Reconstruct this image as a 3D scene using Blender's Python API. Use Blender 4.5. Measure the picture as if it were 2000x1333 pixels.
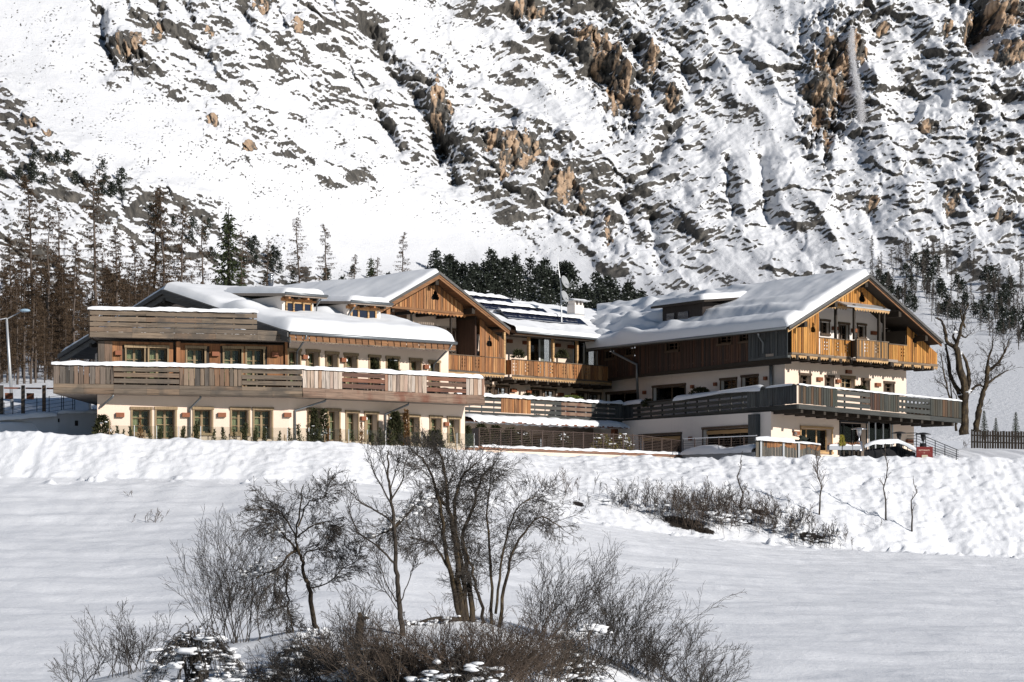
import bpy, bmesh, math, random
import numpy as np
from mathutils import Vector, Matrix
R = math.radians
for o in list(bpy.data.objects): bpy.data.objects.remove(o)
scene = bpy.context.scene
COL = scene.collection
rng = random.Random(7)

# ------------------------------------------------------------------ camera
F, HZ = 4600.0, 1030.0            # focal length and horizon row, measured in photograph pixels (2000 wide)
cam_d = bpy.data.cameras.new('camera'); cam = bpy.data.objects.new('camera', cam_d); COL.objects.link(cam)
cam.location = (0, 0, 0); cam.rotation_euler = (R(90), 0, 0)
cam_d.sensor_width = 36; cam_d.lens = 36 * F / 2000; cam_d.shift_y = (HZ - 666.5) / 2000
cam_d.clip_start = .5; cam_d.clip_end = 6000
scene.camera = cam

# ------------------------------------------------------------------ light
SUN_EL, SUN_AZ = R(23.5), R(49)     # azimuth: from the viewing direction's back, towards the right
sdir = Vector((math.sin(SUN_AZ) * math.cos(SUN_EL), -math.cos(SUN_AZ) * math.cos(SUN_EL), math.sin(SUN_EL)))
sun_d = bpy.data.lights.new('sun', 'SUN'); sun = bpy.data.objects.new('sun', sun_d); COL.objects.link(sun)
sun_d.energy = 5.0; sun_d.angle = R(.5); sun_d.color = (1, .955, .90)
sun.rotation_euler = sdir.to_track_quat('Z', 'Y').to_euler(); sun.location = (60, -60, 80)
w = bpy.data.worlds.new('World'); scene.world = w; w.use_nodes = True
nt = w.node_tree
sky = nt.nodes.new('ShaderNodeTexSky'); sky.sky_type = 'NISHITA'; sky.sun_disc = False
sky.sun_elevation = SUN_EL; sky.sun_rotation = math.pi - SUN_AZ
sky.altitude = 1400; sky.air_density = 1.0; sky.dust_density = .3; sky.ozone_density = 1.2
nt.links.new(sky.outputs[0], nt.nodes['Background'].inputs[0]); nt.nodes['Background'].inputs[1].default_value = .064
scene.view_settings.view_transform = 'Standard'; scene.view_settings.look = 'None'
scene.view_settings.gamma = 1; scene.view_settings.use_curve_mapping = False
scene.view_settings.exposure = -.06
scene.render.engine = 'CYCLES'
scene.cycles.use_denoising = True; scene.cycles.denoiser = 'OPENIMAGEDENOISE'; scene.cycles.denoising_prefilter = 'NONE'
scene.cycles.max_bounces = 6; scene.cycles.diffuse_bounces = 1; scene.cycles.glossy_bounces = 2
scene.cycles.transparent_max_bounces = 10; scene.cycles.transmission_bounces = 3
scene.cycles.sample_clamp_indirect = 6
scene.cycles.sampling_pattern = 'TABULATED_SOBOL'

# ------------------------------------------------------------------ small helpers
def at(px, py, Y): return Vector(((px - 1000) / F * Y, Y, (HZ - py) / F * Y))
WM = {}
def wm(o): return WM.get(o.name, Matrix.Identity(4))
def link(name, data, parent=None, M=None, mat=None, label=None):
    o = bpy.data.objects.new(name, data); COL.objects.link(o)
    M = M if M is not None else Matrix.Identity(4)
    if parent is not None:
        o.parent = parent; o.matrix_basis = wm(parent).inverted() @ M
    else: o.matrix_basis = M
    WM[o.name] = M.copy()
    if mat is not None and data is not None and not data.materials: data.materials.append(mat)
    if label: o['label'] = label
    return o
def tag(o, label=None, cat=None, group=None, kind=None):
    if label: o['label'] = label
    if cat: o['category'] = cat
    if group: o['group'] = group
    if kind: o['kind'] = kind
    return o
def thing(name, label, cat, loc, group=None):
    o = link(name, None, None, Matrix.Translation(loc)); o.empty_display_size = .3
    return tag(o, label, cat, group)
def copy_thing(root, M, label=None, group=None):
    """copy of a thing (an Empty with parts, placed by matrix M)"""
    c = root.copy(); COL.objects.link(c); c.matrix_basis = M; WM[c.name] = M.copy()
    if label: c['label'] = label
    if group: c['group'] = group
    for ch in root.children:
        d = ch.copy(); COL.objects.link(d); d.parent = c
        for g in ch.children:
            e = g.copy(); COL.objects.link(e); e.parent = d
    return c

class MB:
    """collects geometry and links it as one mesh"""
    def __init__(s, k=1.0): s.v = []; s.f = []; s.c = []; s.mi = []; s.k = k
    def add(s, vs, fs, c=0.0, mi=0):
        b = len(s.v); s.v += [tuple(v) for v in vs]
        for f in fs: s.f.append(tuple(i + b for i in f)); s.c.append(c); s.mi.append(mi)
    def box(s, M, lo, hi, c=0.0, mi=0):
        vs = [M @ Vector((x, y, z)) for x in (lo[0], hi[0]) for y in (lo[1], hi[1]) for z in (lo[2], hi[2])]
        s.add(vs, [(0, 1, 3, 2), (4, 6, 7, 5), (0, 4, 5, 1), (2, 3, 7, 6), (0, 2, 6, 4), (1, 5, 7, 3)], c, mi)
    def tube(s, pts, rs, n=6, c=0.0, caps=True, mi=0):
        pts = [Vector(p) for p in pts]
        if not hasattr(rs, '__len__'): rs = [rs] * len(pts)
        if s.k != 1.0: rs = [r * s.k for r in rs]
        vs = []; fs = []
        t0 = (pts[1] - pts[0]).normalized()
        a = t0.orthogonal().normalized()
        for i, p in enumerate(pts):
            t = (pts[min(i + 1, len(pts) - 1)] - pts[max(i - 1, 0)]).normalized()
            a = (a - t * a.dot(t))
            a = a.normalized() if a.length > 1e-5 else t.orthogonal().normalized()
            b = t.cross(a)
            for k in range(n):
                q = 2 * math.pi * k / n
                vs.append(p + (a * math.cos(q) + b * math.sin(q)) * rs[i])
        for i in range(len(pts) - 1):
            for k in range(n):
                k2 = (k + 1) % n
                fs.append((i * n + k, i * n + k2, (i + 1) * n + k2, (i + 1) * n + k))
        if caps:
            fs.append(tuple(range(n - 1, -1, -1))); fs.append(tuple((len(pts) - 1) * n + k for k in range(n)))
        s.add(vs, fs, c, mi)
    def prism(s, poly, off, c=0.0, mi=0):
        """poly: 3D points; extruded by vector off"""
        n = len(poly); off = Vector(off)
        vs = [Vector(p) for p in poly] + [Vector(p) + off for p in poly]
        fs = [tuple(range(n - 1, -1, -1)), tuple(range(n, 2 * n))]
        for i in range(n):
            j = (i + 1) % n; fs.append((i, j, n + j, n + i))
        s.add(vs, fs, c, mi)
    def mesh(s, name, mats, smooth=False, M=None):
        me = bpy.data.meshes.new(name)
        v = s.v
        if M is not None:
            A = np.array(M.inverted()); v = (np.array(v) @ A[:3, :3].T + A[:3, 3]).tolist()
        me.from_pydata(v, [], s.f)
        for m in (mats if isinstance(mats, (list, tuple)) else [mats]): me.materials.append(m)
        at_ = me.attributes.new('rnd', 'FLOAT', 'FACE'); at_.data.foreach_set('value', np.array(s.c, 'f'))
        if any(s.mi): me.polygons.foreach_set('material_index', s.mi)
        if smooth: me.polygons.foreach_set('use_smooth', [True] * len(me.polygons))
        me.update(); return me
    def build(s, name, mats, parent=None, smooth=False, label=None, at_parent=True):
        """geometry was given in world coordinates; the object sits at its parent's origin"""
        M = wm(parent) if parent is not None and at_parent else Matrix.Identity(4)
        M = Matrix.Translation(M.translation)
        return link(name, s.mesh(name, mats, smooth, M), parent, M, label=label)

_box = {}
def unit_box(mat):
    k = mat.name
    if k not in _box:
        mb = MB(); mb.box(Matrix.Identity(4), (0, 0, 0), (1, 1, 1))
        # outward normals
        me = mb.mesh('box_' + k, mat); bm = bmesh.new(); bm.from_mesh(me); bmesh.ops.recalc_face_normals(bm, faces=bm.faces); bm.to_mesh(me); bm.free()
        _box[k] = me
    return _box[k]

class Face:
    """a vertical wall line in plan; s runs along it, z up, o outwards"""
    def __init__(s, p0, p1):
        s.p0 = Vector((p0[0], p0[1])); d = Vector((p1[0], p1[1])) - s.p0; s.L = d.length; s.d = d / s.L
        n = Vector((s.d.y, -s.d.x))
        s.n = n if n.y < 0 else -n
        s.d3 = Vector((s.d.x, s.d.y, 0)); s.n3 = Vector((s.n.x, s.n.y, 0))
    def off(s, o):
        q = s.p0 + s.n * o; return Face(q, q + s.d * s.L)
    def s(self, px):
        k = (px - 1000) / F; return (k * self.p0.y - self.p0.x) / (self.d.x - k * self.d.y)
    def z(self, px, py): return (HZ - py) / F * (self.p0.y + self.d.y * self.s(px))
    def P(self, s, z, o=0.0):
        q = self.p0 + self.d * s + self.n * o; return Vector((q.x, q.y, z))
    def pp(self, px, py, o=0.0): return self.P(self.s(px), self.z(px, py), o)
    def M(self, s=0, z=0, o=0):
        p = self.P(s, z, o); d, n = self.d3, self.n3
        return Matrix(((d.x, n.x, 0, p.x), (d.y, n.y, 0, p.y), (0, 0, 1, p.z), (0, 0, 0, 1)))
    def MS(self, s0, s1, z0, z1, o0, o1):
        return self.M(s0, z0, o0) @ Matrix.Diagonal((s1 - s0, o1 - o0, z1 - z0, 1))
def fbox(name, parent, mat, f, s0, s1, z0, z1, o0, o1, label=None):
    return link(name, unit_box(mat), parent, f.MS(min(s0, s1), max(s0, s1), z0, z1, o0, o1), label=label)
def fmb(mb, f, s0, s1, z0, z1, o0, o1, c=0.0, mi=0):
    mb.box(f.M(), (min(s0, s1), o0, z0), (max(s0, s1), o1, z1), c, mi)

# ------------------------------------------------------------------ numpy noise
_rs = np.random.RandomState(11)
_perm = np.concatenate([_rs.permutation(512)] * 2); _grad = _rs.uniform(-1, 1, (512, 2)); _grad /= np.linalg.norm(_grad, axis=1)[:, None]
def pnoise(x, y, seed=0):
    xi = np.floor(x).astype(int); yi = np.floor(y).astype(int); xf = x - xi; yf = y - yi
    u = xf * xf * xf * (xf * (xf * 6 - 15) + 10); v = yf * yf * yf * (yf * (yf * 6 - 15) + 10)
    def g(ix, iy, dx, dy):
        h = _perm[(_perm[(ix + seed * 37) & 511] + iy) & 511]; q = _grad[h]; return q[..., 0] * dx + q[..., 1] * dy
    a = g(xi, yi, xf, yf); b = g(xi + 1, yi, xf - 1, yf); c = g(xi, yi + 1, xf, yf - 1); d = g(xi + 1, yi + 1, xf - 1, yf - 1)
    return (a + u * (b - a) + v * (c - a + u * (a - b - c + d))) * 1.5
def fbm(x, y, oct=4, seed=0, gain=.5):
    r = 0; a = 1.0; n = 0
    for i in range(oct): r = r + a * pnoise(x * 2 ** i, y * 2 ** i, seed + i * 5); n += a; a *= gain
    return r / n
def ridged(x, y, oct=4, seed=0, gain=.5):
    r = 0; a = 1.0; n = 0
    for i in range(oct): r = r + a * (1 - 2 * np.abs(pnoise(x * 2 ** i, y * 2 ** i, seed + i * 5))); n += a; a *= gain
    return r / n
def sstep(a, b, x):
    t = np.clip((x - a) / (b - a), 0, 1); return t * t * (3 - 2 * t)
def grid_mesh(name, V, nx, ny, mat, attrs=None, smooth=True, flip=False):
    """V: (ny, nx, 3) array"""
    me = bpy.data.meshes.new(name)
    idx = np.arange(nx * ny).reshape(ny, nx)
    q = np.stack([idx[:-1, :-1], idx[:-1, 1:], idx[1:, 1:], idx[1:, :-1]], -1).reshape(-1, 4)
    if flip: q = q[:, ::-1]
    me.vertices.add(nx * ny); me.vertices.foreach_set('co', V.reshape(-1).astype('f'))
    me.loops.add(q.size); me.loops.foreach_set('vertex_index', q.reshape(-1).astype('i'))
    me.polygons.add(len(q)); me.polygons.foreach_set('loop_start', np.arange(0, q.size, 4, dtype='i'))
    me.polygons.foreach_set('loop_total', np.full(len(q), 4, 'i'))
    if smooth: me.polygons.foreach_set('use_smooth', np.ones(len(q), bool))
    for k, a in (attrs or {}).items():
        t = me.attributes.new(k, 'FLOAT', 'POINT'); t.data.foreach_set('value', a.reshape(-1).astype('f'))
    me.materials.append(mat); me.update(); me.validate(); return me

# ------------------------------------------------------------------ materials
class NT:
    def __init__(s, name):
        s.m = bpy.data.materials.new(name); s.m.use_nodes = True; s.t = s.m.node_tree; s.b = s.t.nodes['Principled BSDF']
        s.pos = None
    def n(s, typ, **kw):
        x = s.t.nodes.new(typ)
        for k, v in kw.items(): setattr(x, k, v)
        return x
    def l(s, a, b): s.t.links.new(a, b)
    def P(s):
        if s.pos is None: s.pos = s.n('ShaderNodeNewGeometry').outputs['Position']
        return s.pos
    def val(s, x, sock):
        if hasattr(x, 'is_linked'): s.l(x, sock)
        else: sock.default_value = x
    def math(s, op, a, b=0.0, c=None, clamp=False):
        x = s.n('ShaderNodeMath', operation=op, use_clamp=clamp); s.val(a, x.inputs[0]); s.val(b, x.inputs[1])
        if c is not None: s.val(c, x.inputs[2])
        return x.outputs[0]
    def map(s, scale, rot=(0, 0, 0), src=None):
        x = s.n('ShaderNodeMapping'); s.l(src or s.P(), x.inputs[0]); x.inputs['Scale'].default_value = scale; x.inputs['Rotation'].default_value = rot
        return x.outputs[0]
    def noise(s, scale=1.0, detail=3.0, vec=None, rough=.55, dist=0.0):
        x = s.n('ShaderNodeTexNoise'); s.l(vec or s.P(), x.inputs['Vector']); x.inputs['Scale'].default_value = scale
        x.inputs['Detail'].default_value = detail; x.inputs['Roughness'].default_value = rough; x.inputs['Distortion'].default_value = dist
        return x.outputs[0]
    def ramp(s, f, stops):
        x = s.n('ShaderNodeValToRGB'); s.l(f, x.inputs[0]); e = x.color_ramp.elements
        while len(e) < len(stops): e.new(.5)
        for i, (p, c) in enumerate(stops):
            e[i].position = p; e[i].color = (*c, 1) if len(c) == 3 else c
        return x.outputs[0]
    def step(s, f, a, b):
        x = s.n('ShaderNodeMapRange', interpolation_type='SMOOTHSTEP'); s.val(f, x.inputs[0])
        s.val(a, x.inputs[1]); s.val(b, x.inputs[2]); return x.outputs[0]
    def mix(s, f, a, b, mode='MIX'):
        x = s.n('ShaderNodeMix', data_type='RGBA', blend_type=mode); s.val(f, x.inputs[0])
        for v, k in ((a, 6), (b, 7)):
            if hasattr(v, 'is_linked'): s.l(v, x.inputs[k])
            else: x.inputs[k].default_value = (*v, 1)
        return x.outputs[2]
    def attr(s, name): return s.n('ShaderNodeAttribute', attribute_name=name).outputs['Fac']
    def rnd(s):
        a = s.n('ShaderNodeObjectInfo').outputs['Random']; return s.math('FRACT', s.math('ADD', a, s.attr('rnd')))
    def bump(s, h, strength=.3, dist=.02):
        x = s.n('ShaderNodeBump'); s.l(h, x.inputs['Height']); x.inputs['Strength'].default_value = strength; x.inputs['Distance'].default_value = dist
        s.l(x.outputs[0], s.b.inputs['Normal'])
    def out(s, col, rough=.8, metal=0.0, spec=.3):
        if hasattr(col, 'is_linked'): s.l(col, s.b.inputs['Base Color'])
        else: s.b.inputs['Base Color'].default_value = (*col, 1)
        s.val(rough, s.b.inputs['Roughness']); s.b.inputs['Metallic'].default_value = metal; s.b.inputs['Specular IOR Level'].default_value = spec
        return s.m

def plain(name, col, rough=.7, metal=0.0, var=.25, spec=.3, scale=6):
    t = NT(name); n = t.noise(scale, 4); d = tuple(c * (1 - var) for c in col); b = tuple(min(1, c * (1 + var)) for c in col)
    return t.out(t.mix(n, d, b), rough, metal, spec)
def wood(name, cols, vertical=True, streak=.55, dark=(.03, .022, .016), grime=None, rough=.75, snowdust=0.0):
    """weathered boards: every board its own tone, long grain, dark streaks"""
    t = NT(name)
    sc = (26, 26, 1.1) if vertical else (1.1, 1.1, 26)
    g = t.noise(1, 5, t.map(sc), .65)
    s2 = t.noise(1, 4, t.map((9, 9, .5) if vertical else (.5, .5, 9)), .6)
    r = t.rnd()
    base = t.ramp(r, [(i / max(1, len(cols) - 1), c) for i, c in enumerate(cols)])
    br = t.math('MULTIPLY_ADD', g, 1.7, .12)
    base = t.mix(1, base, t.comb(br), 'MULTIPLY') if hasattr(t, 'comb') else base
    r2 = t.math('FRACT', t.math('MULTIPLY', r, 17.3))
    th = t.math('MULTIPLY_ADD', r2, -.16, .66)
    f = t.math('MULTIPLY', t.step(s2, th, t.math('ADD', th, .14)), streak)
    c = t.mix(f, base, dark)
    gg = t.step(g, .42, .3); c = t.mix(t.math('MULTIPLY', gg, .5), c, dark)
    if grime is not None:
        n3 = t.noise(.9, 4); c = t.mix(t.math('MULTIPLY', t.step(n3, .5, .66), .75), c, grime)
    t.bump(g, .35, .012)
    return t.out(c, rough)
def _comb(t, v):
    x = t.n('ShaderNodeCombineColor')
    for i in range(3): t.l(v, x.inputs[i])
    return x.outputs[0]
NT.comb = _comb

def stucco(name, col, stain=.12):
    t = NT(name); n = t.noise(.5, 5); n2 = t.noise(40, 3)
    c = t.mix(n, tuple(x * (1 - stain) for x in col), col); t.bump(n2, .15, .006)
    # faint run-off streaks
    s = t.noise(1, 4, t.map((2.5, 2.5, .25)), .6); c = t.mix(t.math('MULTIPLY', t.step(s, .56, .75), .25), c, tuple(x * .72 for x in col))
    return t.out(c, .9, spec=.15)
def snow_mat(name, bump=.25, bscale=9.0, col=(.86, .87, .89)):
    t = NT(name); n = t.noise(bscale, 5, None, .6); n2 = t.noise(1.3, 3)
    t.bump(t.math('ADD', n, t.math('MULTIPLY', n2, .5)), bump, .06)
    return t.out(t.mix(n2, tuple(c * .97 for c in col), col), .65, spec=.2)

M = {}
M['stucco'] = stucco('cream_stucco', (.88, .70, .57))
M['stucco_white'] = stucco('pale_stucco', (.86, .78, .72))
M['plinth'] = stucco('grey_plaster', (.42, .44, .47))
M['wood_grey'] = wood('weathered_grey_boards', [(.165, .12, .085), (.105, .088, .072), (.23, .165, .115), (.075, .064, .055), (.21, .12, .07), (.145, .12, .10), (.045, .04, .035)], streak=.85)
M['wood_grey_h'] = wood('weathered_grey_planks', [(.175, .132, .093), (.115, .092, .072), (.215, .16, .112), (.15, .10, .067)], False, .8, grime=(.07, .06, .05))
M['wood_red'] = wood('reddish_weathered_boards', [(.46, .38, .31), (.30, .19, .125), (.53, .45, .38), (.26, .14, .09), (.42, .36, .31), (.22, .16, .13)], streak=.8)
M['wood_red_h'] = wood('reddish_weathered_planks', [(.16, .065, .04), (.11, .07, .05), (.20, .085, .05), (.08, .05, .04)], False, .6)
M['wood_red_f'] = wood('reddish_weathered_fascia', [(.24, .16, .115), (.19, .125, .09), (.27, .19, .14)], False, .5, grime=(.14, .05, .03))
M['wood_brown'] = wood('brown_timber_wall', [(.30, .135, .055), (.22, .095, .042), (.36, .17, .075), (.18, .08, .038)])
M['wood_orange'] = wood('orange_brown_boards', [(.42, .195, .075), (.31, .13, .05), (.52, .28, .125), (.20, .09, .042), (.37, .18, .08)], streak=.9)
M['wood_gold'] = wood('golden_larch_boards', [(.47, .215, .05), (.36, .145, .032), (.54, .275, .075), (.22, .088, .022), (.46, .22, .06)], streak=.9)
M['wood_gold_h'] = wood('golden_larch_beam', [(.52, .33, .16), (.44, .27, .13)], False)
M['wood_gold_shade'] = wood('tree_shaded_larch_boards', [(.40, .20, .06), (.20, .13, .07), (.30, .15, .05), (.10, .085, .065), (.44, .22, .07)], streak=.9)  # greyed mix of boards paints in a tree's shadow on the balcony front
M['wood_dark'] = wood('dark_brown_boards', [(.07, .036, .026), (.042, .03, .025), (.11, .054, .033), (.032, .026, .024)], streak=.75)
M['wood_black'] = wood('dark_weathered_boards', [(.05, .052, .045), (.032, .036, .032), (.07, .066, .053), (.026, .026, .024), (.11, .062, .033), (.042, .052, .044), (.075, .052, .034)])
M['wood_black_h'] = wood('dark_weathered_planks', [(.06, .062, .057), (.042, .044, .042), (.08, .078, .07)], False, .5)
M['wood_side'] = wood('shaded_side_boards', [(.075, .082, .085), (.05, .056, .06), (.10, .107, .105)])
M['trim'] = wood('beige_window_timber', [(.33, .24, .14), (.27, .19, .11)], True, .3)
M['trim_dark'] = wood('dark_window_timber', [(.12, .08, .05), (.08, .055, .04)], True, .3)
M['beam'] = plain('dark_beam', (.035, .027, .02))
M['rake'] = wood('grey_rake_boards', [(.12, .115, .11), (.09, .088, .085)], False, .4)
M['rake_brown'] = wood('brown_rake_boards', [(.26, .13, .06), (.2, .10, .05)], False, .5)
M['soffit'] = plain('soffit', (.30, .25, .21), .85)
M['gutter'] = plain('grey_gutter', (.20, .215, .225), .4, .6, .15)
M['lampbox'] = plain('brown_lamp_box', (.25, .085, .038), .5)
M['white'] = plain('white_paint', (.82, .80, .77), .5, var=.05)
M['black'] = plain('black_metal', (.018, .018, .02), .5)
M['steel'] = plain('steel', (.55, .56, .58), .25, .9, .1)
M['galv'] = plain('galvanised_pole', (.55, .56, .57), .45, .5, .1)
M['curtain'] = plain('green_curtain', (.34, .37, .22), .9, var=.15)
M['curtain_w'] = plain('pale_curtain', (.5, .49, .44), .9, var=.15)
M['room'] = plain('dark_room', (.022, .021, .02), .9)
M['corten'] = plain('rusty_steel', (.17, .062, .032), .8)
M['cap'] = plain('brown_coping', (.22, .115, .075), .6)
M['railmetal'] = plain('brown_rail_metal', (.085, .06, .05), .55, .2)
M['snow'] = snow_mat('fresh_snow')
M['snow_roof'] = snow_mat('roof_snow', .12, 3.0)
M['red'] = plain('red_sign', (.13, .006, .005), .5, var=.1)
M['solar'] = plain('solar_glass', (.012, .016, .035), .12, spec=.6)
def glass_mat():
    t = NT('window_glass'); tr = t.n('ShaderNodeBsdfTransparent'); tr.inputs[0].default_value = (.86, .87, .85, 1)
    gl = t.n('ShaderNodeBsdfGlossy'); gl.inputs['Roughness'].default_value = .03; gl.inputs[0].default_value = (.9, .93, .95, 1)
    fr = t.n('ShaderNodeFresnel'); fr.inputs[0].default_value = 1.33
    mx = t.n('ShaderNodeMixShader'); t.l(fr.outputs[0], mx.inputs[0]); t.l(tr.outputs[0], mx.inputs[1]); t.l(gl.outputs[0], mx.inputs[2])
    t.l(mx.outputs[0], t.t.nodes['Material Output'].inputs[0]); return t.m
M['glass'] = glass_mat()
# ------------------------------------------------------------------ mountain (real relief: far slope of snow, ledges and cliffs)
QL = np.array([-130, 0, 300, 460, 560, 640, 700, 760, 880]); YL = np.array([580, 520, 416, 376, 355, 335, 255, 158, 128.])
QR = np.array([-130, 0, 300, 480, 520, 560, 620, 700, 880]); YR = np.array([845, 790, 680, 612, 590, 560, 480, 300, 166.])
def gsmooth(a, sig):
    k = np.exp(-.5 * (np.arange(-3 * sig, 3 * sig + 1) / sig) ** 2); k /= k.sum()
    return np.convolve(np.pad(a, 3 * sig, mode='reflect', reflect_type='odd'), k, 'valid')
_qd = np.arange(-140, 890, 5.); _yl = gsmooth(np.interp(_qd, QL, YL), 6); _yr = gsmooth(np.interp(_qd, QR, YR), 7)
QL, YL, QR, YR = _qd, _yl, _qd, _yr
def base_Y(p, q):
    wl = 1 - sstep(-100, 1250, p)
    return wl * np.interp(q, QL, YL) + (1 - wl) * np.interp(q, QR, YR)
ROCK_PTS = np.array([(100,100,.2),(60,330,.15),(150,200,.15),(300,200,.22),(120,240,.15),(230,300,.14),(330,260,.2),(420,300,.12),(500,380,.1),(600,440,.07),(700,500,.05),(800,520,.05),
 (560,330,.3),(700,420,.12),(850,450,.1),(950,500,.06),(1100,540,.06),(1250,580,.12),(640,250,.4),(480,160,.45),(560,200,.45),(700,300,.4),(780,380,.2),(950,420,.2),(1060,470,.15),(500,285,.55),(420,240,.5),(610,350,.4),
 (200,30,.3),(330,150,.55),(260,90,.85),(420,120,.6),(600,60,.65),(700,30,.55),(660,140,.6),(760,200,.6),(800,270,.6),(750,40,.3),(900,100,.35),(1000,140,.28),(1100,200,.3),(1200,240,.4),
 (840,200,.7),(870,320,.7),(940,210,.55),(900,170,.5),(1050,40,.75),(1150,100,.9),(1250,140,.9),(1320,190,.85),(1000,290,.9),(930,300,.85),(1080,330,.95),(1120,400,.95),(1200,440,.95),(1260,470,.9),(1000,370,.9),(960,350,.9),
 (1300,480,.75),(1350,520,.7),(1380,420,.55),(1450,330,.45),(1400,230,.45),(1480,150,.45),(1430,100,.55),(1540,60,.3),(1600,150,.9),(1620,230,.9),(1560,100,.6),(1700,100,.65),(1750,60,.7),(1850,60,.75),
 (1800,150,.65),(1720,200,.6),(1800,260,.7),(1700,300,.6),(1600,320,.55),(1500,250,.3),(1450,400,.5),(1550,420,.5),(1650,400,.5),(1720,420,.8),(1850,400,.75),(1900,330,.75),(1960,450,.75),(1900,480,.65),
 (1750,480,.45),(1650,480,.5),(1500,500,.55),(1550,560,.6),(1400,560,.3),(1950,250,.75),(1960,60,.9),(1850,560,.4),(1700,540,.35),(1900,620,.2),(1950,720,.1),(1850,700,.12),(1800,640,.15),(2200,700,.1),
 (30,250,.95),(60,300,.9),(120,330,.85),(200,380,.85),(100,420,.8),(50,500,.8),(200,480,.72),(300,450,.78),(350,520,.7),(250,560,.78),(450,520,.68),(60,600,.7),(550,560,.6),(200,650,.7),(0,400,.8),(400,450,.55),(30,720,.1),(100,760,.2),(20,660,.3),(700,590,.4),(2200,300,.7),(-200,300,.6),(-200,100,.3)], float)
CLIFFS = [(262,95,42,24),(310,68,16,20),(415,70,11,14),(862,225,24,62),(1012,300,62,38),(960,285,25,20),(1178,120,42,46),(1212,185,34,58),(1140,85,28,24),(1030,30,36,22),(1618,150,48,86),(1598,205,34,64),(1612,268,8,50),
 (1668,105,25,45),(1104,372,26,42),(1135,392,16,32),(1190,452,11,38),(1850,402,18,28),(1893,60,19,40),(1840,72,11,22),(1905,320,7,52),(1950,430,22,14),(60,252,26,16),(110,272,16,11),(420,240,15,13),(490,292,18,10),
 (1702,400,12,22),(1812,252,26,15),(1075,342,20,26),(1270,130,18,40),(1310,200,18,24),(1240,210,18,30),(590,70,16,18),(1945,30,60,40),(1960,110,50,26),(520,20,20,22),(1720,60,16,14),(980,330,14,30)]
GULLIES = [([(715,60),(745,110),(775,150),(800,175),(830,230),(865,300),(880,352)],15,46),([(728,212),(760,260),(775,295)],12,30),([(1485,320),(1490,370),(1505,430)],11,34),([(1415,320),(1422,380),(1430,425)],9,28),
 ([(1275,430),(1285,500),(1290,530)],11,34),([(1312,262),(1285,300),(1265,338)],12,34),([(1898,0),(1922,40),(1912,92)],20,70),([(192,30),(200,90),(212,132)],13,36),([(362,10),(376,48)],8,26),([(1215,392),(1232,442)],9,28),
 ([(480,30),(495,70)],9,22),([(1905,225),(1908,300),(1906,360)],7,22),([(1640,190),(1650,232)],12,26),([(1240,100),(1248,160)],10,24),([(1330,110),(1345,170)],10,20),([(1060,370),(1072,430)],9,24),([(1160,400),(1150,470)],9,24),([(1700,420),(1715,470)],9,18),([(300,5),(320,60)],8,16),
 ([(418,340),(520,430),(640,500)],7,8),([(930,400),(1010,460),(1060,500)],9,13),([(1420,380),(1440,440)],7,12)]
def cells(x, y, seed=0):
    """cellular noise: distance to the cell border and a value per cell"""
    xi = np.floor(x).astype(int); yi = np.floor(y).astype(int); d1 = np.full(x.shape, 9.0); d2 = np.full(x.shape, 9.0); v = np.zeros(x.shape)
    for i in (-1, 0, 1):
        for j in (-1, 0, 1):
            h = _perm[(_perm[(xi + i + seed * 17) & 511] + yi + j) & 511]; fx = xi + i + .5 + .45 * _grad[h][..., 0]; fy = yi + j + .5 + .45 * _grad[h][..., 1]
            d = np.hypot(x - fx, y - fy); c = d < d1; d2 = np.where(c, d1, np.minimum(d2, d)); v = np.where(c, (h % 97) / 97.0, v); d1 = np.where(c, d, d1)
    return d2 - d1, v
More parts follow.
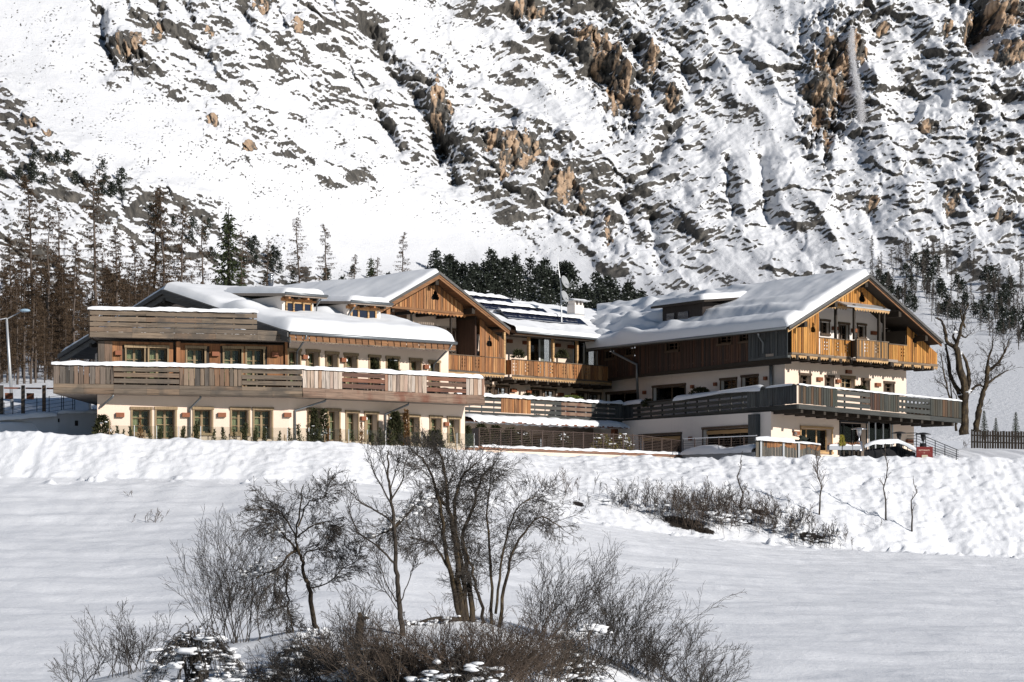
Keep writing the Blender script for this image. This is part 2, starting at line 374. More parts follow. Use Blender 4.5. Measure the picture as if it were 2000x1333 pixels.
def mountain():
    nx, ny = 1340, 600
    p1 = np.linspace(-340, 2340, nx); q1 = np.linspace(-130, 878, ny)
    p, q = np.meshgrid(p1, q1)
    Y = base_Y(p, q); X = (p - 1000) / F * Y; Z = (HZ - q) / F * Y
    sc = Y / F
    # rockiness: gaussian-weighted control values, edges warped
    wx = p + 26 * fbm(p / 60, q / 60, 3, 1); wy = q + 20 * fbm(p / 60, q / 60, 3, 2)
    num = np.zeros_like(p); den = np.full_like(p, 1e-6)
    for a, b, v in ROCK_PTS:
        g = np.exp(-((wx - a) ** 2 + (wy - b) ** 2) / (2 * 42.0 ** 2)) + 1e-5
        num += g * v; den += g
    Rk = num / den
    def rot(ang, P_=p, Q_=q): return P_ * np.cos(ang) + Q_ * np.sin(ang), -P_ * np.sin(ang) + Q_ * np.cos(ang)
    a1, b1 = rot(R(36)); a2, b2 = rot(R(50)); wr = sstep(1150, 1450, p)
    big = (1 - wr) * ridged(a1 / 520, b1 / 150, 2, 3) + wr * ridged(a2 / 300, b2 / 150, 2, 4)
    med = (1 - wr) * ridged(a1 / 150, b1 / 52, 3, 6) + wr * ridged(a2 / 130, b2 / 56, 3, 7)
    rough = .10 + .90 * sstep(.12, .62, Rk)
    xw = p + 9 * fbm(p / 30, q / 30, 3, 5); yw = q + 7 * fbm(p / 30, q / 30, 3, 8)
    tl = np.interp(p, [0, 900, 1400, 2000], [.36, .30, .10, .04])
    yt = yw - tl * xw; xt = xw + tl * yw                       # along and across the strata
    D = 14 * fbm(p / 120, q / 90, 3, 45) + 2.2 * fbm(a1 / 40, b1 / 9, 3, 46) * sstep(.4, .1, Rk) + 62 * big * (.4 + .6 * sstep(.1, .5, Rk)) + (22 - 11 * wr) * med * (.12 + .88 * sstep(.15, .6, Rk))
    D += rough * (15 * fbm(xt / 95, yt / 60, 2, 9) + 10.5 * ridged(xt / 62, yt / 34, 2, 10) + 6.2 * ridged(xt / 30, yt / 15, 2, 17) + 3.0 * fbm(xt / 13, yt / 6.5, 2, 18) + 1.1 * fbm(p / 6, q / 4.2, 2, 30))
    # cliffs
    C = np.zeros_like(p)
    for (a, b, rx, ry) in CLIFFS:
        m = (np.abs(p - a) < rx * 2.4) & (np.abs(q - b) < ry * 2.4)
        dx = (p[m] - a + 9 * fbm(p[m] / 16, q[m] / 16, 3, 12)) / rx; dy = (q[m] - b + 9 * fbm(p[m] / 14, q[m] / 18, 3, 13)) / ry
        d = np.sqrt(dx * dx + dy * dy) + .75 * fbm(p[m] / 24, q[m] / 34, 4, 14, .6)
        k = 1 - sstep(.62, 1.0, d)
        C[m] = np.maximum(C[m], k)
        D[m] += (1 - sstep(.5, 1.7, d)) * (-(q[m] - b) / ry) * min(ry, 60) * 1.05
    cm = C > .01; e1, v1 = cells(p[cm] / 13 + .5 * fbm(p[cm] / 20, q[cm] / 20, 2, 60), q[cm] / 40 + p[cm] / 60, 1); e2, v2 = cells(p[cm] / 6.5, q[cm] / 15 + p[cm] / 40, 2)
    D[cm] += C[cm] * (15 * (v1 - .5) + 6.5 * (v2 - .5) - 5 * sstep(.12, .0, e1) - 2.5 * sstep(.14, 0, e2)); cellv = np.zeros_like(p); cellv[cm] = .6 * v1 + .4 * v2 - .5 - .5 * sstep(.10, 0, e1)
    # angular blocks also in the rocky ground elsewhere
    e3, v3 = cells((p + .3 * q) / 24, (q - .3 * p) / 15, 3); D += sstep(.3, .75, Rk) * 9 * (v3 - .5) * sstep(0, .12, e3)
    wx2 = p + 22 * fbm(p / 46, q / 46, 3, 62); wy2 = q + 18 * fbm(p / 46, q / 46, 3, 63)
    e4, v4 = cells((wx2 + .55 * wy2) / 92, (wy2 - .35 * wx2) / 50, 5); D += sstep(.25, .7, Rk) * 40 * (v4 - .5) * sstep(0, .16, e4)
    for (pl, wd, dep) in GULLIES:
        best = np.full_like(p, 1e9); side = np.zeros_like(p)
        lo = np.array(pl).min(0) - 60; hi = np.array(pl).max(0) + 60
        m = (p > lo[0]) & (p < hi[0]) & (q > lo[1]) & (q < hi[1])
        P_ = p[m] + 8 * fbm(p[m] / 22, q[m] / 22, 3, 20); Q_ = q[m] + 6 * fbm(p[m] / 22, q[m] / 22, 3, 21)
        bd = np.full(P_.shape, 1e9)
        for (x0, y0), (x1, y1) in zip(pl[:-1], pl[1:]):
            L2 = (x1 - x0) ** 2 + (y1 - y0) ** 2
            t = np.clip(((P_ - x0) * (x1 - x0) + (Q_ - y0) * (y1 - y0)) / L2, 0, 1)
            bd = np.minimum(bd, np.hypot(P_ - x0 - t * (x1 - x0), Q_ - y0 - t * (y1 - y0)))
        D[m] -= 1.5 * dep * np.exp(-(bd / (wd * 1.25)) ** 2)
        if dep > 15: Rk[m] = np.maximum(Rk[m], .62 * np.exp(-(bd / (wd * 1.6)) ** 2))
    # ledges: short risers and snowy treads
    patch = fbm(p / 44, q / 30, 3, 38)
    u = (yt + 12 * fbm(xt / 80, yt / 40, 2, 23)) / 19.0; fr = u - np.floor(u)
    D += sstep(.4, .85, Rk) * (1 - .8 * C) * sstep(-.15, .4, patch) * (np.where(fr < .66, fr / .66, (1 - fr) / .34) - .5) * -6.0
    low = sstep(720, 640, q)                       # the flat foot stays calm
    D *= .12 + .88 * low
    Yn = Y - D * sc
    # snow lies where the ground is not too steep
    dq = np.gradient(Yn / sc, axis=0) / (q1[1] - q1[0]) * -1          # >0: slope leans back
    sp = fbm(p / 5.2, q / 3.6, 3, 36); st = fbm(xt / 16, yt / 4.2, 3, 33)
    pbig = fbm(p / 130, q / 90, 2, 37)
    thr = -1.84 + 1.75 * Rk + (1.5 * patch + 1.3 * pbig) * sstep(.1, .4, Rk) - .35 * wr
    rock = .31 + .30 * (thr - dq) + .40 * st * sstep(.15, .5, Rk) + .30 * sp
    rock = np.where(rock > .31, np.minimum(rock, .7), rock) * sstep(.05, .25, Rk)
    shrub = (.80 * sp + .40 * patch + .01) * sstep(.075, .17, Rk) * sstep(.75, .3, Rk)
    rock = np.maximum(rock, shrub)
    rock = np.maximum(rock, C * (.40 + .22 * sstep(1.2, -.3, dq) + .5 * fbm(p / 9, q / 15, 3, 39) + .25 * cellv))
    rock *= sstep(800, 640, q + 60 * sstep(1700, 1850, p))
    Z = Z - 2.5 * sstep(846, 878, q)
    V = np.stack([X, Yn, Z], -1)
    tan = C * (.50 + .8 * fbm(p / 16, q / 34, 3, 41) + .75 * cellv)
    t = NT('mountain_snow_and_rock')
    rk = t.attr('rock'); n = t.noise(1.0, 5, t.map((1.3, 1.3, 2.9)), .7); n2 = t.noise(.35, 4)
    f = t.step(t.math('ADD', rk, t.math('MULTIPLY_ADD', n, .62, -.31)), .27, .35)
    grey = t.ramp(t.noise(.55, 5, t.map((1, 1, .45)), .7), [(.25, (.02, .02, .02)), (.5, (.08, .075, .068)), (.75, (.17, .155, .135))])
    tn = t.ramp(t.noise(.6, 5, t.map((1.2, 1.2, .28)), .7), [(.28, (.06, .052, .045)), (.37, (.24, .175, .125)), (.5, (.43, .30, .20)), (.72, (.52, .39, .285))])
    rc = t.mix(t.step(t.math('ADD', t.attr('tan'), t.math('MULTIPLY_ADD', n2, .5, -.25)), .3, .6), grey, tn)
    c = t.mix(f, (.74, .75, .775), rc)
    t.bump(t.noise(1.6, 6, None, .65), .5, .5)
    t.out(c, .8, spec=.15)
    o = link('mountain', grid_mesh('mountain', V, nx, ny, t.m, {'rock': rock, 'tan': tan}, flip=True))
    tag(o, 'steep snowy mountainside with grey and tan cliffs behind the hotel', None, None, 'structure')
    return p1, q1, V
MP, MQ, MV = mountain()
def mpoint(px, py):
    """a point of the mountainside, looked up by the photograph position it was designed at"""
    i = (px - MP[0]) / (MP[1] - MP[0]); j = (py - MQ[0]) / (MQ[1] - MQ[0])
    i = min(max(i, 0), len(MP) - 1.001); j = min(max(j, 0), len(MQ) - 1.001)
    return Vector(MV[int(round(j)), int(round(i))])

# ------------------------------------------------------------------ snow ground: field, embankment, terrace level
GP = np.array([-700, 0, 180, 500, 700, 850, 1000, 1250, 1600, 2000, 2700.])
FP = np.array([932, 932, 934, 937, 940, 965, 992, 1040, 1070, 1092, 1100.]); FY = np.array([110, 110, 110, 110.5, 111, 112.5, 114, 117, 119, 121, 123.])
TP = np.array([842, 842, 852, 860, 866, 874, 889, 893, 891, 893, 898.]); TY = np.array([114, 114, 114.2, 115.2, 117.5, 121.5, 128.5, 131, 131.5, 133, 134.])
_pd = np.arange(-700, 2705, 10.)
FP, FY, TP, TY = [gsmooth(np.interp(_pd, GP, a), 7) for a in (FP, FY, TP, TY)]; GP = _pd
def ground_z(X, Y, detail=True):
    X = np.asarray(X, float); Y = np.asarray(Y, float)
    p = np.clip(1000 + F * X / np.maximum(Y, 20), -700, 2700)
    fp = np.interp(p, GP, FP); fy = np.interp(p, GP, FY); tp = np.interp(p, GP, TP); ty = np.interp(p, GP, TY)
    fy = fy + .5 * pnoise(X / 3, X * 0 + 3.3, 5) + .3 * pnoise(X / 1.1, X * 0 + 7.3, 6)
    zf = (HZ - fp) / F * fy; zt = (HZ - tp) / F * ty
    zt = zt + .10 * pnoise(X / 1.6, X * 0 + 1.7, 8) + .05 * pnoise(X / .6, X * 0 + 2.7, 8)
    zn = -3.7
    # field: on the left a crease with a steeper part above it
    wl = 1 - sstep(250, 800, p)
    ycr = 95 + 1.5 * pnoise(X / 9, X * 0, 3); zcr = zn + (zf - zn) * (ycr - 55) / (fy - 55) * (1 - .17 * wl)
    z = np.where(Y < 55, zn - (55 - Y) * .016, np.where(Y < ycr, zn + (zcr - zn) * (Y - 55) / (ycr - 55), zcr + (zf - zcr) * (Y - ycr) / (fy - ycr)))
    t = np.clip((Y - fy) / (ty - fy), 0, 1)
    emb = zf + (zt - zf) * (t * .88 + .12 * np.sin(t * np.pi / 2))
    z = np.where(Y >= fy, emb, z)
    # behind the top edge
    plat = np.minimum(zt - .25, 4.35) + .0 * Y
    rgt = sstep(1720, 1800, p); lft = 0 * p
    back = plat + (Y - ty) * (.022 + .072 * rgt + .1 * lft)
    over = Y - ty
    z = np.where(over > 0, zt + (back - zt) * sstep(0, .9, over), z)
    stepw = sstep(186, 176, p) * sstep(122.7, 123.0, Y - .012 * (p - 90)); z = z + stepw * np.maximum(0, 5.55 + .13 * (Y - 123) - z)
    # a low knoll close to the camera, added so the thicket's shadows drop from view; the field behind it lies deeper
    kp = np.interp(p, [-200, 150, 260, 400, 460, 600, 800, 950, 1100, 1180, 1250, 1400, 1560, 1900], [1460, 1342, 1312, 1272, 1254, 1233, 1215, 1212, 1250, 1285, 1308, 1345, 1420, 1500])
    zc = (HZ - kp) / F * 44 + .05 * pnoise(X / .8, X * 0 + 4.4, 9); kz = np.where(Y < 44, zc - (44 - Y) * .088, zc - 1.7 * sstep(44, 48, Y) - .5 * (Y > 48))
    z = np.where(Y < 55, np.maximum(z, kz), z)
    # join the mountain's foot
    qm = np.full_like(z, 700.0)
    YY = np.stack([np.interp(Y, np.interp(QL, QL, YL)[::-1], QL[::-1]), np.interp(Y, YR[::-1], QR[::-1])])
    wl2 = 1 - sstep(-100, 1250, p); qm = wl2 * YY[0] + (1 - wl2) * YY[1]
    zm = (HZ - qm) / F * Y - .35
    jn = sstep(135, 172, Y); z = np.where(Y > 135, z * (1 - jn) + np.maximum(np.minimum(z, zm), zm) * jn, z)
    if detail:
        onb = sstep(-.6, .8, Y - fy) * sstep(1.2, -.3, over)
        lump = fbm(X / 1.3, Y / 1.5, 4, 50, .55)
        rgtb = sstep(1050, 1500, p)
        hole = np.maximum(0, fbm((X + .4 * Y) / .6, (Y - .4 * X) / .8, 3, 52) - .24 + .08 * rgtb)
        rgtb = sstep(1050, 1500, p)
        z = z + onb * (.085 * lump * (1 + .5 * rgtb) + .09 * fbm(X / 4.5, Y / 4, 2, 51) + .055 * fbm(X / .42, Y / .5, 3, 57, .65) - .36 * hole * (.55 + .5 * rgtb) + .10 * np.maximum(0, ridged(X / .8, Y / 2.2, 3, 54) - .35))
        # fallen clods at the foot
        clod = sstep(1.6, .0, np.abs(Y - fy + .7)) * np.maximum(0, fbm(X / .7, Y / .8, 2, 56) - .3)
        z = z + clod * .9
        fld = sstep(.3, -1.5, Y - fy)
        z = z + fld * (.24 * fbm(X / 9, Y / 3.2, 3, 58) + .06 * fbm(X / 2.0 + .8 * fbm(X / 6, Y / 6, 2, 65), Y / 1.2 + 1.2 * fbm(X / 5, Y / 5, 2, 66), 4, 60, .6) + .10 * np.maximum(0, fbm(X / 3.4, Y / 1.1, 2, 64)) * sstep(78, 58, Y) * sstep(900, 1300, p) + .012 * fbm(X / .8, Y / .5, 2, 61))
        z = z + .05 * fbm(X / 2, Y / 2, 3, 62) * sstep(.5, 2, over)
    return z
def gz(x, y): return float(ground_z(np.array([x]), np.array([y]))[0])
def gpt(px, Y):
    x = (px - 1000) / F * Y; return Vector((x, Y, gz(x, Y)))
def ghit(px, py, y0=35.0, y1=140.0):
    """where the sight line of a photograph position meets the ground"""
    Y = np.arange(y0, y1, .1); X = (px - 1000) / F * Y; z = ground_z(X, Y, False); d = (HZ - py) / F * Y - z
    i = int(np.argmax(d <= 0)) if np.any(d <= 0) else len(Y) - 1
    return gpt(px, float(Y[i]))
def ground():
    xs = np.concatenate([np.linspace(-260, -34, 60)[:-1], np.arange(-34, -29, .4), np.arange(-29, 31, .11), np.arange(31, 36, .4), np.linspace(36, 260, 60)])
    ys = np.concatenate([np.linspace(8, 34, 12)[:-1], np.arange(34, 50, .2), np.arange(50, 106, .33), np.arange(106, 136, .115), np.arange(136, 190, 1.2)])
    X, Y = np.meshgrid(xs, ys)
    V = np.stack([X, Y, ground_z(X, Y)], -1)
    t = NT('snow_ground')
    t.bump(t.math('ADD', t.math('ADD', t.noise(7, 6, None, .65), t.math('MULTIPLY', t.noise(1.1, 4, t.map((.7, 1.6, 1))), 1.2)), t.math('MULTIPLY', t.noise(40, 3), .25)), .32, .10)
    c = t.mix(t.noise(.5, 3), (.83, .84, .875), (.87, .88, .90))
    # bare earth showing at two spots below the thicket
    dk = t.attr('earth'); n = t.noise(3.2, 5, None, .7)
    c = t.mix(t.step(t.math('ADD', dk, t.math('MULTIPLY_ADD', n, .9, -.45)), .42, .52), c, (.022, .017, .013))
    t.out(c, .6, spec=.25)
    p = 1000 + F * X / Y; q = HZ - F * V[..., 2] / Y
    e = np.zeros_like(X)
    for a, b, rx, ry in [(1335, 1022, 55, 15), (1372, 1036, 30, 8), (1585, 1050, 36, 13), (1450, 1018, 26, 7), (1130, 985, 14, 6), (1480, 1000, 30, 6)]:
        u = (p - a) - (q - b) * -.6; e = np.maximum(e, np.exp(-((p - a) / rx) ** 2 - ((q - b - .3 * (p - a) * .6) / ry) ** 2))
    e *= .85
    o = link('snow_field', grid_mesh('snow_field', V, len(xs), len(ys), t.m, {'earth': e}))
    tag(o, 'snow covered field rising to a lumpy snow bank below the hotel', None, None, 'structure')
ground()
# ------------------------------------------------------------------ building pieces
def wall(name, parent, mat, f, s0, s1, z0, z1, holes=(), depth=.4, o=0.0, label=None):
    """a wall sheet with real openings and reveals; holes: (s0, s1, z0, z1)"""
    S = sorted({s0, s1, *[h[0] for h in holes], *[h[1] for h in holes]}); Z = sorted({z0, z1, *[h[2] for h in holes], *[h[3] for h in holes]})
    S = [x for x in S if s0 <= x <= s1]; Z = [x for x in Z if z0 <= x <= z1]
    mb = MB(); P = f.P
    for a, b in zip(S[:-1], S[1:]):
        for c, d in zip(Z[:-1], Z[1:]):
            m, n = (a + b) / 2, (c + d) / 2
            if any(h[0] < m < h[1] and h[2] < n < h[3] for h in holes): continue
            mb.add([P(a, c, o), P(b, c, o), P(b, d, o), P(a, d, o)], [(0, 1, 2, 3)])
    for a, b, c, d in holes:
        i = o - depth
        mb.add([P(a, c, o), P(a, d, o), P(a, d, i), P(a, c, i)], [(0, 1, 2, 3)]); mb.add([P(b, c, o), P(b, c, i), P(b, d, i), P(b, d, o)], [(0, 1, 2, 3)])
        mb.add([P(a, d, o), P(b, d, o), P(b, d, i), P(a, d, i)], [(0, 1, 2, 3)]); mb.add([P(a, c, o), P(a, c, i), P(b, c, i), P(b, c, o)], [(0, 1, 2, 3)])
    return mb.build(name, mat, parent, label=label)
def hole_px(f, x0, x1, y0, y1):
    """opening from the outer edge of its timber surround, given in photograph pixels"""
    a, b = f.s(x0), f.s(x1); xm = (x0 + x1) / 2
    return (min(a, b) + .10, max(a, b) - .10, f.z(xm, y1), f.z(xm, y0) - .14)
def window(parent, f, h, trim='trim', recess=.42, door=False, rows=3, curtain='curtain', o=0.0, cols=2, cfrac=(.95, .45), sill=True, name=None):
    a, b, c, d = h; t = M[trim]; mb = MB(); tw = .085
    fmb(mb, f, a - tw, a, c - (0 if door else .05), d, o + .002, o + .05); fmb(mb, f, b, b + tw, c - (0 if door else .05), d, o + .002, o + .05)
    fmb(mb, f, a - tw - .03, b + tw + .03, d, d + .14, o + .002, o + .085, .37)
    if not door and sill: fmb(mb, f, a - tw - .02, b + tw + .02, c - .13, c - .002, o + .002, o + .10, .71)
    wn = mb.build(name or ('glass_door' if door else 'window'), t, parent)
    i = o - recess + .03
    sb = MB(); e = .065
    fmb(sb, f, a, a + e, c, d, i - .05, i); fmb(sb, f, b - e, b, c, d, i - .05, i)
    fmb(sb, f, a + e, b - e, d - e, d, i - .05, i - .002); fmb(sb, f, a + e, b - e, c, c + e * 1.4, i - .05, i - .002)
    for k in range(1, cols):
        m = a + (b - a) * k / cols; fmb(sb, f, m - .055, m + .055, c + e * 1.4, d - e, i - .05, i + .004, .2)
    for k in range(1, rows):
        zz = c + (d - c) * k / rows
        for q in range(cols):
            fmb(sb, f, a + (b - a) * q / cols + .06, a + (b - a) * (q + 1) / cols - .06, zz - .017, zz + .017, i - .045, i - .006, .5)
    sb.build('sash', t, wn)
    for q in range(cols):
        m0 = a + (b - a) * q / cols + .05; m1 = a + (b - a) * (q + 1) / cols - .05
        fbox('pane', wn, M['glass'], f, m0, m1, c + .05, d - .05, i - .034, i - .028)
        if curtain and cfrac[q % len(cfrac)] > 0:
            cw = (m1 - m0) * cfrac[q % len(cfrac)]
            cb = MB(); n = 9
            vs = []; 
            for k in range(n):
                s_ = m0 + cw * k / (n - 1); oo = i - .11 - .025 * (k % 2)
                vs += [f.P(s_, c + .06, oo), f.P(s_, d - .06, oo)]
            cb.add(vs, [(2 * k, 2 * k + 2, 2 * k + 3, 2 * k + 1) for k in range(n - 1)])
            cb.build('curtain', M[curtain], wn)
    fbox('interior', wn, M['room'], f, a - .3, b + .3, c - .1, d + .2, i - 1.0, i - .9)
    return wn
def lamp(parent, f, x0, x1, y0, y1, o=0.0, disc=True):
    a, b = f.s(x0), f.s(x1); zc = f.z((x0 + x1) / 2, (y0 + y1) / 2); w = max(.22, (b - a)); m = (a + b) / 2
    bx = fbox('wall_lamp', parent, M['lampbox'], f, m - w / 2, m + w / 2, zc - .11, zc + .11, o, o + .17)
    if disc:
        mb = MB(); cx = m + w * .18; ring = [f.P(cx + .085 * math.cos(k * math.pi / 7), zc + .085 * math.sin(k * math.pi / 7), o + .172) for k in range(14)]
        mb.prism(ring, f.n3 * .012); mb.build('lamp_disc', M['white'], bx)
        mb = MB(); ring = [f.P(cx + .036 * math.cos(k * math.pi / 4), zc + .012 + .032 * math.sin(k * math.pi / 4), o + .186) for k in range(8)]
        mb.prism(ring, f.n3 * .004); mb.build('lamp_lens', M['black'], bx)
    return bx
def inside_spans(poly, s):
    """vertical intervals of a polygon (list of (s, z)) at s"""
    zs = []
    for (x0, y0), (x1, y1) in zip(poly, poly[1:] + poly[:1]):
        if (x0 <= s < x1) or (x1 <= s < x0): zs.append(y0 + (y1 - y0) * (s - x0) / (x1 - x0))
    zs.sort(); return list(zip(zs[::2], zs[1::2]))
def boards(parent, mat, f, s0, s1, zlo, zhi, width=.2, thick=.03, o=0.0, holes=(), polys=(), joined=None, gap=.008, jit=0.0, name='board', seed=1, zj=0.0):
    """vertical boards; zlo/zhi functions of s (or numbers); polys are cut out"""
    g = random.Random(seed); lo = zlo if callable(zlo) else (lambda s: zlo); hi = zhi if callable(zhi) else (lambda s: zhi)
    s = s0; J = MB()
    while s < s1 - .02:
        wd = min(width * (1 + g.uniform(-.22, .22)), s1 - s); 
        if s1 - s - wd < width * .4: wd = s1 - s
        a, b = s + gap / 2, s + wd - gap / 2; oo = o + g.uniform(0, jit); dz = g.uniform(-zj, zj); du = g.uniform(-zj, zj)
        touched = any(p_ for p_ in polys if min(x for x, _ in p_) < b and max(x for x, _ in p_) > a)
        strips = 3 if touched else 1
        mb = MB() if joined is None else J; c = g.random()
        for k in range(strips):
            x0 = a + (b - a) * k / strips; x1 = a + (b - a) * (k + 1) / strips; xm = (x0 + x1) / 2
            cuts = [(h[2], h[3]) for h in holes if h[0] - .02 < xm < h[1] + .02]
            for p_ in polys: cuts += inside_spans(p_, xm)
            cuts.sort(); z = None; edges = []
            cur0, cur1 = lo(x0) + dz, lo(x1) + dz
            for c0, c1 in cuts:
                edges.append((cur0, cur1, c0, c0)); cur0 = cur1 = c1
            edges.append((cur0, cur1, hi(x0) + du, hi(x1) + du))
            for e0, e1, t0, t1 in edges:
                if t0 - e0 < .01 and t1 - e1 < .01: continue
                t0 = max(t0, e0 + .001); t1 = max(t1, e1 + .001)
                mb.prism([f.P(x0, e0, oo), f.P(x1, e1, oo), f.P(x1, t1, oo), f.P(x0, t0, oo)], f.n3 * thick, c)
        if joined is None and mb.v: mb.build(name, mat, parent)
        s += wd
    if joined is not None:
        q = J.build(joined, mat, parent); q['kind'] = 'stuff'; return q
def planks(parent, mat, f, s0, s1, z0, z1, n=3, gap=.09, thick=.04, o=0.0, seed=1, z0b=None, z1b=None):
    """horizontal planks between two heights (which may change along s)"""
    g = random.Random(seed); z0b = z0 if z0b is None else z0b; z1b = z1 if z1b is None else z1b
    for k in range(n):
        def zz(a, z_, zb): return z_
        h0 = (z1 - z0 - gap * (n - 1)) / n; h1 = (z1b - z0b - gap * (n - 1)) / n
        a0 = z0 + k * (h0 + gap); a1 = z0b + k * (h1 + gap); j = g.uniform(-.012, .012); oo = o + g.uniform(0, .008)
        mb = MB(); mb.prism([f.P(s0 + .004, a0 + j, oo), f.P(s1 - .004, a1 + j, oo), f.P(s1 - .004, a1 + h1 + j * .4, oo), f.P(s0 + .004, a0 + h0 + j * .4, oo)], f.n3 * thick, g.random())
        mb.build('plank', mat, parent)
def snow_strip(name, parent, pts, wdt, h, n3, seed=0, droop=.04, wav=.35):
    """rounded snow lying along a polyline; wdt across (along n3), h high"""
    pts = [Vector(p) for p in pts]; g = []
    for a, b in zip(pts[:-1], pts[1:]):
        k = max(2, int((b - a).length / .22)); g += [a.lerp(b, i / k) for i in range(k)]
    g.append(pts[-1]); n = len(g); prof = 9
    xs = np.array([[p.x + p.y * .7 for p in g]])[0]
    nz = fbm(xs * 1.3, xs * 0 + seed * 3.1, 3, 70); nz2 = fbm(xs * 5, xs * 0 + seed * 1.7, 2, 72); nz3 = fbm(xs * 2.1, xs * 0 + seed * 2.3 + 9, 2, 74)
    V = np.zeros((n, prof, 3))
    for i, p in enumerate(g):
        e = min(1, (i + .35) / 2.2, (n - 1 - i + .35) / 2.2); e = math.sqrt(1 - (1 - e) ** 2)
        hh = h * (1 + wav * nz[i] * 1.6 + .12 * nz2[i]) * e; ww = wdt * (1 + .25 * nz3[i] + .1 * nz2[i])
        for k in range(prof):
            q = math.pi * k / (prof - 1); c, s_ = math.cos(q), math.sin(q)
            V[i, k] = p + n3 * (-c * ww / 2) + Vector((0, 0, hh * s_ ** .7 - droop * (1 + 1.2 * nz2[i]) * abs(c) ** 3))
    return link(name, grid_mesh(name, V, prof, n, M['snow']), parent, None)
def relink(o, parent):
    o.parent = parent; o.matrix_basis = wm(parent).inverted(); return o
def snow_slab(name, parent, A, B, C_, D_, H, seed=0, rnd=(1, 1, 1, 1), rw=.55, res=.22, wav=.16, fn=None, over=.12):
    """snow on a sloping quad A-B (eave) C-D (ridge: D above A); rnd: rounded edges AB, BC, CD, DA"""
    A, B, C_, D_ = map(Vector, (A, B, C_, D_))
    nu = int(max((B - A).length, (C_ - D_).length) / res) + 2; nv = int(max((D_ - A).length, (C_ - B).length) / res) + 2
    u = np.linspace(0, 1, nu)[None, :]; v = np.linspace(0, 1, nv)[:, None]
    a, b, c, d = [np.array(x)[None, None, :] for x in (A, B, C_, D_)]
    P = ((1 - u) * (1 - v))[..., None] * a + (u * (1 - v))[..., None] * b + (u * v)[..., None] * c + ((1 - u) * v)[..., None] * d
    Lu = ((1 - v) * (B - A).length + v * (C_ - D_).length); Lv = ((1 - u) * (D_ - A).length + u * (C_ - B).length)
    U = u * Lu + 0 * v; V = v * Lv + 0 * u
    def ed(x): t = np.clip(x / rw, 0, 1); return np.sqrt(np.maximum(0, 1 - (1 - t) ** 2))
    e = np.ones_like(U)
    if rnd[0]: e = e * ed(V)
    if rnd[2]: e = e * ed(Lv - V)
    if rnd[3]: e = e * ed(U)
    if rnd[1]: e = e * ed(Lu - U)
    X, Y_ = P[..., 0], P[..., 1]
    nz = fbm(X / 2.4 + seed, Y_ / 2.4, 3, 80) + .35 * fbm(X / .7 + seed, Y_ / .7, 2, 82)
    h = H * (1 + wav * 1.8 * nz) + (fn(U, V, Lu, Lv) if fn is not None else 0)
    h = np.maximum(h, .02) * e
    nrm = (B - A).cross(D_ - A).normalized()
    if nrm.z < 0: nrm = -nrm
    nrm = (nrm + Vector((0, 0, 1.2))).normalized()
    W = P + h[..., None] * np.array(nrm)
    # the edges bulge out a little over the eave
    if rnd[0]:
        bul = np.exp(-((V - .25) / .3) ** 2) * over; dirn = (A - D_); dirn.z = 0; dirn.normalize(); W += bul[..., None] * np.array(dirn)
    me = grid_mesh(name, W, nu, nv, M['snow_roof'], flip=False)
    o = link(name, me, None); return relink(o, parent)
def roof_slab(name, parent, A, B, C_, D_, th, mat):
    A, B, C_, D_ = map(Vector, (A, B, C_, D_)); n = (B - A).cross(D_ - A).normalized()
    if n.z < 0: n = -n
    mb = MB(); mb.prism([A, B, C_, D_], n * -th); return mb.build(name, mat, parent)
def pipe(name, parent, pts, r, mat='gutter', n=8, label=None):
    mb = MB(); mb.tube(pts, r, n); return mb.build(name, M[mat], parent, True, label)
def teeth(parent, mat, f, s0, s1, z, h, o, pitch=.2, thick=.03, slope=0.0, name='scalloped_trim'):
    n = max(2, int((s1 - s0) / pitch)); mb = MB()
    for k in range(n):
        a = s0 + (s1 - s0) * k / n; b = s0 + (s1 - s0) * (k + 1) / n; zz = z + slope * (a - s0)
        mb.prism([f.P(a, zz, o), f.P(b, zz, o), f.P(b, zz - h * .45, o), f.P((a + b) / 2, zz - h, o), f.P(a, zz - h * .45, o)], f.n3 * thick, rng.random())
    return mb.build(name, mat, parent)
def plane_hit(px, py, P0, n):
    d = Vector(((px - 1000) / F, 1, (HZ - py) / F)); return d * (P0.dot(n) / d.dot(n))

# ================================================================== LEFT WING
LW = thing('hotel_wing', 'left hotel wing with grey timber terraces, two dormers and french windows', 'building', (-12, 122, 4.2), 'wings of the alpine hotel')
FA = Face((-20.6 * 1, 117), (-11.35, 120)); FA = Face((((190 - 1000) / F) * 117, 117), (-11.35, 120))
FB = Face((-11.35, 120), (-2.55, 127.5))
ZB, ZS = 3.7, 6.52
A_low = [(255, 297.5, 795, 847, 0), (302, 346, 795, 858, 1), (376, 417, 795, 846, 0), (449, 489, 795.5, 847, 0), (493, 534, 796, 858, 1)]
B_low = [(599, 628, 797, 862, 1), (638, 665, 798, 862, 1), (674, 701.5, 802, 862, 1), (711, 739, 804, 864, 1), (758, 790, 807, 864, 1), (795, 820, 810, 866, 1), (838, 863.5, 812, 866, 1), (873, 898.7, 814, 866, 1)]
A_up = [(243, 285, 674.5), (287.5, 330, 675), (361.5, 403, 676), (434, 475, 676.5), (478, 517.6, 677)]
B_up = [(560, 588, 681), (597, 624.5, 683), (634.5, 661.5, 687), (671, 699, 690), (719, 743, 693.5), (753, 780, 696), (799, 824, 700), (836.5, 859.5, 704)]
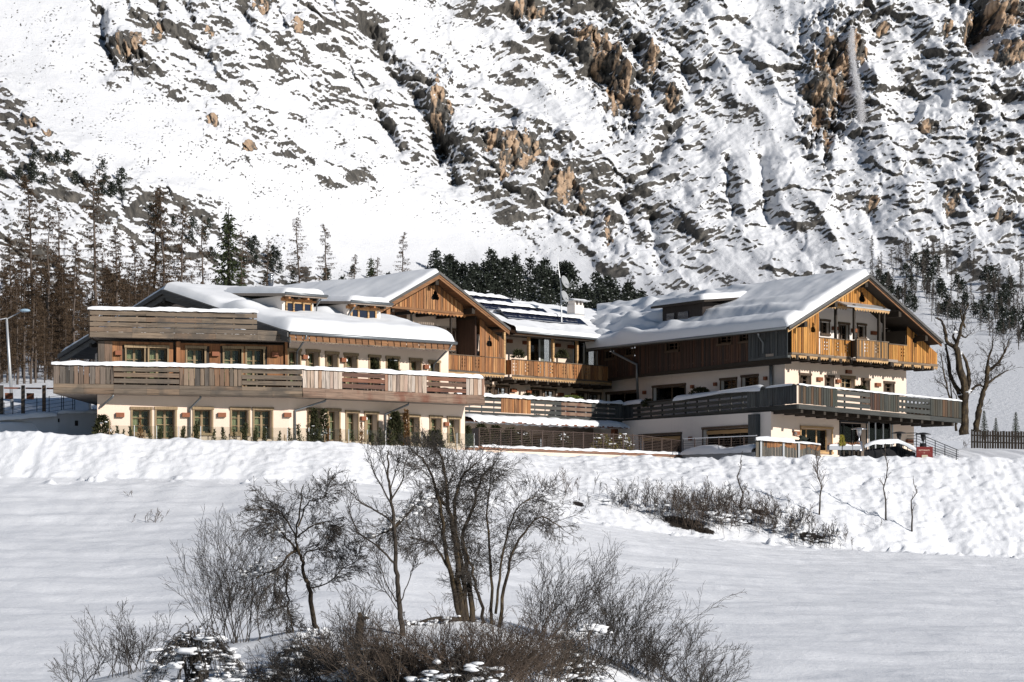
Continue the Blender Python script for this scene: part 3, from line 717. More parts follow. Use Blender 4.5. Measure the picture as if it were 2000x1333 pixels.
def build_left():
    # ground storey
    ha = [hole_px(FA, *w[:4]) for w in A_low]; hb = [hole_px(FB, *w[:4]) for w in B_low]
    wall('wall', LW, M['stucco'], FA, 0, FA.L, ZB, 6.9, ha, .42); wall('wall', LW, M['stucco'], FB, 0, FB.L, ZB, 7.2, hb, .42)
    for h, w in zip(ha, A_low): window(LW, FA, h, door=bool(w[4]), rows=4 if w[4] else 3)
    for h, w in zip(hb, B_low): window(LW, FB, h, door=True, rows=3, cfrac=(.5, .9))
    for x in ((226, 242), (355, 370), (425, 440.5), (554, 568)): lamp(LW, FA, x[0], x[1], 806, 816)
    for x, y in (((703, 712), 818), ((866, 874), 829)): lamp(LW, FB, x[0], x[1], y - 5, y + 5)
    # end walls
    left_end = Face((FA.P(0, 0).x + 2.6, 138), (FA.P(0, 0).x, 117)); wall('wall', LW, M['stucco'], left_end, 0, left_end.L, ZB, 9.2, (), .1)
    rend = Face((FB.P(FB.L, 0).x, FB.P(FB.L, 0).y), (FB.P(FB.L, 0).x - 7.5, 127.5 + 8.5)); wall('wall', LW, M['stucco'], rend, 0, rend.L, ZB, 7.2, (), .1)
    # upper storey: timber wall in front, plastered long side
    ua = [(*hole_px(FA, x0, x1, y, 720)[:2], 6.75, hole_px(FA, x0, x1, y, 720)[3]) for x0, x1, y in A_up]
    ub = [(*hole_px(FB, x0, x1, y, 730)[:2], 6.75, hole_px(FB, x0, x1, y, 730)[3]) for x0, x1, y in B_up]
    wall('wall', LW, M['beam'], FA, 0, FA.s(553), 6.9, 9.3, ua, .42, -.02)
    boards(LW, M['wood_grey'], FA, FA.s(191), FA.s(219), 7.0, 9.25, .36, .05, .05, seed=3)
    boards(LW, M['wood_brown'], FA, FA.s(219), FA.s(338), 7.0, 9.25, .27, .03, .0, [(a - .1, b + .1, c, d + .14) for a, b, c, d in ua], seed=4)
    fbox('post', LW, M['wood_brown'], FA, FA.s(343), FA.s(351), 6.9, 9.3, 0, .22)
    boards(LW, M['wood_brown'], FA, FA.s(351), FA.s(553), 7.0, 9.25, .27, .03, .0, [(a - .1, b + .1, c, d + .14) for a, b, c, d in ua], seed=5)
    for h in ua: window(LW, FA, h, door=True, rows=4, o=.03)
    for x, y in (((224, 237), 690), ((413, 427), 692), ((530, 543), 693)): lamp(LW, FA, x[0], x[1], y - 6, y + 6, .03)
    su1 = FB.s(876)
    wall('wall', LW, M['stucco'], FB, 0, su1, 6.9, 9.6, ub, .42)
    rend2 = Face(FB.P(su1, 0).xy, (FB.P(su1, 0) + Vector((-6.6, 7.5, 0))).xy); wall('wall', LW, M['stucco'], rend2, 0, rend2.L, 6.9, 9.9, (), .1)
    for h in ub: window(LW, FB, h, door=True, rows=4, cfrac=(.55, .9))
    for x, y in (((589, 598), 698), ((664, 673), 704), ((826, 834.5), 717)): lamp(LW, FB, x[0], x[1], y - 5, y + 5)
    fbox('corner_post', LW, M['wood_brown'], FA, FA.s(556), FA.s(561), 6.9, 9.5, -.1, .12)
    # ---------------- big balcony
    G1 = Face(at(104, 706, 115.6).xy, at(590, 716, 119).xy); G2 = Face(G1.P(G1.L, 0).xy, at(945, 740, 126.3).xy)
    zb, zt, zf = 7.08, 7.97, 6.56
    mb = MB(); pl = [G1.P(0, zf + .02, -.05), G1.P(G1.L, zf + .02, -.05), G2.P(G2.L, zf + .02, -.05), FB.P(FB.L, zf + .02, -.3), FB.P(0, zf + .02, -.3), FA.P(0, zf + .02, -.3), Vector((-22.3, 132, zf + .02))]
    mb.prism(pl, (0, 0, .3)); bal = mb.build('balcony', M['soffit'], LW)
    lft = Face((-22.35, 131), G1.P(0, 0).xy)
    planks(bal, M['wood_grey_h'], lft, 0, lft.L, zf, zb - .01, 2, .01, .08, .0, 5); boards(bal, M['wood_grey'], lft, 0, lft.L, zb, zt, .3, .03, 0, seed=8)
    def rail(f, secs, fas, fmat, cap_to=None):
        for k, (x0, x1, kind, mat) in enumerate(secs):
            a, b = max(0, f.s(x0)), min(f.L, f.s(x1))
            if kind == 'v': boards(bal, M[mat], f, a, b, zb - .02, zt - .03, .245, .03, .03, gap=.03, jit=.02, seed=20 + k + int(x0), zj=.02)
            else:
                planks(bal, M[mat], f, a, b, zb + .06, zt - .04, 3, .075, .045, .02, 30 + k)
                n = max(2, int((b - a) / 1.05))
                for i in range(n): 
                    s_ = a + (b - a) * (i + .5) / n; fbox('post', bal, M['wood_grey_h'], f, s_ - .035, s_ + .035, zf + .2, zt - .05, -.06, .015)
            ns = 2 if b - a > 2.4 else 1
            for i in range(ns):
                a_, b_ = a + (b - a) * i / ns, a + (b - a) * (i + 1) / ns
                mb = MB(); fmb(mb, f, a_ + .003, b_ - .003, zb - .22, zb - .03, .0, .05, rng.random()); mb.build('fascia_plank', M[fmat], bal)
                mb = MB(); prof = [(.0, zf), (.06, zf), (.10, zf + .08), (.10, zf + .2), (.06, zf + .29), (.0, zf + .3)]
                mb.prism([f.P(a_ + .003, z_, o_) for o_, z_ in prof], f.d3 * (b_ - a_ - .006), rng.random()); mb.build('fascia_plank', M[fmat], bal)
        fbox('handrail', bal, M['wood_grey_h'], f, 0, f.L, zt - .02, zt + .04, -.06, .12)
    rail(G1, [(104, 222, 'v', 'wood_grey'), (222, 350, 'h', 'wood_grey_h'), (350, 472, 'v', 'wood_grey'), (472, 592, 'h', 'wood_grey_h')], 0, 'wood_grey_h')
    rail(G2, [(589, 634, 'v', 'wood_red'), (634, 667, 'v', 'wood_red'), (667, 750, 'h', 'wood_red_h'), (750, 832, 'v', 'wood_red'), (832, 909, 'h', 'wood_red_h'), (909, 946, 'v', 'wood_red')], 0, 'wood_red_f')
    gr = Face(G2.P(G2.L, 0).xy, FB.P(FB.L, 0, -.2).xy); boards(bal, M['wood_red'], gr, 0, gr.L, zf, zt, .26, .03, 0, seed=77)
    snow_strip('snow_cap', LW, [G1.P(-.1, zt + .04, .02), G1.P(G1.L, zt + .04, .02), G2.P(G2.L - .1, zt + .04, .02)], .36, .17, G1.n3, 3)
    # ---------------- roof terrace in front of the gable
    H1 = Face(at(175, 600, 116.4).xy, at(502, 607, 118.3).xy); H2 = Face(H1.P(H1.L, 0).xy, at(563, 660, 119.2).xy)
    z0, z1 = 9.39, 10.76
    mb = MB(); mb.prism([H1.P(0, z0 + .03, -.04), H1.P(H1.L, z0 + .03, -.04), H2.P(H2.L, z0 + .03, -.05), FB.P(.3, z0 + .03, -.3), Vector((-15, 131, z0 + .03)), Vector((-21.6, 131, z0 + .03))], (0, 0, .15))
    ter = mb.build('terrace', M['soffit'], LW)
    rows = [(z0, .27), (z0 + .285, .22), (z0 + .55, .2), (z0 + .81, .22), (z0 + 1.11, .2)]
    for r_, (zz, hh) in enumerate(rows):
        nseg = 4 if r_ < 2 else 3
        for i in range(nseg):
            a, b = H1.L * i / nseg, H1.L * (i + 1) / nseg; mb = MB(); fmb(mb, H1, a + .004, b - .004, zz, zz + hh, .0 if r_ > 1 else .02, .05 if r_ > 1 else .09, rng.random())
            mb.build('plank', M['wood_grey_h'], ter)
    for i in range(9): s_ = .4 + (H1.L - .6) * i / 8; fbox('post', ter, M['wood_grey_h'], H1, s_ - .045, s_ + .045, z0, z1, -.1, -.004)
    fbox('handrail', ter, M['wood_grey_h'], H1, 0, H1.L, z1 - .03, z1 + .03, -.14, .1)
    for r_, (zz, hh) in enumerate(rows):   # the part that runs under the roof edge
        zz1 = min(zz + hh, 10.0 if r_ < 3 else 9.4)
        if zz < 9.75:
            mb = MB(); fmb(mb, H2, 0, H2.L, zz, zz1, .0, .04, rng.random()); mb.build('plank', M['wood_grey_h'], ter)
    snow_strip('snow_cap', LW, [H1.P(-.1, z1 + .03, -.02), H1.P(H1.L + .05, z1 + .03, -.02)], .36, .15, H1.n3, 5)
    snow_strip('snow_layer', LW, [H1.P(.2, z0 + .2, -1.6), H1.P(H1.L, z0 + .2, -1.6)], 2.6, .42, H1.n3, 6)
    H0 = Face((-21.6, 130), H1.P(0, 0).xy)
    planks(ter, M['wood_grey_h'], H0, 0, H0.L, z0, z1 - .1, 5, .05, .05, 0, 9)
    # ---------------- roof
    u = Vector((.77, .638, 0)); v = Vector((-.66, .75, 0)); E0 = Vector((-11.19, 118.3, 9.82)); E1 = E0 + u * 10.66
    Rg0 = E0 + v * 11.5 + Vector((0, 0, 3.0)); Rg1 = E1 + v * 11.5 + Vector((0, 0, 3.0)); W0 = E0 + v * 22.4 + Vector((0, 0, .1)); W1 = E1 + v * 22.4 + Vector((0, 0, .1))
    roof_slab('roof', LW, E0, E1, Rg1, Rg0, .22, M['rake']); roof_slab('roof', LW, Rg0, Rg1, W1, W0, .22, M['rake'])
    # gable wall set back under the roof, in shade
    gw = MB(); q = u * 1.5; gw.add([E0 + v * 2 + q + Vector((0, 0, -1.5)), E0 + v * 21 + q + Vector((0, 0, -1.5)), E0 + v * 21 + q + Vector((0, 0, .1)), E0 + v * 11.5 + q + Vector((0, 0, 2.74)), E0 + v * 2 + q + Vector((0, 0, .3))], [(0, 1, 2, 3, 4)])
    gw.build('gable_wall', M['stucco_white'], LW)
    for a, b in ((E0, Rg0), (W0, Rg0)):
        for dz, dep, o_ in ((-.02, .24, -.05), (-.27, .3, .10)):
            mb = MB(); mb.prism([a + u * o_ + Vector((0, 0, dz)), b + u * o_ + Vector((0, 0, dz)), b + u * o_ + Vector((0, 0, dz - dep)), a + u * o_ + Vector((0, 0, dz - dep))], -u * .07, rng.random()); mb.build('rake_board', M['rake'], LW)
    for t_ in (4.5, 8.2, 11.5, 15.2, 19):
        p = E0 + v * t_ + Vector((0, 0, 3.0 * (1 - abs(t_ - 11.5) / 11.5) - .5)); mb = MB(); d = v * .11
        mb.prism([p - d, p + d, p + d + Vector((0, 0, -.25)), p - d + Vector((0, 0, -.25))], u * 1.6); mb.build('purlin', M['beam'], LW)
    bank = lambda U, V, Lu, Lv: .16 * np.exp(-((V - .9) / .7) ** 2) + .22 * np.exp(-((V - 5.2) / .8) ** 2) * np.clip(np.sin(U * 1.15 + .6), 0, 1) - .14 * np.exp(-((V - 6.6) / .6) ** 2)
    snow_slab('roof_snow', LW, E0, E1, Rg1, Rg0, .44, 1, (1, 1, 0, 1), .6, fn=bank); snow_slab('roof_snow', LW, W1, W0, Rg0, Rg1, .36, 2, (1, 1, 0, 1), .6)
    # gutter, tiled fascia and brackets along the eave
    FE = Face(E0.xy, E1.xy)
    pipe('gutter', LW, [E0 + Vector((0, 0, -.06)) + FE.n3 * .08, E1 + Vector((0, 0, -.06)) + FE.n3 * .08], .085)
    for k in range(26):
        a = FE.L * k / 26; b = FE.L * (k + 1) / 26; mb = MB(); mb.prism([FE.P(a, 9.71, -.02), FE.P(b - .06, 9.71, -.02), FE.P(b + .06, 9.39, -.12), FE.P(a + .12, 9.39, -.12)], FE.n3 * .04, rng.random()); mb.build('eave_tile', M['rake_brown'], LW)
    mb = MB(); n3 = FE.n3
    mb.prism([FE.P(0, 9.41, -.14), FE.P(FE.L, 9.41, -.14), FB.P(FB.L - 1, 9.6, 0) , FB.P(0, 9.6, 0)], (0, 0, .05)); mb.build('soffit', M['soffit'], LW)
    teeth(LW, M['wood_grey_h'], FE, 0, FE.L, 9.40, .08, -.1, .22)
    # down pipes
    pipe('down_pipe', LW, [FE.P(1.0, 9.72, .06), FE.P(1.0, 9.55, .02), FB.P(.4, 8.95, .12), FB.P(.35, 7.0, .12)], .05)
    pipe('down_pipe', LW, [FE.P(FE.L - .3, 9.7, .06), FE.P(FE.L - .4, 9.5, 0), FB.P(su1 - 1.1, 8.7, .1), FB.P(su1 - 1.15, 7.0, .1)], .05)
    for (f_, g_, px, tx) in ((FA, G1, 370, 386), (FA, G1, 196, 216), (FB, G2, 597, 618), (FB, G2, 751, 780)):
        s_ = f_.s(px) if px != 597 else .3; s2 = f_.s(tx)
        pts = [f_.P(s2, 6.56, .8), f_.P(s2, 6.46, .78), f_.P(s_, 5.95, .1)]
        if px != 196: pts.append(f_.P(s_, 3.9, .1))
        pipe('down_pipe', LW, pts, .055)
    # ---------------- dormers
    n = u.cross(v + Vector((0, 0, .261))).normalized()
    for k, (bx, by, wx, wy, fx, fy) in enumerate([((551, 612), 618, (557, 608), (589, 616), (544, 626), 574.5), ((678, 743), 630, (684, 734), (602, 628), (672, 753), 590)]):
        base = plane_hit((bx[0] + bx[1]) / 2, by, E0 + Vector((0, 0, .15)), n)
        fd = Face((base - u * 5).xy, (base + u * 5).xy)
        a, b = fd.s(bx[0]), fd.s(bx[1]); zt = fd.z(bx[0], fy + 3); zl = base.z - .45
        mb = MB(); mb.prism([fd.P(a, zl, 0), fd.P(b, zl, 0), fd.P(b, zt, 0), fd.P(a, zt, 0)], v * 4.2); dm = mb.build('dormer', M['stucco_white'], LW)
        w0, w1 = fd.s(wx[0]), fd.s(wx[1]); zz0, zz1 = fd.z(wx[1], wy[1]) + .03, fd.z(wx[0], wy[0])
        mb = MB(); fmb(mb, fd, w0, w1, zz0, zz0 + .1, .01, .09); fmb(mb, fd, w0, w1, zz1 - .08, zz1, .01, .09)
        cuts = [w0, w0 + (w1 - w0) * .3, w0 + (w1 - w0) * .68, w1]
        for c in cuts: c_ = min(max(c, w0 + .04), w1 - .04); fmb(mb, fd, c_ - .05, c_ + .05, zz0 + .1, zz1 - .08, .012, .088)
        mb.build('window', M['wood_gold_h'], dm)
        for c0, c1 in zip(cuts[:-1], cuts[1:]): fbox('pane', dm, M['solar'], fd, c0 + .05, c1 - .05, zz0 + .1, zz1 - .08, .012, .03)
        for i in range(4): s_ = a + .1 + (b - a - .2) * i / 3; fbox('rafter', dm, M['beam'] if i % 2 else M['wood_orange'], fd, s_ - .06, s_ + .06, zt - .2, zt - .02, .01, .55)
        fbox('beam', dm, M['wood_orange'], fd, a - .1, b + .1, zt - .28, zt - .12, .02, .16)
        r0, r1 = fd.s(fx[0]), fd.s(fx[1]); q0 = fd.P(r0, zt + .06, .62); q1 = fd.P(r1, zt + .06, .62); up = v * 5.6 + Vector((0, 0, .42))
        roof_slab('dormer_roof', dm, q0, q1, q1 + up, q0 + up, .14, M['soffit'])
        pipe('gutter', dm, [q0 - u * .02 + fd.n3 * .05, q1 + fd.n3 * .05], .07)
        snow_slab('snow', dm, q0, q1, q1 + up, q0 + up, .36, 7 + k, (1, 1, 0, 1), .5, over=.05)
        if k == 1: pipe('down_pipe', dm, [fd.P(a + .25, zt, .6), fd.P(a + .2, zt - .35, .2), fd.P(a + .05, zt - .6, .08), fd.P(a + .05, zl + .3, .08)], .045)
        else: pipe('down_pipe', dm, [fd.P(b + .2, zt, .5), fd.P(b + .12, zt - .4, .15), fd.P(b + .08, zl + .3, .1)], .04)
    # steel flue behind the ridge
    p = at(529, 560, 134); fl = MB(); fl.tube([p + Vector((0, 0, -1.5)), p + Vector((0, 0, .35))], .13, 12); fl.tube([p + Vector((0, 0, .35)), p + Vector((0, 0, .47))], .17, 12); fl.tube([p + Vector((0, 0, .6)), p + Vector((0, 0, .72))], [.19, .15], 12); fl.tube([p + Vector((0, 0, .47)), p + Vector((0, 0, .6))], .10, 10)
    fl.build('flue_pipe', M['steel'], LW, True)
build_left()
# ================================================================== MIDDLE WING
MW = thing('hotel_wing', 'middle hotel wing with orange timber gable, carved balcony and solar panels on the roof', 'building', (0, 146, 4.2), 'wings of the alpine hotel')
FM = Face((6.0 - .69 * 16.2, 153.9 - .72 * 16.2), (6.3, 154.2))
vM = Vector((-.72, .69, 0)); uM = Vector((.69, .72, 0))
def trefoil(f, px, py, r, kind='trefoil'):
    s, z = f.s(px), f.z(px, py)
    if kind == 'trefoil':
        pts = []
        for k in range(24):
            q = 2 * math.pi * k / 24 + math.pi / 2; rr = r * (.82 + .22 * math.cos(3 * (q - math.pi / 2))); pts.append((s + rr * math.cos(q), z + rr * math.sin(q)))
        return pts
    if kind == 'bottle':
        return [(s + x * r, z + y * r) for x, y in [(-1, -.9), (-.6, -1.15), (.6, -1.15), (1, -.9), (1.05, -.35), (.75, .1), (.35, .3), (.35, .75), (.55, .85), (.2, 1.05), (.1, 1.55), (-.1, 1.55), (-.2, 1.05), (-.55, .85), (-.35, .75), (-.35, .3), (-.75, .1), (-1.05, -.35)]]
    if kind == 'pear':
        return [(s + x * r, z + y * r) for x, y in [(-.6, -1), (.6, -1), (1, -.7), (1, -.2), (.6, .35), (.35, .9), (0, 1.15), (-.35, .9), (-.6, .35), (-1, -.2), (-1, -.7)]]
def carved(f, s, z, w=.5):
    """cut-out hearts and lozenges of a carved railing"""
    out = []
    for j in (-1, 0, 1):
        for i in (-1, 1):
            c, d = s + i * w * .22, z + j * .2; out.append([(c - .055, d), (c, d - .075), (c + .055, d), (c, d + .075)])
    return out
def build_middle():
    zg = FM.z(754, 596); zfl = 9.55; s0 = 0.2
    sR = FM.s(985)
    # roof of the gable
    fo = FM.off(.95); sp = fo.s(858.5); zp = fo.z(858.5, 533); sr = fo.s(996); zr = fo.z(996, 643); sl = sp - (sr - sp); zl = zr
    Pk = fo.P(sp, zp); Rr = fo.P(sr, zr); Ll = fo.P(sl, zl); L = 17.0
    roof_slab('roof', MW, Rr, Pk, Pk + vM * L, Rr + vM * L, .2, M['rake_brown']); roof_slab('roof', MW, Ll, Pk, Pk + vM * L, Ll + vM * L, .2, M['rake_brown'])
    slope = (zp - zr) / (sr - sp)
    dr = lambda U, V, Lu, Lv: .10 * np.sin(V * 1.1 + U * .5) * np.exp(-((U - 5) / 5) ** 2)
    snow_slab('roof_snow', MW, Ll, Ll + vM * L, Pk + vM * L, Pk, .26, 11, (1, 0, 0, 1), .45, fn=dr); snow_slab('roof_snow', MW, Rr + vM * 6, Rr, Pk, Pk + vM * 6, .10, 12, (1, 1, 0, 0), .3)
    for a, b in ((Ll, Pk), (Rr, Pk)):
        mb = MB(); mb.prism([a + Vector((0, 0, .06)), b + Vector((0, 0, .06)), b + Vector((0, 0, -.1)), a + Vector((0, 0, -.1))], fo.n3 * .06, .1); mb.build('rake_board', M['rake'], MW)
        mb = MB(); o_ = fo.n3 * -.1; mb.prism([a + o_ + Vector((0, 0, -.1)), b + o_ + Vector((0, 0, -.1)), b + o_ + Vector((0, 0, -.36)), a + o_ + Vector((0, 0, -.36))], fo.n3 * .07, .6); mb.build('rake_board', M['rake_brown'], MW)
    line = lambda s: zp - .30 - abs(s - sp) * slope          # underside of the roof in the gable plane
    # gable boards above the loggia
    zb_ = zg - .02
    a0 = sp - (zp - .3 - zb_) / slope; a1 = sp + (zp - .3 - zb_) / slope
    tre = trefoil(FM, 849, 579, .34)
    boards(MW, M['wood_orange'], FM, a0 + .05, a1 - .1, zb_, line, .19, .03, 0, polys=[tre], gap=.034, jit=.03, seed=41)
    fbox('attic_backing', MW, M['room'], FM, a0, a1, zb_, zp - .6, -1.2, -1.1) if False else None
    mb = MB(); mb.add([FM.P(a0 + .3, zb_, -.4), FM.P(a1 - .3, zb_, -.4), FM.P(sp, zp - .5, -.4)], [(0, 1, 2)]); mb.build('attic_wall', M['room'], MW)
    fbox('beam', MW, M['rake_brown'], FM, FM.s(756), a1 - .1, zb_ - .14, zb_ - .002, -.06, .06)
    teeth(MW, M['wood_orange'], FM, FM.s(800), a1 - .5, zb_ - .14, .18, -.02, .3)
    for k in range(5): s_ = FM.s(770) + k * 1.75; fbox('beam', MW, M['beam'], FM, s_ - .09, s_ + .09, zb_ - .34, zb_ - .15, -1.7, -.08)
    for s_, z_ in ((sp, zp - .55), (sp + 3.1, zp - .55 - 3.1 * slope), (sr - .6, zr + .12)):
        fbox('purlin', MW, M['beam'], FM, s_ - .13, s_ + .13, z_ - .17, z_ + .17, -.3, .75)
    # side panel, columns and posts
    bot = zfl + .02
    fbox('column', MW, M['wood_orange'], FM, FM.s(753), FM.s(760), zfl, zb_ - .14, -.05, .1)
    boards(MW, M['wood_orange'], FM, FM.s(935.6), FM.s(946), bot, lambda s: min(zb_ - .14, line(s)), .2, .05, .03, seed=43)
    bt = trefoil(FM, 955, 668, .25, 'bottle')
    boards(MW, M['wood_orange'], FM, FM.s(946.5), FM.s(984), bot, lambda s: line(s) - .12, .19, .03, 0, polys=[bt], gap=.034, jit=.03, seed=44)
    fbox('side_backing', MW, M['room'], FM, FM.s(947), FM.s(983), bot, 11.6, -.5, -.42)
    for px in (809.5, 886): fbox('post', MW, M['beam'], FM, FM.s(px) - .06, FM.s(px) + .06, zfl, zb_ - .14, -.3, -.18)
    # recessed wall, upper storey
    FW = FM.off(-1.75); ends = FM.L
    up = [(832, 858, 637, 664), (873, 895, 642, 690)]
    dr_ = [(1034, 1079, 655, 700), (1120, 1166, 663, 708)]
    hu = [hole_px(FW, *w) for w in up]; hd = [(FW.s(a), FW.s(b), zfl + .05, FW.z((a + b) / 2, c)) for a, b, c, d in dr_]
    wall('wall', MW, M['stucco'], FW, 0, ends, zfl - .1, zr + .15, hu + hd, .3)
    mb = MB(); mb.add([FW.P(0, zr, 0), FW.P(sr + .5, zr, 0), FW.P(sp, zp - .4, 0)], [(0, 1, 2)]); mb.build('gable_wall', M['stucco'], MW)
    for h in hu: window(MW, FW, h, 'trim_dark', .25, rows=3, curtain='curtain_w', cfrac=(.7, .4))
    for h in hd: window(MW, FW, h, 'white', .14, True, 1, 'curtain_w', cfrac=(0, .45))
    for x, y in (((914, 922), 657), ((989, 998), 667), ((1020, 1028), 670), ((1084, 1092), 675), ((1108, 1118), 678)): lamp(MW, FW, x[0], x[1], y - 5, y + 5, disc=False)
    fbox('partition', MW, M['wood_dark'], FM, FM.s(930), FM.s(933), zfl, zb_ - .3, -1.75, -.1)  # dark timber puts the shade of the loggia's inner side into the colour
    for px in (986, 1034.5, 1081.5, 1128.5): fbox('post', MW, M['wood_gold_h'], FM, FM.s(px) - .08, FM.s(px) + .08, zfl, zr - .1, -.16, .0)
    # carved balconies
    for (x0, x1, o, zt, zb2, hp, sd) in ((815, 985, .0, 10.52, 9.62, [(834, 0), (862, 0), (904, 0), (931, 0)], 51), (989.5, 1184, .45, 10.45, 9.53, [(1005, 0), (1028, 0), (1053, 0), (1076, 0), (1101, 0), (1122, 0), (1146, 0)], 52)):
        a, b = FM.s(x0), FM.s(x1); ff = FM.off(o)
        mb = MB(); fmb(mb, FM, a, b, zb2 - .3, zb2 - .16, -1.74, o - .03); bl = mb.build('balcony', M['soffit'], MW)
        polys = []
        for px, _ in hp: polys += carved(ff, ff.s(px), (zt + zb2) / 2 + .02)
        boards(bl, M['wood_orange'], ff, a, b, zb2, zt, .17, .03, 0, polys=polys, gap=.03, jit=.03, seed=sd, zj=.01)
        fbox('handrail', bl, M['wood_grey_h'], ff, a, b, zt + .002, zt + .05, -.05, .08)
        mb = MB(); fmb(mb, ff, a, b, zb2 - .12, zb2 - .01, 0, .05); mb.build('fascia_plank', M['wood_grey_h'], bl)
        teeth(bl, M['wood_gold_h'], ff, a, b, zb2 - .12, .2, -.005, .24)
        s_ = a + .3
        while s_ < b: fbox('joist', bl, M['beam'], FM, s_ - .09, s_ + .09, zb2 - .5, zb2 - .302, -1.74, o + .02); s_ += 1.0
        if x0 > 900:
            for q_ in (0, 1):
                fs = Face(ff.P(b if q_ else a, 0).xy, FM.P(b if q_ else a, 0, -.2 if not q_ else -1.7).xy); boards(bl, M['wood_orange' if not q_ else 'wood_grey'], fs, 0, fs.L, zb2, zt, .2, .03, 0, seed=53 + q_)
    # eave and roof of the right half
    e0 = FM.P(FM.s(994), 0, .6); e1 = FM.P(FM.s(1208), 0, .6); e0.z = fo.z(996, 645); e1.z = e0.z - .05
    r0 = e0 + vM * 7.6 + Vector((0, 0, 2.75)); r1 = e1 + vM * 7.6 + Vector((0, 0, 2.75)); bk = vM * 7.6 + Vector((0, 0, -2.7))
    roof_slab('roof', MW, e0, e1, r1 + uM * 7, r0, .2, M['rake_brown']); roof_slab('roof', MW, r0, r1, r1 + bk, r0 + bk, .2, M['rake_brown'])
    snow_slab('roof_snow', MW, e0, e1 + uM * 1.5, r1 + uM * 9, r0, .22, 14, (1, 0, 0, 0), .35, wav=.3)
    snow_slab('roof_snow', MW, r0 + bk, r1 + bk, r1, r0, .2, 15, (1, 0, 0, 0), .35)
    pipe('gutter', MW, [e0 + FM.n3 * .07 + Vector((0, 0, -.03)), e1 + FM.n3 * .07 + Vector((0, 0, -.03))], .08)
    mb = MB(); q0 = FM.P(FM.s(990), e0.z - .24, .55); q1 = FM.P(FM.L, e0.z - .24, .55); mb.prism([q0, q1, FW.P(FW.L, e0.z - .1, 0), FW.P(FM.s(990), e0.z - .1, 0)], (0, 0, .05)); mb.build('soffit', M['beam'], MW)
    # tilted solar panels with snow in front
    up_ = (r0 - e0).normalized()
    for row, (t_, i0, i1) in enumerate(((2.35, 0.3, 7.9), (4.3, -.4, 6.3), (6.3, -1.6, 5.0))):
        x = i0
        while x < i1:
            base = e0 + uM * (x + 1.3) + up_ * t_ + Vector((0, 0, .22)); tilt = (up_ * 1.0 + Vector((0, 0, .30))).normalized()
            w_ = min(1.62, i1 - x); mb = MB(); nn = uM.cross(tilt).normalized()
            mb.prism([base, base + uM * w_, base + uM * w_ + tilt * .95, base + tilt * .95], nn * .05); p_ = mb.build('solar_panel', M['solar'], MW)
            mb = MB(); 
            for q in (base, base + tilt * .93): mb.prism([q + nn * .052, q + uM * w_ + nn * .052, q + uM * w_ + tilt * .04 + nn * .052, q + tilt * .04 + nn * .052], nn * .02)
            mb.build('panel_frame', M['galv'], p_)
            x += 1.66
        snow_strip('snow', MW, [e0 + uM * (i0 + 1.2) + up_ * (t_ + .92) + Vector((0, 0, .45)), e0 + uM * (i1 + 1.0) + up_ * (t_ + .92) + Vector((0, 0, .45))], .85, .2, vM, 20 + row, wav=.6)
    # middle storey wall
    FX = FM.off(-1.0)
    mid = [(948, 967, 751, 776), (969, 993, 752.5, 778), (1037, 1060, 757, 782), (1062.5, 1085.5, 759, 784), (1125, 1147.6, 764, 788), (1151, 1173, 766, 790)]
    hm = [hole_px(FX, *w) for w in mid]; hm = [(a - .04, b + .04, c, d) for a, b, c, d in hm]
    gr_ = [(1030, 1060, 851, 884)]
    hg = [hole_px(FX, *w) for w in gr_]
    wall('wall', MW, M['stucco'], FX, 0, FX.L + 2.5, 6.6, zfl - .3, hm, .3); wall('wall', MW, M['stucco'], FX.off(.35), 0, FX.L + 2, 3.7, 6.6, hg, .3)
    for h in hm: window(MW, FX, h, 'trim_dark', .25, rows=3, curtain='curtain_w', cfrac=(.5, .6))
    for h in hg: window(MW, FX.off(.35), h, 'trim', .25, True, rows=3, curtain='curtain_w', cfrac=(.3, .8))
    for x, y in (((996, 1006), 763), ((1027, 1035), 766), ((1089, 1098), 771), ((1115, 1125), 772)): lamp(MW, FX, x[0], x[1], y - 4, y + 4, disc=False)
    # terrace with plank railing
    T1 = Face((7.14 - .69 * 15.5, 149.5 - .72 * 15.5), (7.14, 149.5))
    zt, zf = 7.78, 6.6; mb = MB(); mb.prism([T1.P(0, zf + .02, -.04), T1.P(T1.L, zf + .02, -.04), FX.P(FX.L, zf + .02, 0), FX.P(0, zf + .02, 0)], (0, 0, .16)); te = mb.build('terrace', M['soffit'], MW)
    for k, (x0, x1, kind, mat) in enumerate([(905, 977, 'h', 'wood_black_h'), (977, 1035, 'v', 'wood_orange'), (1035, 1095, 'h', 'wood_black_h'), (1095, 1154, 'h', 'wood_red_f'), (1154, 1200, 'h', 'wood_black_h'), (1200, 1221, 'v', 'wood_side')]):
        a, b = max(0, T1.s(x0)), min(T1.L, T1.s(x1))
        if kind == 'v': boards(te, M[mat], T1, a, b, zf + .28, zt - .02, .2, .03, .045, seed=60 + k, gap=.03)
        else:
            planks(te, M[mat], T1, a, b, zf + .3, zt - .06, 3, .1, .04, .02, 60 + k)
            n = max(2, int((b - a) / .9))
            for i in range(n): s_ = a + (b - a) * (i + .5) / n; fbox('post', te, M['galv'], T1, s_ - .025, s_ + .025, zf + .18, zt - .02, -.05, .012)
        mb = MB(); fmb(mb, T1, a, b, zf - .04, zf + .24, 0, .05, rng.random()); mb.build('fascia_plank', M['wood_black_h'], te)
    fbox('handrail', te, M['wood_black_h'], T1, 0, T1.L, zt - .02, zt + .03, -.06, .1)
    snow_strip('snow_cap', MW, [T1.P(.3, zt + .03, .02), T1.P(T1.L - .2, zt + .03, .02)], .42, .17, T1.n3, 8, wav=.7)
    # low snow covered canopy
    C1 = T1.off(.55); a, b = C1.s(908), C1.s(1212); zc = 6.18
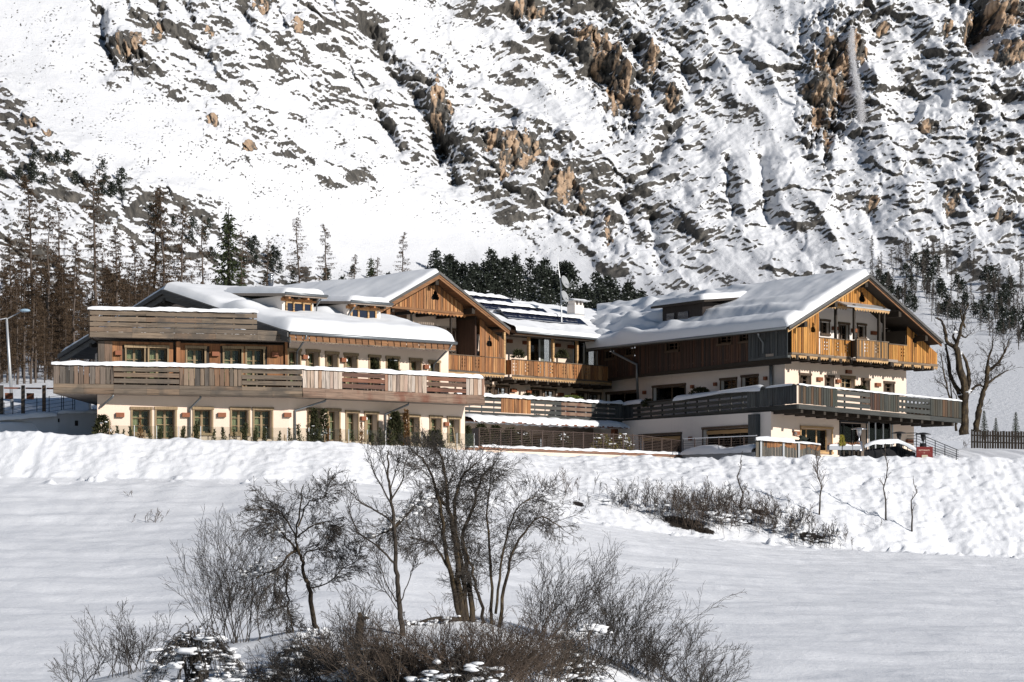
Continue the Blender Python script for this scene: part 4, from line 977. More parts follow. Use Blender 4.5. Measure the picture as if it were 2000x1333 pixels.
    mb = MB(); mb.prism([C1.P(a, zc, .6), C1.P(b, zc, .6), C1.P(b, zc + .15, -1.4), C1.P(a, zc + .15, -1.4)], (0, 0, .1)); mb.build('canopy', M['corten'], MW)
    snow_strip('canopy_snow', MW, [C1.P(a, zc + .13, -.2), C1.P(b + .1, zc + .13, -.2)], 1.7, .36, C1.n3, 9, droop=.1, wav=.25)
    FG = Face(FX.off(.35).P(FX.L - 3.2, 0).xy, (C1.P(b, 0, -.3)).xy)
    fbox('column', MW, M['corten'], C1, b - .35, b, 4, zc, -.5, -.2)
    # chimney
    p = at(1124, 613, 158); mb = MB(); fz = Face((p - uM).xy, (p + uM).xy)
    fmb(mb, fz, .55, 1.45, p.z - 1.2, p.z + .55, -.35, .35); ch = mb.build('chimney', M['stucco_white'], MW)
    fbox('flashing', ch, M['galv'], fz, .5, 1.5, p.z - .1, p.z - .02, -.4, .4)
    for i in (.6, .95, 1.3): fbox('support', ch, M['stucco_white'], fz, i, i + .12, p.z + .55, p.z + .82, -.3, .3)
    fbox('cap', ch, M['galv'], fz, .2, 1.8, p.z + .82, p.z + .88, -.6, .6); snow_strip('snow', ch, [fz.P(.25, p.z + .88, 0), fz.P(1.75, p.z + .88, 0)], 1.0, .12, fz.n3, 31)
build_middle()

# ================================================================== RIGHT WING
RW = thing('hotel_wing', 'right hotel wing with golden larch gable and dark balcony round its corner', 'building', (17, 146, 4.4), 'wings of the alpine hotel')
CR = Vector((16.35, 138)); vR = Vector((-.545, .839, 0)); uR = Vector((.707, .707, 0))
FG = Face(CR, CR + Vector((uR.x, uR.y)) * 14.8); FS = Face(CR, CR + Vector((vR.x, vR.y)) * 19.6)
def build_right():
    fo = FG.off(1.05); sp = fo.s(1698); zp = fo.z(1698, 538); sl = fo.s(1541); zl = fo.z(1541, 642); sr = fo.s(1841); zr = fo.z(1841, 664)
    zl = zr = (zl + zr) / 2
    Pk = fo.P(sp, zp); Ll = fo.P(sl, zl); Rr = fo.P(sr, zr); Lr = 28.0; Le = 20.4
    zbt = FG.z(1545, 688)
    roof_slab('roof', RW, Ll, Pk, Pk + vR * Lr, Ll + vR * Le, .2, M['beam']); roof_slab('roof', RW, Rr, Pk, Pk + vR * Lr, Rr + vR * Le, .2, M['beam'])
    def humps(U, V, Lu, Lv):
        return .26 * np.exp(-((V - 2.4 - .12 * U) / .5) ** 2) * sstep(1, 4, U) + .22 * np.exp(-((V - 4.6) / .45) ** 2) * sstep(2, 6, U) + .12 * np.exp(-((V - 1.0) / .8) ** 2) + .5 * np.maximum(0, pnoise(U / 2.2, V / 1.1, 91)) * sstep(9, 14, U) - .2 * np.exp(-((V - 1.75 - .05 * U) / .35) ** 2)
    snow_slab('roof_snow', RW, Ll, Ll + vR * Le, Pk + vR * Lr, Pk, .48, 21, (1, 0, 0, 1), .55, fn=humps, over=.16, wav=.12); snow_slab('roof_snow', RW, Rr + vR * 6, Rr, Pk, Pk + vR * 6, .10, 22, (1, 1, 0, 0), .3)
    for a, b, m1, m2 in ((Ll, Pk, 'rake', 'wood_gold_h'), (Rr, Pk, 'rake', 'rake_brown')):
        mb = MB(); mb.prism([a + Vector((0, 0, .05)), b + Vector((0, 0, .05)), b + Vector((0, 0, -.12)), a + Vector((0, 0, -.12))], fo.n3 * .06, .1); mb.build('rake_board', M[m1], RW)
        o_ = fo.n3 * -.12; mb = MB(); mb.prism([a + o_ + Vector((0, 0, -.12)), b + o_ + Vector((0, 0, -.12)), b + o_ + Vector((0, 0, -.32)), a + o_ + Vector((0, 0, -.32))], fo.n3 * .06, .6); mb.build('rake_board', M[m2], RW)
    slope = (zp - zr) / (sr - sp); line = lambda s: zp - .24 - abs(s - sp) * slope
    # gable boards
    zg = FG.z(1690, 604)
    def zlow(s): return zg
    a0 = sp - (zp - .24 - zg) / slope; a1 = sp + (zp - .24 - zg) / slope
    pear = trefoil(FG, 1682.5, 581, .30, 'pear'); bl_ = trefoil(FG, 1587, 641, .23, 'bottle'); br_ = trefoil(FG, 1786, 662, .24, 'bottle')
    W = M['wood_gold']
    boards(RW, W, FG, a0 + .05, a1 - .05, zg, line, .2, .03, 0, polys=[pear], gap=.034, jit=.03, seed=71)
    mb = MB(); mb.add([FG.P(a0 + .3, zg, -.4), FG.P(a1 - .3, zg, -.4), FG.P(sp, zp - .5, -.4)], [(0, 1, 2)]); mb.build('attic_wall', M['room'], RW)
    boards(RW, W, FG, 0, FG.s(1599), zbt, line, .2, .03, 0, polys=[bl_], gap=.034, jit=.03, seed=72)
    fbox('side_backing', RW, M['stucco_white'], FG, .2, FG.s(1598), zbt, zl - .1, -.32, -.26)
    boards(RW, W, FG, FG.s(1770.5), FG.L - .05, zbt, line, .2, .03, 0, polys=[br_], gap=.034, jit=.03, seed=73)
    fbox('side_backing', RW, M['room'], FG, FG.s(1771), FG.L - .2, zbt, zr - .1, -.5, -.42)
    teeth(RW, M['wood_gold_h'], FG, FG.s(1612), FG.s(1654), zg, .2, .0, .26); teeth(RW, M['wood_gold_h'], FG, FG.s(1735), a1 - .2, zg, .2, .0, .26)
    fbox('beam', RW, M['wood_gold_h'], FG, FG.s(1604), a1 - .3, zg - .05, zg + .05, -.12, -.002)
    for s_ in (sp, sp - 3.0, sp - 5.9, sp + 3.4, sp + 6.2):
        z_ = zp - .52 - abs(s_ - sp) * slope; fbox('purlin', RW, M['beam'], FG, s_ - .13, s_ + .13, z_ - .17, z_ + .16, -.3, .85)
    # loggia: recessed wall
    FW = FG.off(-1.85)
    up = [(1602, 1620, 624, 652, 0), (1637.6, 1658, 630, 690, 1), (1673.6, 1691, 632, 660, 0), (1725, 1739, 637, 700, 1)]
    hu = [hole_px(FW, *w[:4]) for w in up]; hu = [(a - .03, b + .03, max(c, zbt + .1), d) for a, b, c, d in hu]
    wA, wB, wz = FW.s(1593), FW.s(1772), zl + .85
    wall('wall', RW, M['stucco_white'], FW, wA, wB, zbt - .1, wz, hu, .25)
    mb = MB(); mb.add([FW.P(wA, wz), FW.P(wB, wz), FW.P(sp, zp - .4)], [(0, 1, 2)]); mb.build('gable_wall', M['stucco_white'], RW)
    for h, w_ in zip(hu, up): window(RW, FW, h, 'trim_dark', .2, bool(w_[4]), 3, 'curtain_w', cfrac=(.35, .0))
    for x, y in (((1624, 1633), 642), ((1662, 1670), 646), ((1700, 1709), 651)): lamp(RW, FW, x[0], x[1], y - 4, y + 4, disc=False)
    fbox('partition', RW, M['wood_gold'], FG, FG.s(1599) - .1, FG.s(1599), zbt, zl + .6, -1.85, -.05); fbox('partition', RW, M['beam'], FG, FG.s(1770) - .02, FG.s(1770) + .1, zbt, zr + .6, -1.85, -.05)
    mb = MB(); mb.prism([FG.P(0, zbt - .02, 0), FG.P(FG.L, zbt - .02, 0), FG.P(FG.L, zbt - .02, -1.9), FG.P(0, zbt - .02, -1.9)], (0, 0, -.15)); flr = mb.build('loggia_floor', M['soffit'], RW)
    for px in (1638, 1722): fbox('post', RW, M['beam'], FG, FG.s(px) - .07, FG.s(px) + .07, zbt, zg, -.3, -.16)
    # carved balcony: flush ends, middle stands proud
    ba, bb = FG.s(1673), FG.s(1735); pr = .75; zt = zbt + .98
    fp = FG.off(pr)
    mb = MB(); fmb(mb, FG, ba, bb, zbt - .17, zbt - .02, .002, pr - .03); bal = mb.build('balcony', M['soffit'], RW)
    polys = []
    for px in (1612, 1634, 1652): polys += carved(FG, FG.s(px), zbt + .55)
    boards(bal, W, FG, FG.s(1601), FG.s(1661), zbt, zt, .16, .03, 0, polys=polys, gap=.034, jit=.03, seed=74); boards(bal, W, FG, bb + .02, FG.s(1770), zbt, zt, .16, .03, 0, polys=carved(FG, FG.s(1762), zbt + .55), gap=.034, jit=.03, seed=75)
    b0, b1 = fp.s(1672), fp.s(1734); polys = []
    for px in (1691, 1712): polys += carved(fp, fp.s(px), zbt + .55)
    boards(bal, M['wood_gold_shade'], fp, b0, b1, zbt - .05, zt, .16, .03, 0, polys=polys, gap=.034, jit=.03, seed=76)
    for a, b in ((FG.P(FG.s(1661), 0), fp.P(b0, 0)), (FG.P(bb, 0), fp.P(b1, 0))):
        fs = Face(a.xy, b.xy); boards(bal, M['wood_black'], fs, 0, fs.L, zbt - .05, zt, .2, .03, -.03, seed=78)  # dark boards paint the shade on the side returns of the golden balcony
    fbox('handrail', bal, M['wood_grey_h'], FG, FG.s(1600), FG.s(1661), zt, zt + .05, -.05, .08); fbox('handrail', bal, M['wood_grey_h'], fp, b0 - .03, b1 + .03, zt, zt + .05, -.05, .08); fbox('handrail', bal, M['wood_grey_h'], FG, bb, FG.s(1770), zt, zt + .05, -.05, .08)
    for px in (1669.5, 1728): fbox('post', bal, M['beam'], fp, fp.s(px) - .07, fp.s(px) + .07, zt, zg + .1, -.12, .0)
    # little pent roof above it
    q0 = fp.P(fp.s(1652), zg - .02, .12); q1 = fp.P(fp.s(1736), zg - .02, .12); bk = -fp.n3 * (pr + .1) + Vector((0, 0, .32))
    roof_slab('pent_roof', RW, q0, q1, q1 + bk, q0 + bk, .08, M['galv']); teeth(RW, M['wood_gold_h'], fp, fp.s(1667), fp.s(1735), zg - .1, .2, .06, .26); fbox('beam', RW, M['wood_gold_h'], fp, fp.s(1666), fp.s(1735), zg - .12, zg - .04, -.1, .055)
    # fascia with teeth, joists
    for f_, a, b, o in ((FG, 0, FG.s(1661), 0), (fp, b0, b1, 0), (FG, bb, FG.L, 0)):
        fbox('fascia_plank', flr, M['wood_grey_h'], f_, a, b, zbt - .15, zbt - .01, .0, .06); teeth(flr, M['wood_gold_h'], f_, a, b, zbt - .15, .2, .0, .24)
    s_ = .5
    while s_ < FG.L: fbox('joist', flr, M['beam'], FG, s_ - .1, s_ + .1, zbt - .42, zbt - .172, -1.3, .1 + (pr - .1 if ba < s_ < bb else 0)); s_ += 1.05
    # side cladding of the upper storey (shaded), with small windows
    zc0, zc1 = FS.z(1465, 704) , zl + .1
    slc = (FS.z(1190, 739) - FS.z(1500, 701)) / (FS.s(1190) - FS.s(1500)); zlo_ = lambda s: FS.z(1500, 701) + slc * (s - FS.s(1500))
    ws = [(1301, 1327, 665, 688), (1402, 1431, 652, 674), (1444, 1465, 647, 670), (1183, 1203, 683, 703), (1222, 1240, 677, 697)]
    hs = [(min(FS.s(a), FS.s(b)), max(FS.s(a), FS.s(b)), FS.z((a + b) / 2, d), FS.z((a + b) / 2, c)) for a, b, c, d in ws]
    sb = FS.s(1468)
    wall('wall', RW, M['beam'], FS, 0, FS.L, zlo_(FS.L) - .1, zc1, hs, .3, -.03)
    boards(RW, M['wood_dark'], FS, sb, FS.L, zlo_, zc1, .2, .03, 0, hs, gap=.03, jit=.03, seed=81)
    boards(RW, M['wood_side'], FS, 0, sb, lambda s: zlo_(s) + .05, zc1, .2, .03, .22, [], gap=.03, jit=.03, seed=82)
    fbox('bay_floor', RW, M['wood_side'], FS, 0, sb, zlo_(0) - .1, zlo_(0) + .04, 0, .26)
    for h in hs: window(RW, FS, (h[0] + .1, h[1] - .1, h[2] + .1, h[3] - .12), 'trim_dark', .18, rows=2, curtain='curtain_w', cfrac=(.3, .6), o=.03)
    mb = MB(); mb.prism([FS.P(0, zlo_(0) - .02, .02), FS.P(FS.L, zlo_(FS.L) - .02, .02), FS.P(FS.L, zlo_(FS.L) - .2, .02), FS.P(0, zlo_(0) - .2, .02)], FS.n3 * .06); mb.build('sill_beam', M['beam'], RW)
    pipe('gutter', RW, [Ll + vR * .2 + Vector((0, 0, -.05)) + FS.n3 * .05, Ll + vR * Le + Vector((0, 0, -.05)) + FS.n3 * .05], .09)
    # middle storey walls
    fm = FG.off(-1.35); fs_ = FS.off(-.55)
    sg0 = fm.s(1533); sg1 = fm.s(1770)
    corner = fm.P(sg0, 0).xy; fsm = Face(corner, (corner + Vector((vR.x, vR.y)) * 21))
    mids = [(1561, 1583, 729, 760), (1611, 1628, 733, 764), (1642, 1669, 734, 766), (1682, 1698, 739, 790), (1726, 1746, 745, 772)]
    hm = [hole_px(fm, *w) for w in mids]; hm = [(a - .04, b + .04, max(c, 7.0), d) for a, b, c, d in hm]
    wall('wall', RW, M['stucco'], fm, sg0, sg1, 6.7, zbt - .15, hm, .3)
    for h, m_ in zip(hm, ('trim_dark', 'trim_dark', 'trim', 'trim_dark', 'trim_dark')): window(RW, fm, h, m_, .25, rows=3, curtain='curtain_w', cfrac=(.6, .3))
    for x, y in (((1594, 1603.5), 741), ((1631, 1639), 745), ((1651, 1660), 727), ((1708, 1717), 752)): lamp(RW, fm, x[0], x[1], y - 4, y + 4, disc=False)
    sm = [(1184, 1246, 764, 790), (1274.6, 1340, 751, 783), (1406.6, 1440, 738, 766), (1448, 1482, 732, 761)]
    hsm = [hole_px(fsm, *w) for w in sm]
    wall('wall', RW, M['stucco_white'], fsm, 0, fsm.L, 6.4, zbt + .1, hsm, .3)
    for h, m_ in zip(hsm, ('trim_dark',) * 4): window(RW, fsm, h, m_, .25, rows=1 if h[1] - h[0] > 2 else 3, curtain='curtain_w', cfrac=(.3, .8))
    for x, y in (((1490, 1503.5), 739.5), ((1393, 1404.5), 751), ((1348, 1360), 756), ((1255, 1266), 767)): lamp(RW, fsm, x[0], x[1], y - 4, y + 4, disc=False)
    ew = Face(fm.P(sg1, 0).xy, (fm.P(sg1, 0) + vR * 16).xy); wall('wall', RW, M['stucco'], ew, 0, ew.L, 3.9, zbt, (), .1)
    mb = MB(); mb.prism([FG.P(0, zbt - .16, -.05), FG.P(FG.L, zbt - .16, -.05), FG.P(FG.L, zbt - .16, -.05) + vR * 18, FG.P(0, zbt - .16, -.05) + vR * 18], (0, 0, .1)); mb.build('soffit', M['soffit'], RW)
    # dark balcony round the corner
    B0 = at(1558, 752, 135.2); B1 = at(1220, 800, 149.5); B2 = at(1876, 784, 145.3)
    BS = Face(B0.xy, B1.xy); BF = Face(B0.xy, B2.xy)
    ztS = lambda s: B0.z - .03 + (7.78 - B0.z) * s / BS.L; ztF = lambda s: B0.z - .03 + (B2.z - B0.z) * s / BF.L
    zfS = lambda s: 6.80 + (6.6 - 6.80) * s / BS.L; zfF = lambda s: 6.80 + (6.42 - 6.80) * s / BF.L
    mb = MB(); mb.prism([BF.P(0, 6.85, -.05), BF.P(BF.L, 6.47, -.05), Vector((B2.x - 6, B2.y + 9, 6.5)), fm.P(sg1, 6.6, -.3), fm.P(sg0, 6.82, -.3), fsm.P(fsm.L, 6.65, -.3), BS.P(BS.L, 6.65, -.05)], (0, 0, .14)); bk_ = mb.build('balcony', M['beam'], RW)
    def seg(f, ztf, zff, secs):
        for k, (x0, x1, kind, mat) in enumerate(secs):
            a, b = sorted((max(0, min(f.L, f.s(x0))), max(0, min(f.L, f.s(x1)))))
            if kind == 'v': boards(bk_, M[mat], f, a, b, lambda s: zff(s) + .3, ztf, .21, .03, .045, seed=90 + k + int(x0), gap=.03, jit=.01, zj=.01)
            elif kind == 'h':
                planks(bk_, M[mat], f, a, b, zff(a) + .36, ztf(a) - .05, 3, .11, .04, .02, 90 + k, zff(b) + .36, ztf(b) - .05)
                n = max(2, int((b - a) / 1.0))
                for i in range(n): s_ = a + (b - a) * (i + .5) / n; fbox('post', bk_, M['wood_black_h'], f, s_ - .045, s_ + .045, zff(s_) + .2, ztf(s_) - .03, -.06, .014)
            else:   # open lattice
                planks(bk_, M[mat], f, a, b, zff(a) + .36, ztf(a) - .05, 3, .11, .04, .02, 90 + k, zff(b) + .36, ztf(b) - .05)
                n = int((b - a) / .34)
                for i in range(n + 1): s_ = a + (b - a) * i / n; fbox('slat', bk_, M['wood_black_h'], f, s_ - .07, s_ + .07, zff(s_) + .32, ztf(s_) - .03, -.03, .015)
            mb = MB(); mb.prism([f.P(a, zff(a), 0), f.P(b, zff(b), 0), f.P(b, zff(b) + .27, 0), f.P(a, zff(a) + .27, 0)], f.n3 * .06, rng.random()); mb.build('fascia_plank', M['wood_black_h'], bk_)
            mb = MB(); mb.prism([f.P(a, ztf(a), -.06), f.P(b, ztf(b), -.06), f.P(b, ztf(b) + .05, -.06), f.P(a, ztf(a) + .05, -.06)], f.n3 * .17, rng.random()); mb.build('handrail', M['wood_black_h'], bk_)
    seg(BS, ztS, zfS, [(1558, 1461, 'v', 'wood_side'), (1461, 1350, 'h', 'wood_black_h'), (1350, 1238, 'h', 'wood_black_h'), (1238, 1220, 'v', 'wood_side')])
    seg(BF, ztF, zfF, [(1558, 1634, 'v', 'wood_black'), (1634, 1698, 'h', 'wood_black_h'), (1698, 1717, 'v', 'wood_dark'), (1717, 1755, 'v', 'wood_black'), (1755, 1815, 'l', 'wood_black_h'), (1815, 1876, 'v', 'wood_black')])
    q = Face(BF.P(BF.L, 0).xy, (B2.x - 6, B2.y + 9)); boards(bk_, M['wood_black'], q, 0, q.L, 6.45, B2.z, .25, .03, 0, seed=99)
    s_ = .4
    while s_ < BF.L: fbox('joist', bk_, M['beam'], BF, s_ - .1, s_ + .1, zfF(s_) - .22, zfF(s_) + .04, -2.4, -.02); s_ += 1.0
    snow_strip('snow_cap', RW, [BF.P(.0, ztF(0) + .05, .02), BF.P(BF.L, ztF(BF.L) + .05, .02)], .26, .07, BF.n3, 12, wav=.5)
    snow_strip('snow_cap', RW, [BS.P(.3, ztS(.3) + .05, .03), BS.P(BS.s(1500), ztS(2) + .05, .03)], .3, .10, BS.n3, 13, wav=.6)
    a, b = BS.s(1492), BS.s(1322); snow_strip('snow_cap', RW, [BS.P(a, ztS(a) + .04, .05), BS.P(b, ztS(b) + .04, .05)], .5, .22, BS.n3, 14, droop=.12, wav=.6)
    a, b = BS.s(1258), BS.L - .1; snow_strip('snow_cap', RW, [BS.P(a, ztS(a) + .04, .05), BS.P(b, ztS(b) + .04, .05)], .5, .25, BS.n3, 15, droop=.12, wav=.6)
    # ground storey
    fg = FG.off(-.1); g0 = fg.s(1506); cg = fg.P(g0, 0).xy; fsg = Face(cg, cg + Vector((vR.x, vR.y)) * 18)
    gg = [(1562, 1626, 833, 868)]; big = hole_px(fg, *gg[0]); ent = (fg.s(1641), fg.s(1691), 4.1, fg.z(1660, 826)); glz = (fg.s(1697), fg.s(1742), 4.1, fg.z(1715, 822))
    wall('wall', RW, M['stucco'], fg, g0, fg.s(1785), 3.8, 6.7, [(big[0], big[1], 4.5, big[3]), ent, glz], .5)
    window(RW, fg, (big[0], big[1], 4.5, big[3]), 'wood_gold_h', .4, rows=1, cols=3, curtain=None); window(RW, fg, ent, 'black', .4, True, 1, None, cols=3); window(RW, fg, glz, 'galv', .1, True, 1, None, cols=3, name='glazed_porch')
    sd = [(1250, 1330, 851, 885), (1374, 1470, 837, 885)]
    hsd = [(min(fsg.s(a), fsg.s(b)), max(fsg.s(a), fsg.s(b)), 4.1, fsg.z((a + b) / 2, c)) for a, b, c, d in sd]
    wall('wall', RW, M['stucco_white'], fsg, 0, fsg.L, 3.8, 6.72, hsd, .4)
    for h in hsd:
        window(RW, fsg, h, 'trim_dark', .35, True, 1, None, cols=3); fbox('header_beam', RW, M['wood_gold_h'], fsg, h[0] + .1, h[1] - .1, h[3] - .3, h[3] - .08, -.3, -.15)
    a = fsg.s(1485); b = fsg.s(1470); fbox('corner_column', RW, M['wood_side'], fsg, min(a, b), max(a, b), 3.9, 6.6, -.1, .35)
    lamp(RW, fsg, 1344, 1356, 853, 861, disc=False); lamp(RW, fg, 1548, 1558, 842, 851, disc=False); lamp(RW, fg, 1769, 1780, 858, 866, disc=False)
    # down pipes on the shaded side
    e = Ll + vR * (BS.s(1218) * .86)
    s1, s2 = FS.s(1217), FS.s(1247)
    zz = zl - .1; pipe('down_pipe', RW, [FS.P(s1, zz, .95), FS.P(s1 - .1, zz - .25, .9), FS.P(s2, zz - 1.1, .12), FS.P(s2, zlo_(s2) - .2, .12), fsm.P(fsm.s(1251), 6.9, .12)], .085)
    pipe('down_pipe', RW, [FS.P(1.9, zl - .1, .95), FS.P(2.0, zl - .3, .8), FS.P(2.2, zl - .65, .3), FS.P(2.2, zl - 1.3, .3)], .06)
    pipe('down_pipe', RW, [fsm.P(fsm.s(1509), zbt, .14), fsm.P(fsm.s(1510), 6.9, .14)], .11)
    # dormer in the snow of the side slope
    nrm = (Pk - Ll).cross(vR).normalized(); base = plane_hit(1325, 634, Ll + Vector((0, 0, .2)), nrm)
    fd = Face((base + vR * 5).xy, (base - vR * 5).xy); a, b = sorted((fd.s(1294), fd.s(1372))); zt_ = base.z + 1.25; zl_ = base.z - .6
    back = (Pk - Ll); back.z = 0; back = back.normalized()
    mb = MB(); mb.prism([fd.P(a, zl_), fd.P(b, zl_), fd.P(b, zt_), fd.P(a, zt_)], back * 3.4); dm = mb.build('dormer', M['wood_dark'], RW)
    for x0, x1 in ((1303, 1318), (1325, 1345)): fbox('window', dm, M['solar'], fd, fd.s(x1), fd.s(x0), base.z + .25, base.z + .75, .01, .05) if fd.s(x1) < fd.s(x0) else fbox('window', dm, M['solar'], fd, fd.s(x0), fd.s(x1), base.z + .25, base.z + .75, .01, .05)
    a, b = a - .6, b + .8; q0 = fd.P(a, zt_ + .02, .5); q1 = fd.P(b, zt_ + .02, .5); upv = back * 4.4 + Vector((0, 0, .5))
    roof_slab('dormer_roof', dm, q0, q1, q1 + upv, q0 + upv, .14, M['beam']); snow_slab('snow', dm, q0, q1, q1 + upv, q0 + upv, .4, 33, (1, 1, 0, 1), .5)
build_right()
# ================================================================== THINGS ROUND THE HOTEL
def one(name, mb, mats, label, cat, group=None, smooth=False, loc=None):
    """a thing that is one mesh, its origin at its base"""
    v = np.array(mb.v); c = Vector(((v[:, 0].min() + v[:, 0].max()) / 2, (v[:, 1].min() + v[:, 1].max()) / 2, v[:, 2].min())) if loc is None else Vector(loc)
    Mx = Matrix.Translation(c); o = link(name, mb.mesh(name, mats, smooth, Mx), None, Mx); return tag(o, label, cat, group)
def blob(mb, c, rx, ry, rz, g, n=7, m=5, jit=.18, col=0.0, mi=0):
    c = Vector(c); vs = [c + Vector((0, 0, rz))]; fs = []
    for j in range(1, m):
        t = math.pi * j / m
        for i in range(n):
            q = 2 * math.pi * (i + .5 * (j % 2)) / n; k = 1 + g.uniform(-jit, jit); vs.append(c + Vector((rx * math.sin(t) * math.cos(q) * k, ry * math.sin(t) * math.sin(q) * k, rz * math.cos(t) * k)))
    vs.append(c - Vector((0, 0, rz)))
    for i in range(n): fs.append((0, 1 + i, 1 + (i + 1) % n))
    for j in range(m - 2):
        for i in range(n):
            a = 1 + j * n; fs.append((a + i, a + n + i, a + n + (i + 1) % n, a + (i + 1) % n))
    a = 1 + (m - 2) * n
    for i in range(n): fs.append((a + i, len(vs) - 1, a + (i + 1) % n))
    mb.add(vs, fs, col, mi)
def lathe(mb, c, prof, n=14, col=0.0):
    c = Vector(c); vs = []; fs = []
    for r_, z_ in prof: vs += [c + Vector((r_ * math.cos(2 * math.pi * k / n), r_ * math.sin(2 * math.pi * k / n), z_)) for k in range(n)]
    for j in range(len(prof) - 1):
        for k in range(n): fs.append((j * n + k, j * n + (k + 1) % n, (j + 1) * n + (k + 1) % n, (j + 1) * n + k))
    mb.add(vs, fs, col)
def things():
    # ---- street lamp
    b = at(24, 800, 131); b.z = gz(b.x, b.y); t = thing('street_lamp', 'tall grey street lamp with two arms beside the larch trunks', 'street lamp', b)
    top = at(13, 622, 131)
    mb = MB(); mb.tube([b, b.lerp(top, .5), top], [.10, .08, .06], 10); mb.build('pole', M['galv'], t, True)
    mb = MB(); mb.tube([top + Vector((0, 0, -.08)), at(14, 623, 131), at(38, 611, 130.6)], .03, 8); mb.tube([top, at(-30, 630, 131.4)], .03, 8); mb.build('arm', M['galv'], t, True)
    h = at(49, 607, 130.4); mb = MB(); blob(mb, h, .30, .16, .10, random.Random(1), 12, 6, 0); mb.build('lamp_head', plain('lamp_grey', (.30, .42, .52), .35), t, True)
    h = at(-42, 632, 131.6); mb = MB(); blob(mb, h, .30, .16, .10, random.Random(1), 12, 6, 0); mb.build('lamp_head', M['galv'], t, True)
    # ---- road guard rail
    G = Face(at(-60, 770, 127).xy, at(112, 770, 127.8).xy); t = thing('guard_rail', 'road guard rail with weathered wooden posts and rusty plates', 'guard rail', G.P(0, 5.6))
    for px in (-40, 3, 45, 86):
        s_ = G.s(px); fbox('post', t, M['wood_grey'], G, s_ - .10, s_ + .10, 5.7, G.z(px, 753), -.1, .10)
    for x0, x1 in ((-40, 3), (3, 45), (45, 86), (86, 112)):
        a, b2 = G.s(x0) + .13, G.s(x1) - .13; fbox('rail', t, M['corten'], G, a, b2, G.z(20, 760), G.z(20, 757), 0, .05); fbox('plate', t, M['corten'], G, a + .05, b2 - (.4 if x0 > 0 else .05), G.z(20, 780), G.z(20, 768), 0, .05)
    # ---- shaded retaining wall, cable railing and snow on top
    Wf = Face(at(-80, 840, 122.2).xy, at(112, 840, 122.8).xy); W2 = Face(at(112, 840, 122.8).xy, at(198, 840, 123.6).xy)
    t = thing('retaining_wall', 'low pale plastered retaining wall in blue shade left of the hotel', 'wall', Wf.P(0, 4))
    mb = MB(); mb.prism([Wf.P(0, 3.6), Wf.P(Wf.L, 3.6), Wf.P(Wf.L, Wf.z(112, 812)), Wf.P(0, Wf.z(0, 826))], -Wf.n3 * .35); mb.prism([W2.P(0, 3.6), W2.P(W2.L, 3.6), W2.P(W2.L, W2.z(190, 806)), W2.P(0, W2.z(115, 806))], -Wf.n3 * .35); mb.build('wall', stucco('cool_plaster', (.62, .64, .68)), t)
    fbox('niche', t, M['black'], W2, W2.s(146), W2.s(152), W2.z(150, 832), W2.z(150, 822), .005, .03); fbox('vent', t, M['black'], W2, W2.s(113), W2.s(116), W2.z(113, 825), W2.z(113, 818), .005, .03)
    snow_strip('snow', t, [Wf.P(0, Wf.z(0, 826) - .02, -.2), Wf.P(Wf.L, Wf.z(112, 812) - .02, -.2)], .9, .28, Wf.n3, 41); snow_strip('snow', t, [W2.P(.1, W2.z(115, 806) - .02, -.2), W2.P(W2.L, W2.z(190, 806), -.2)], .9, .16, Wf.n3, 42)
    Rf = Wf.off(-.6); t = thing('cable_railing', 'black cable railing with thin posts above the retaining wall', 'railing', Rf.P(0, 5.5))
    zs = [Rf.z(0, 790) + k * .0 for k in range(1)]
    for px in (8, 25, 48, 72, 96, 120, 124, 142, 146):
        s_ = Rf.s(px); z_ = 5.55 + .004 * max(0, px); mb = MB(); mb.tube([Rf.P(s_, z_ - .1), Rf.P(s_, z_ + .95)], .022, 6); mb.build('post', M['black'], t)
    for k in range(5):
        mb = MB(); mb.tube([Rf.P(Rf.s(-60), 5.65 + k * .19), Rf.P(Rf.s(8), 5.7 + k * .19), Rf.P(Rf.s(146), 6.25 + k * .19)], .012, 4); mb.build('cable', M['black'], t)
    # ---- glass balustrade in front of the garden rooms
    runs = [(FA.P(FA.s(213), 0, .95), FB.P(.4, 0, 1.15), 9), (FB.P(.5, 0, 1.15), FB.P(FB.s(905), 0, .9), 9)]
    for k, (p, q, n) in enumerate(runs):
        f = Face(p.xy, q.xy); t = thing('glass_balustrade', ('clear glass balustrade before the five windows left of the corner', 'clear glass balustrade before the french windows right of the corner')[k], 'balustrade', f.P(0, 4.3), 'glass balustrades')
        for i in range(n):
            a, b2 = f.L * i / n, f.L * (i + 1) / n; fbox('glass_panel', t, M['glass'], f, a + .02, b2 - .02, 4.25, 5.02, 0, .012); fbox('post', t, M['galv'], f, b2 - .015, b2 + .015, 4.1, 5.04, -.02, .03)
    # ---- lower terrace: wall with coping, metal railing
    K = Face(at(938, 870, 132).xy, at(1332, 885, 141).xy); zb = lambda s: 4.58 - .16 * s / K.L; K0 = Face((K.P(0, 0) + Vector((-1.05, 3.5, 0))).xy, K.P(0, 0).xy)
    t = thing('terrace_wall', 'cream terrace wall with brown coping and snow under the metal railing', 'wall', K.P(0, 3.5))
    mb = MB(); mb.prism([K.P(0, 2.8), K.P(K.L, 2.8), K.P(K.L, zb(K.L) - .22), K.P(0, zb(0) - .22)], -K.n3 * .3); mb.prism([K.P(-2.2, 2.8, .5), K.P(-.6, 2.8, .5), K.P(-.6, zb(0) - .28, .5), K.P(-2.2, zb(0) - .28, .5)], -K.n3 * .3); mb.build('wall', M['stucco'], t)
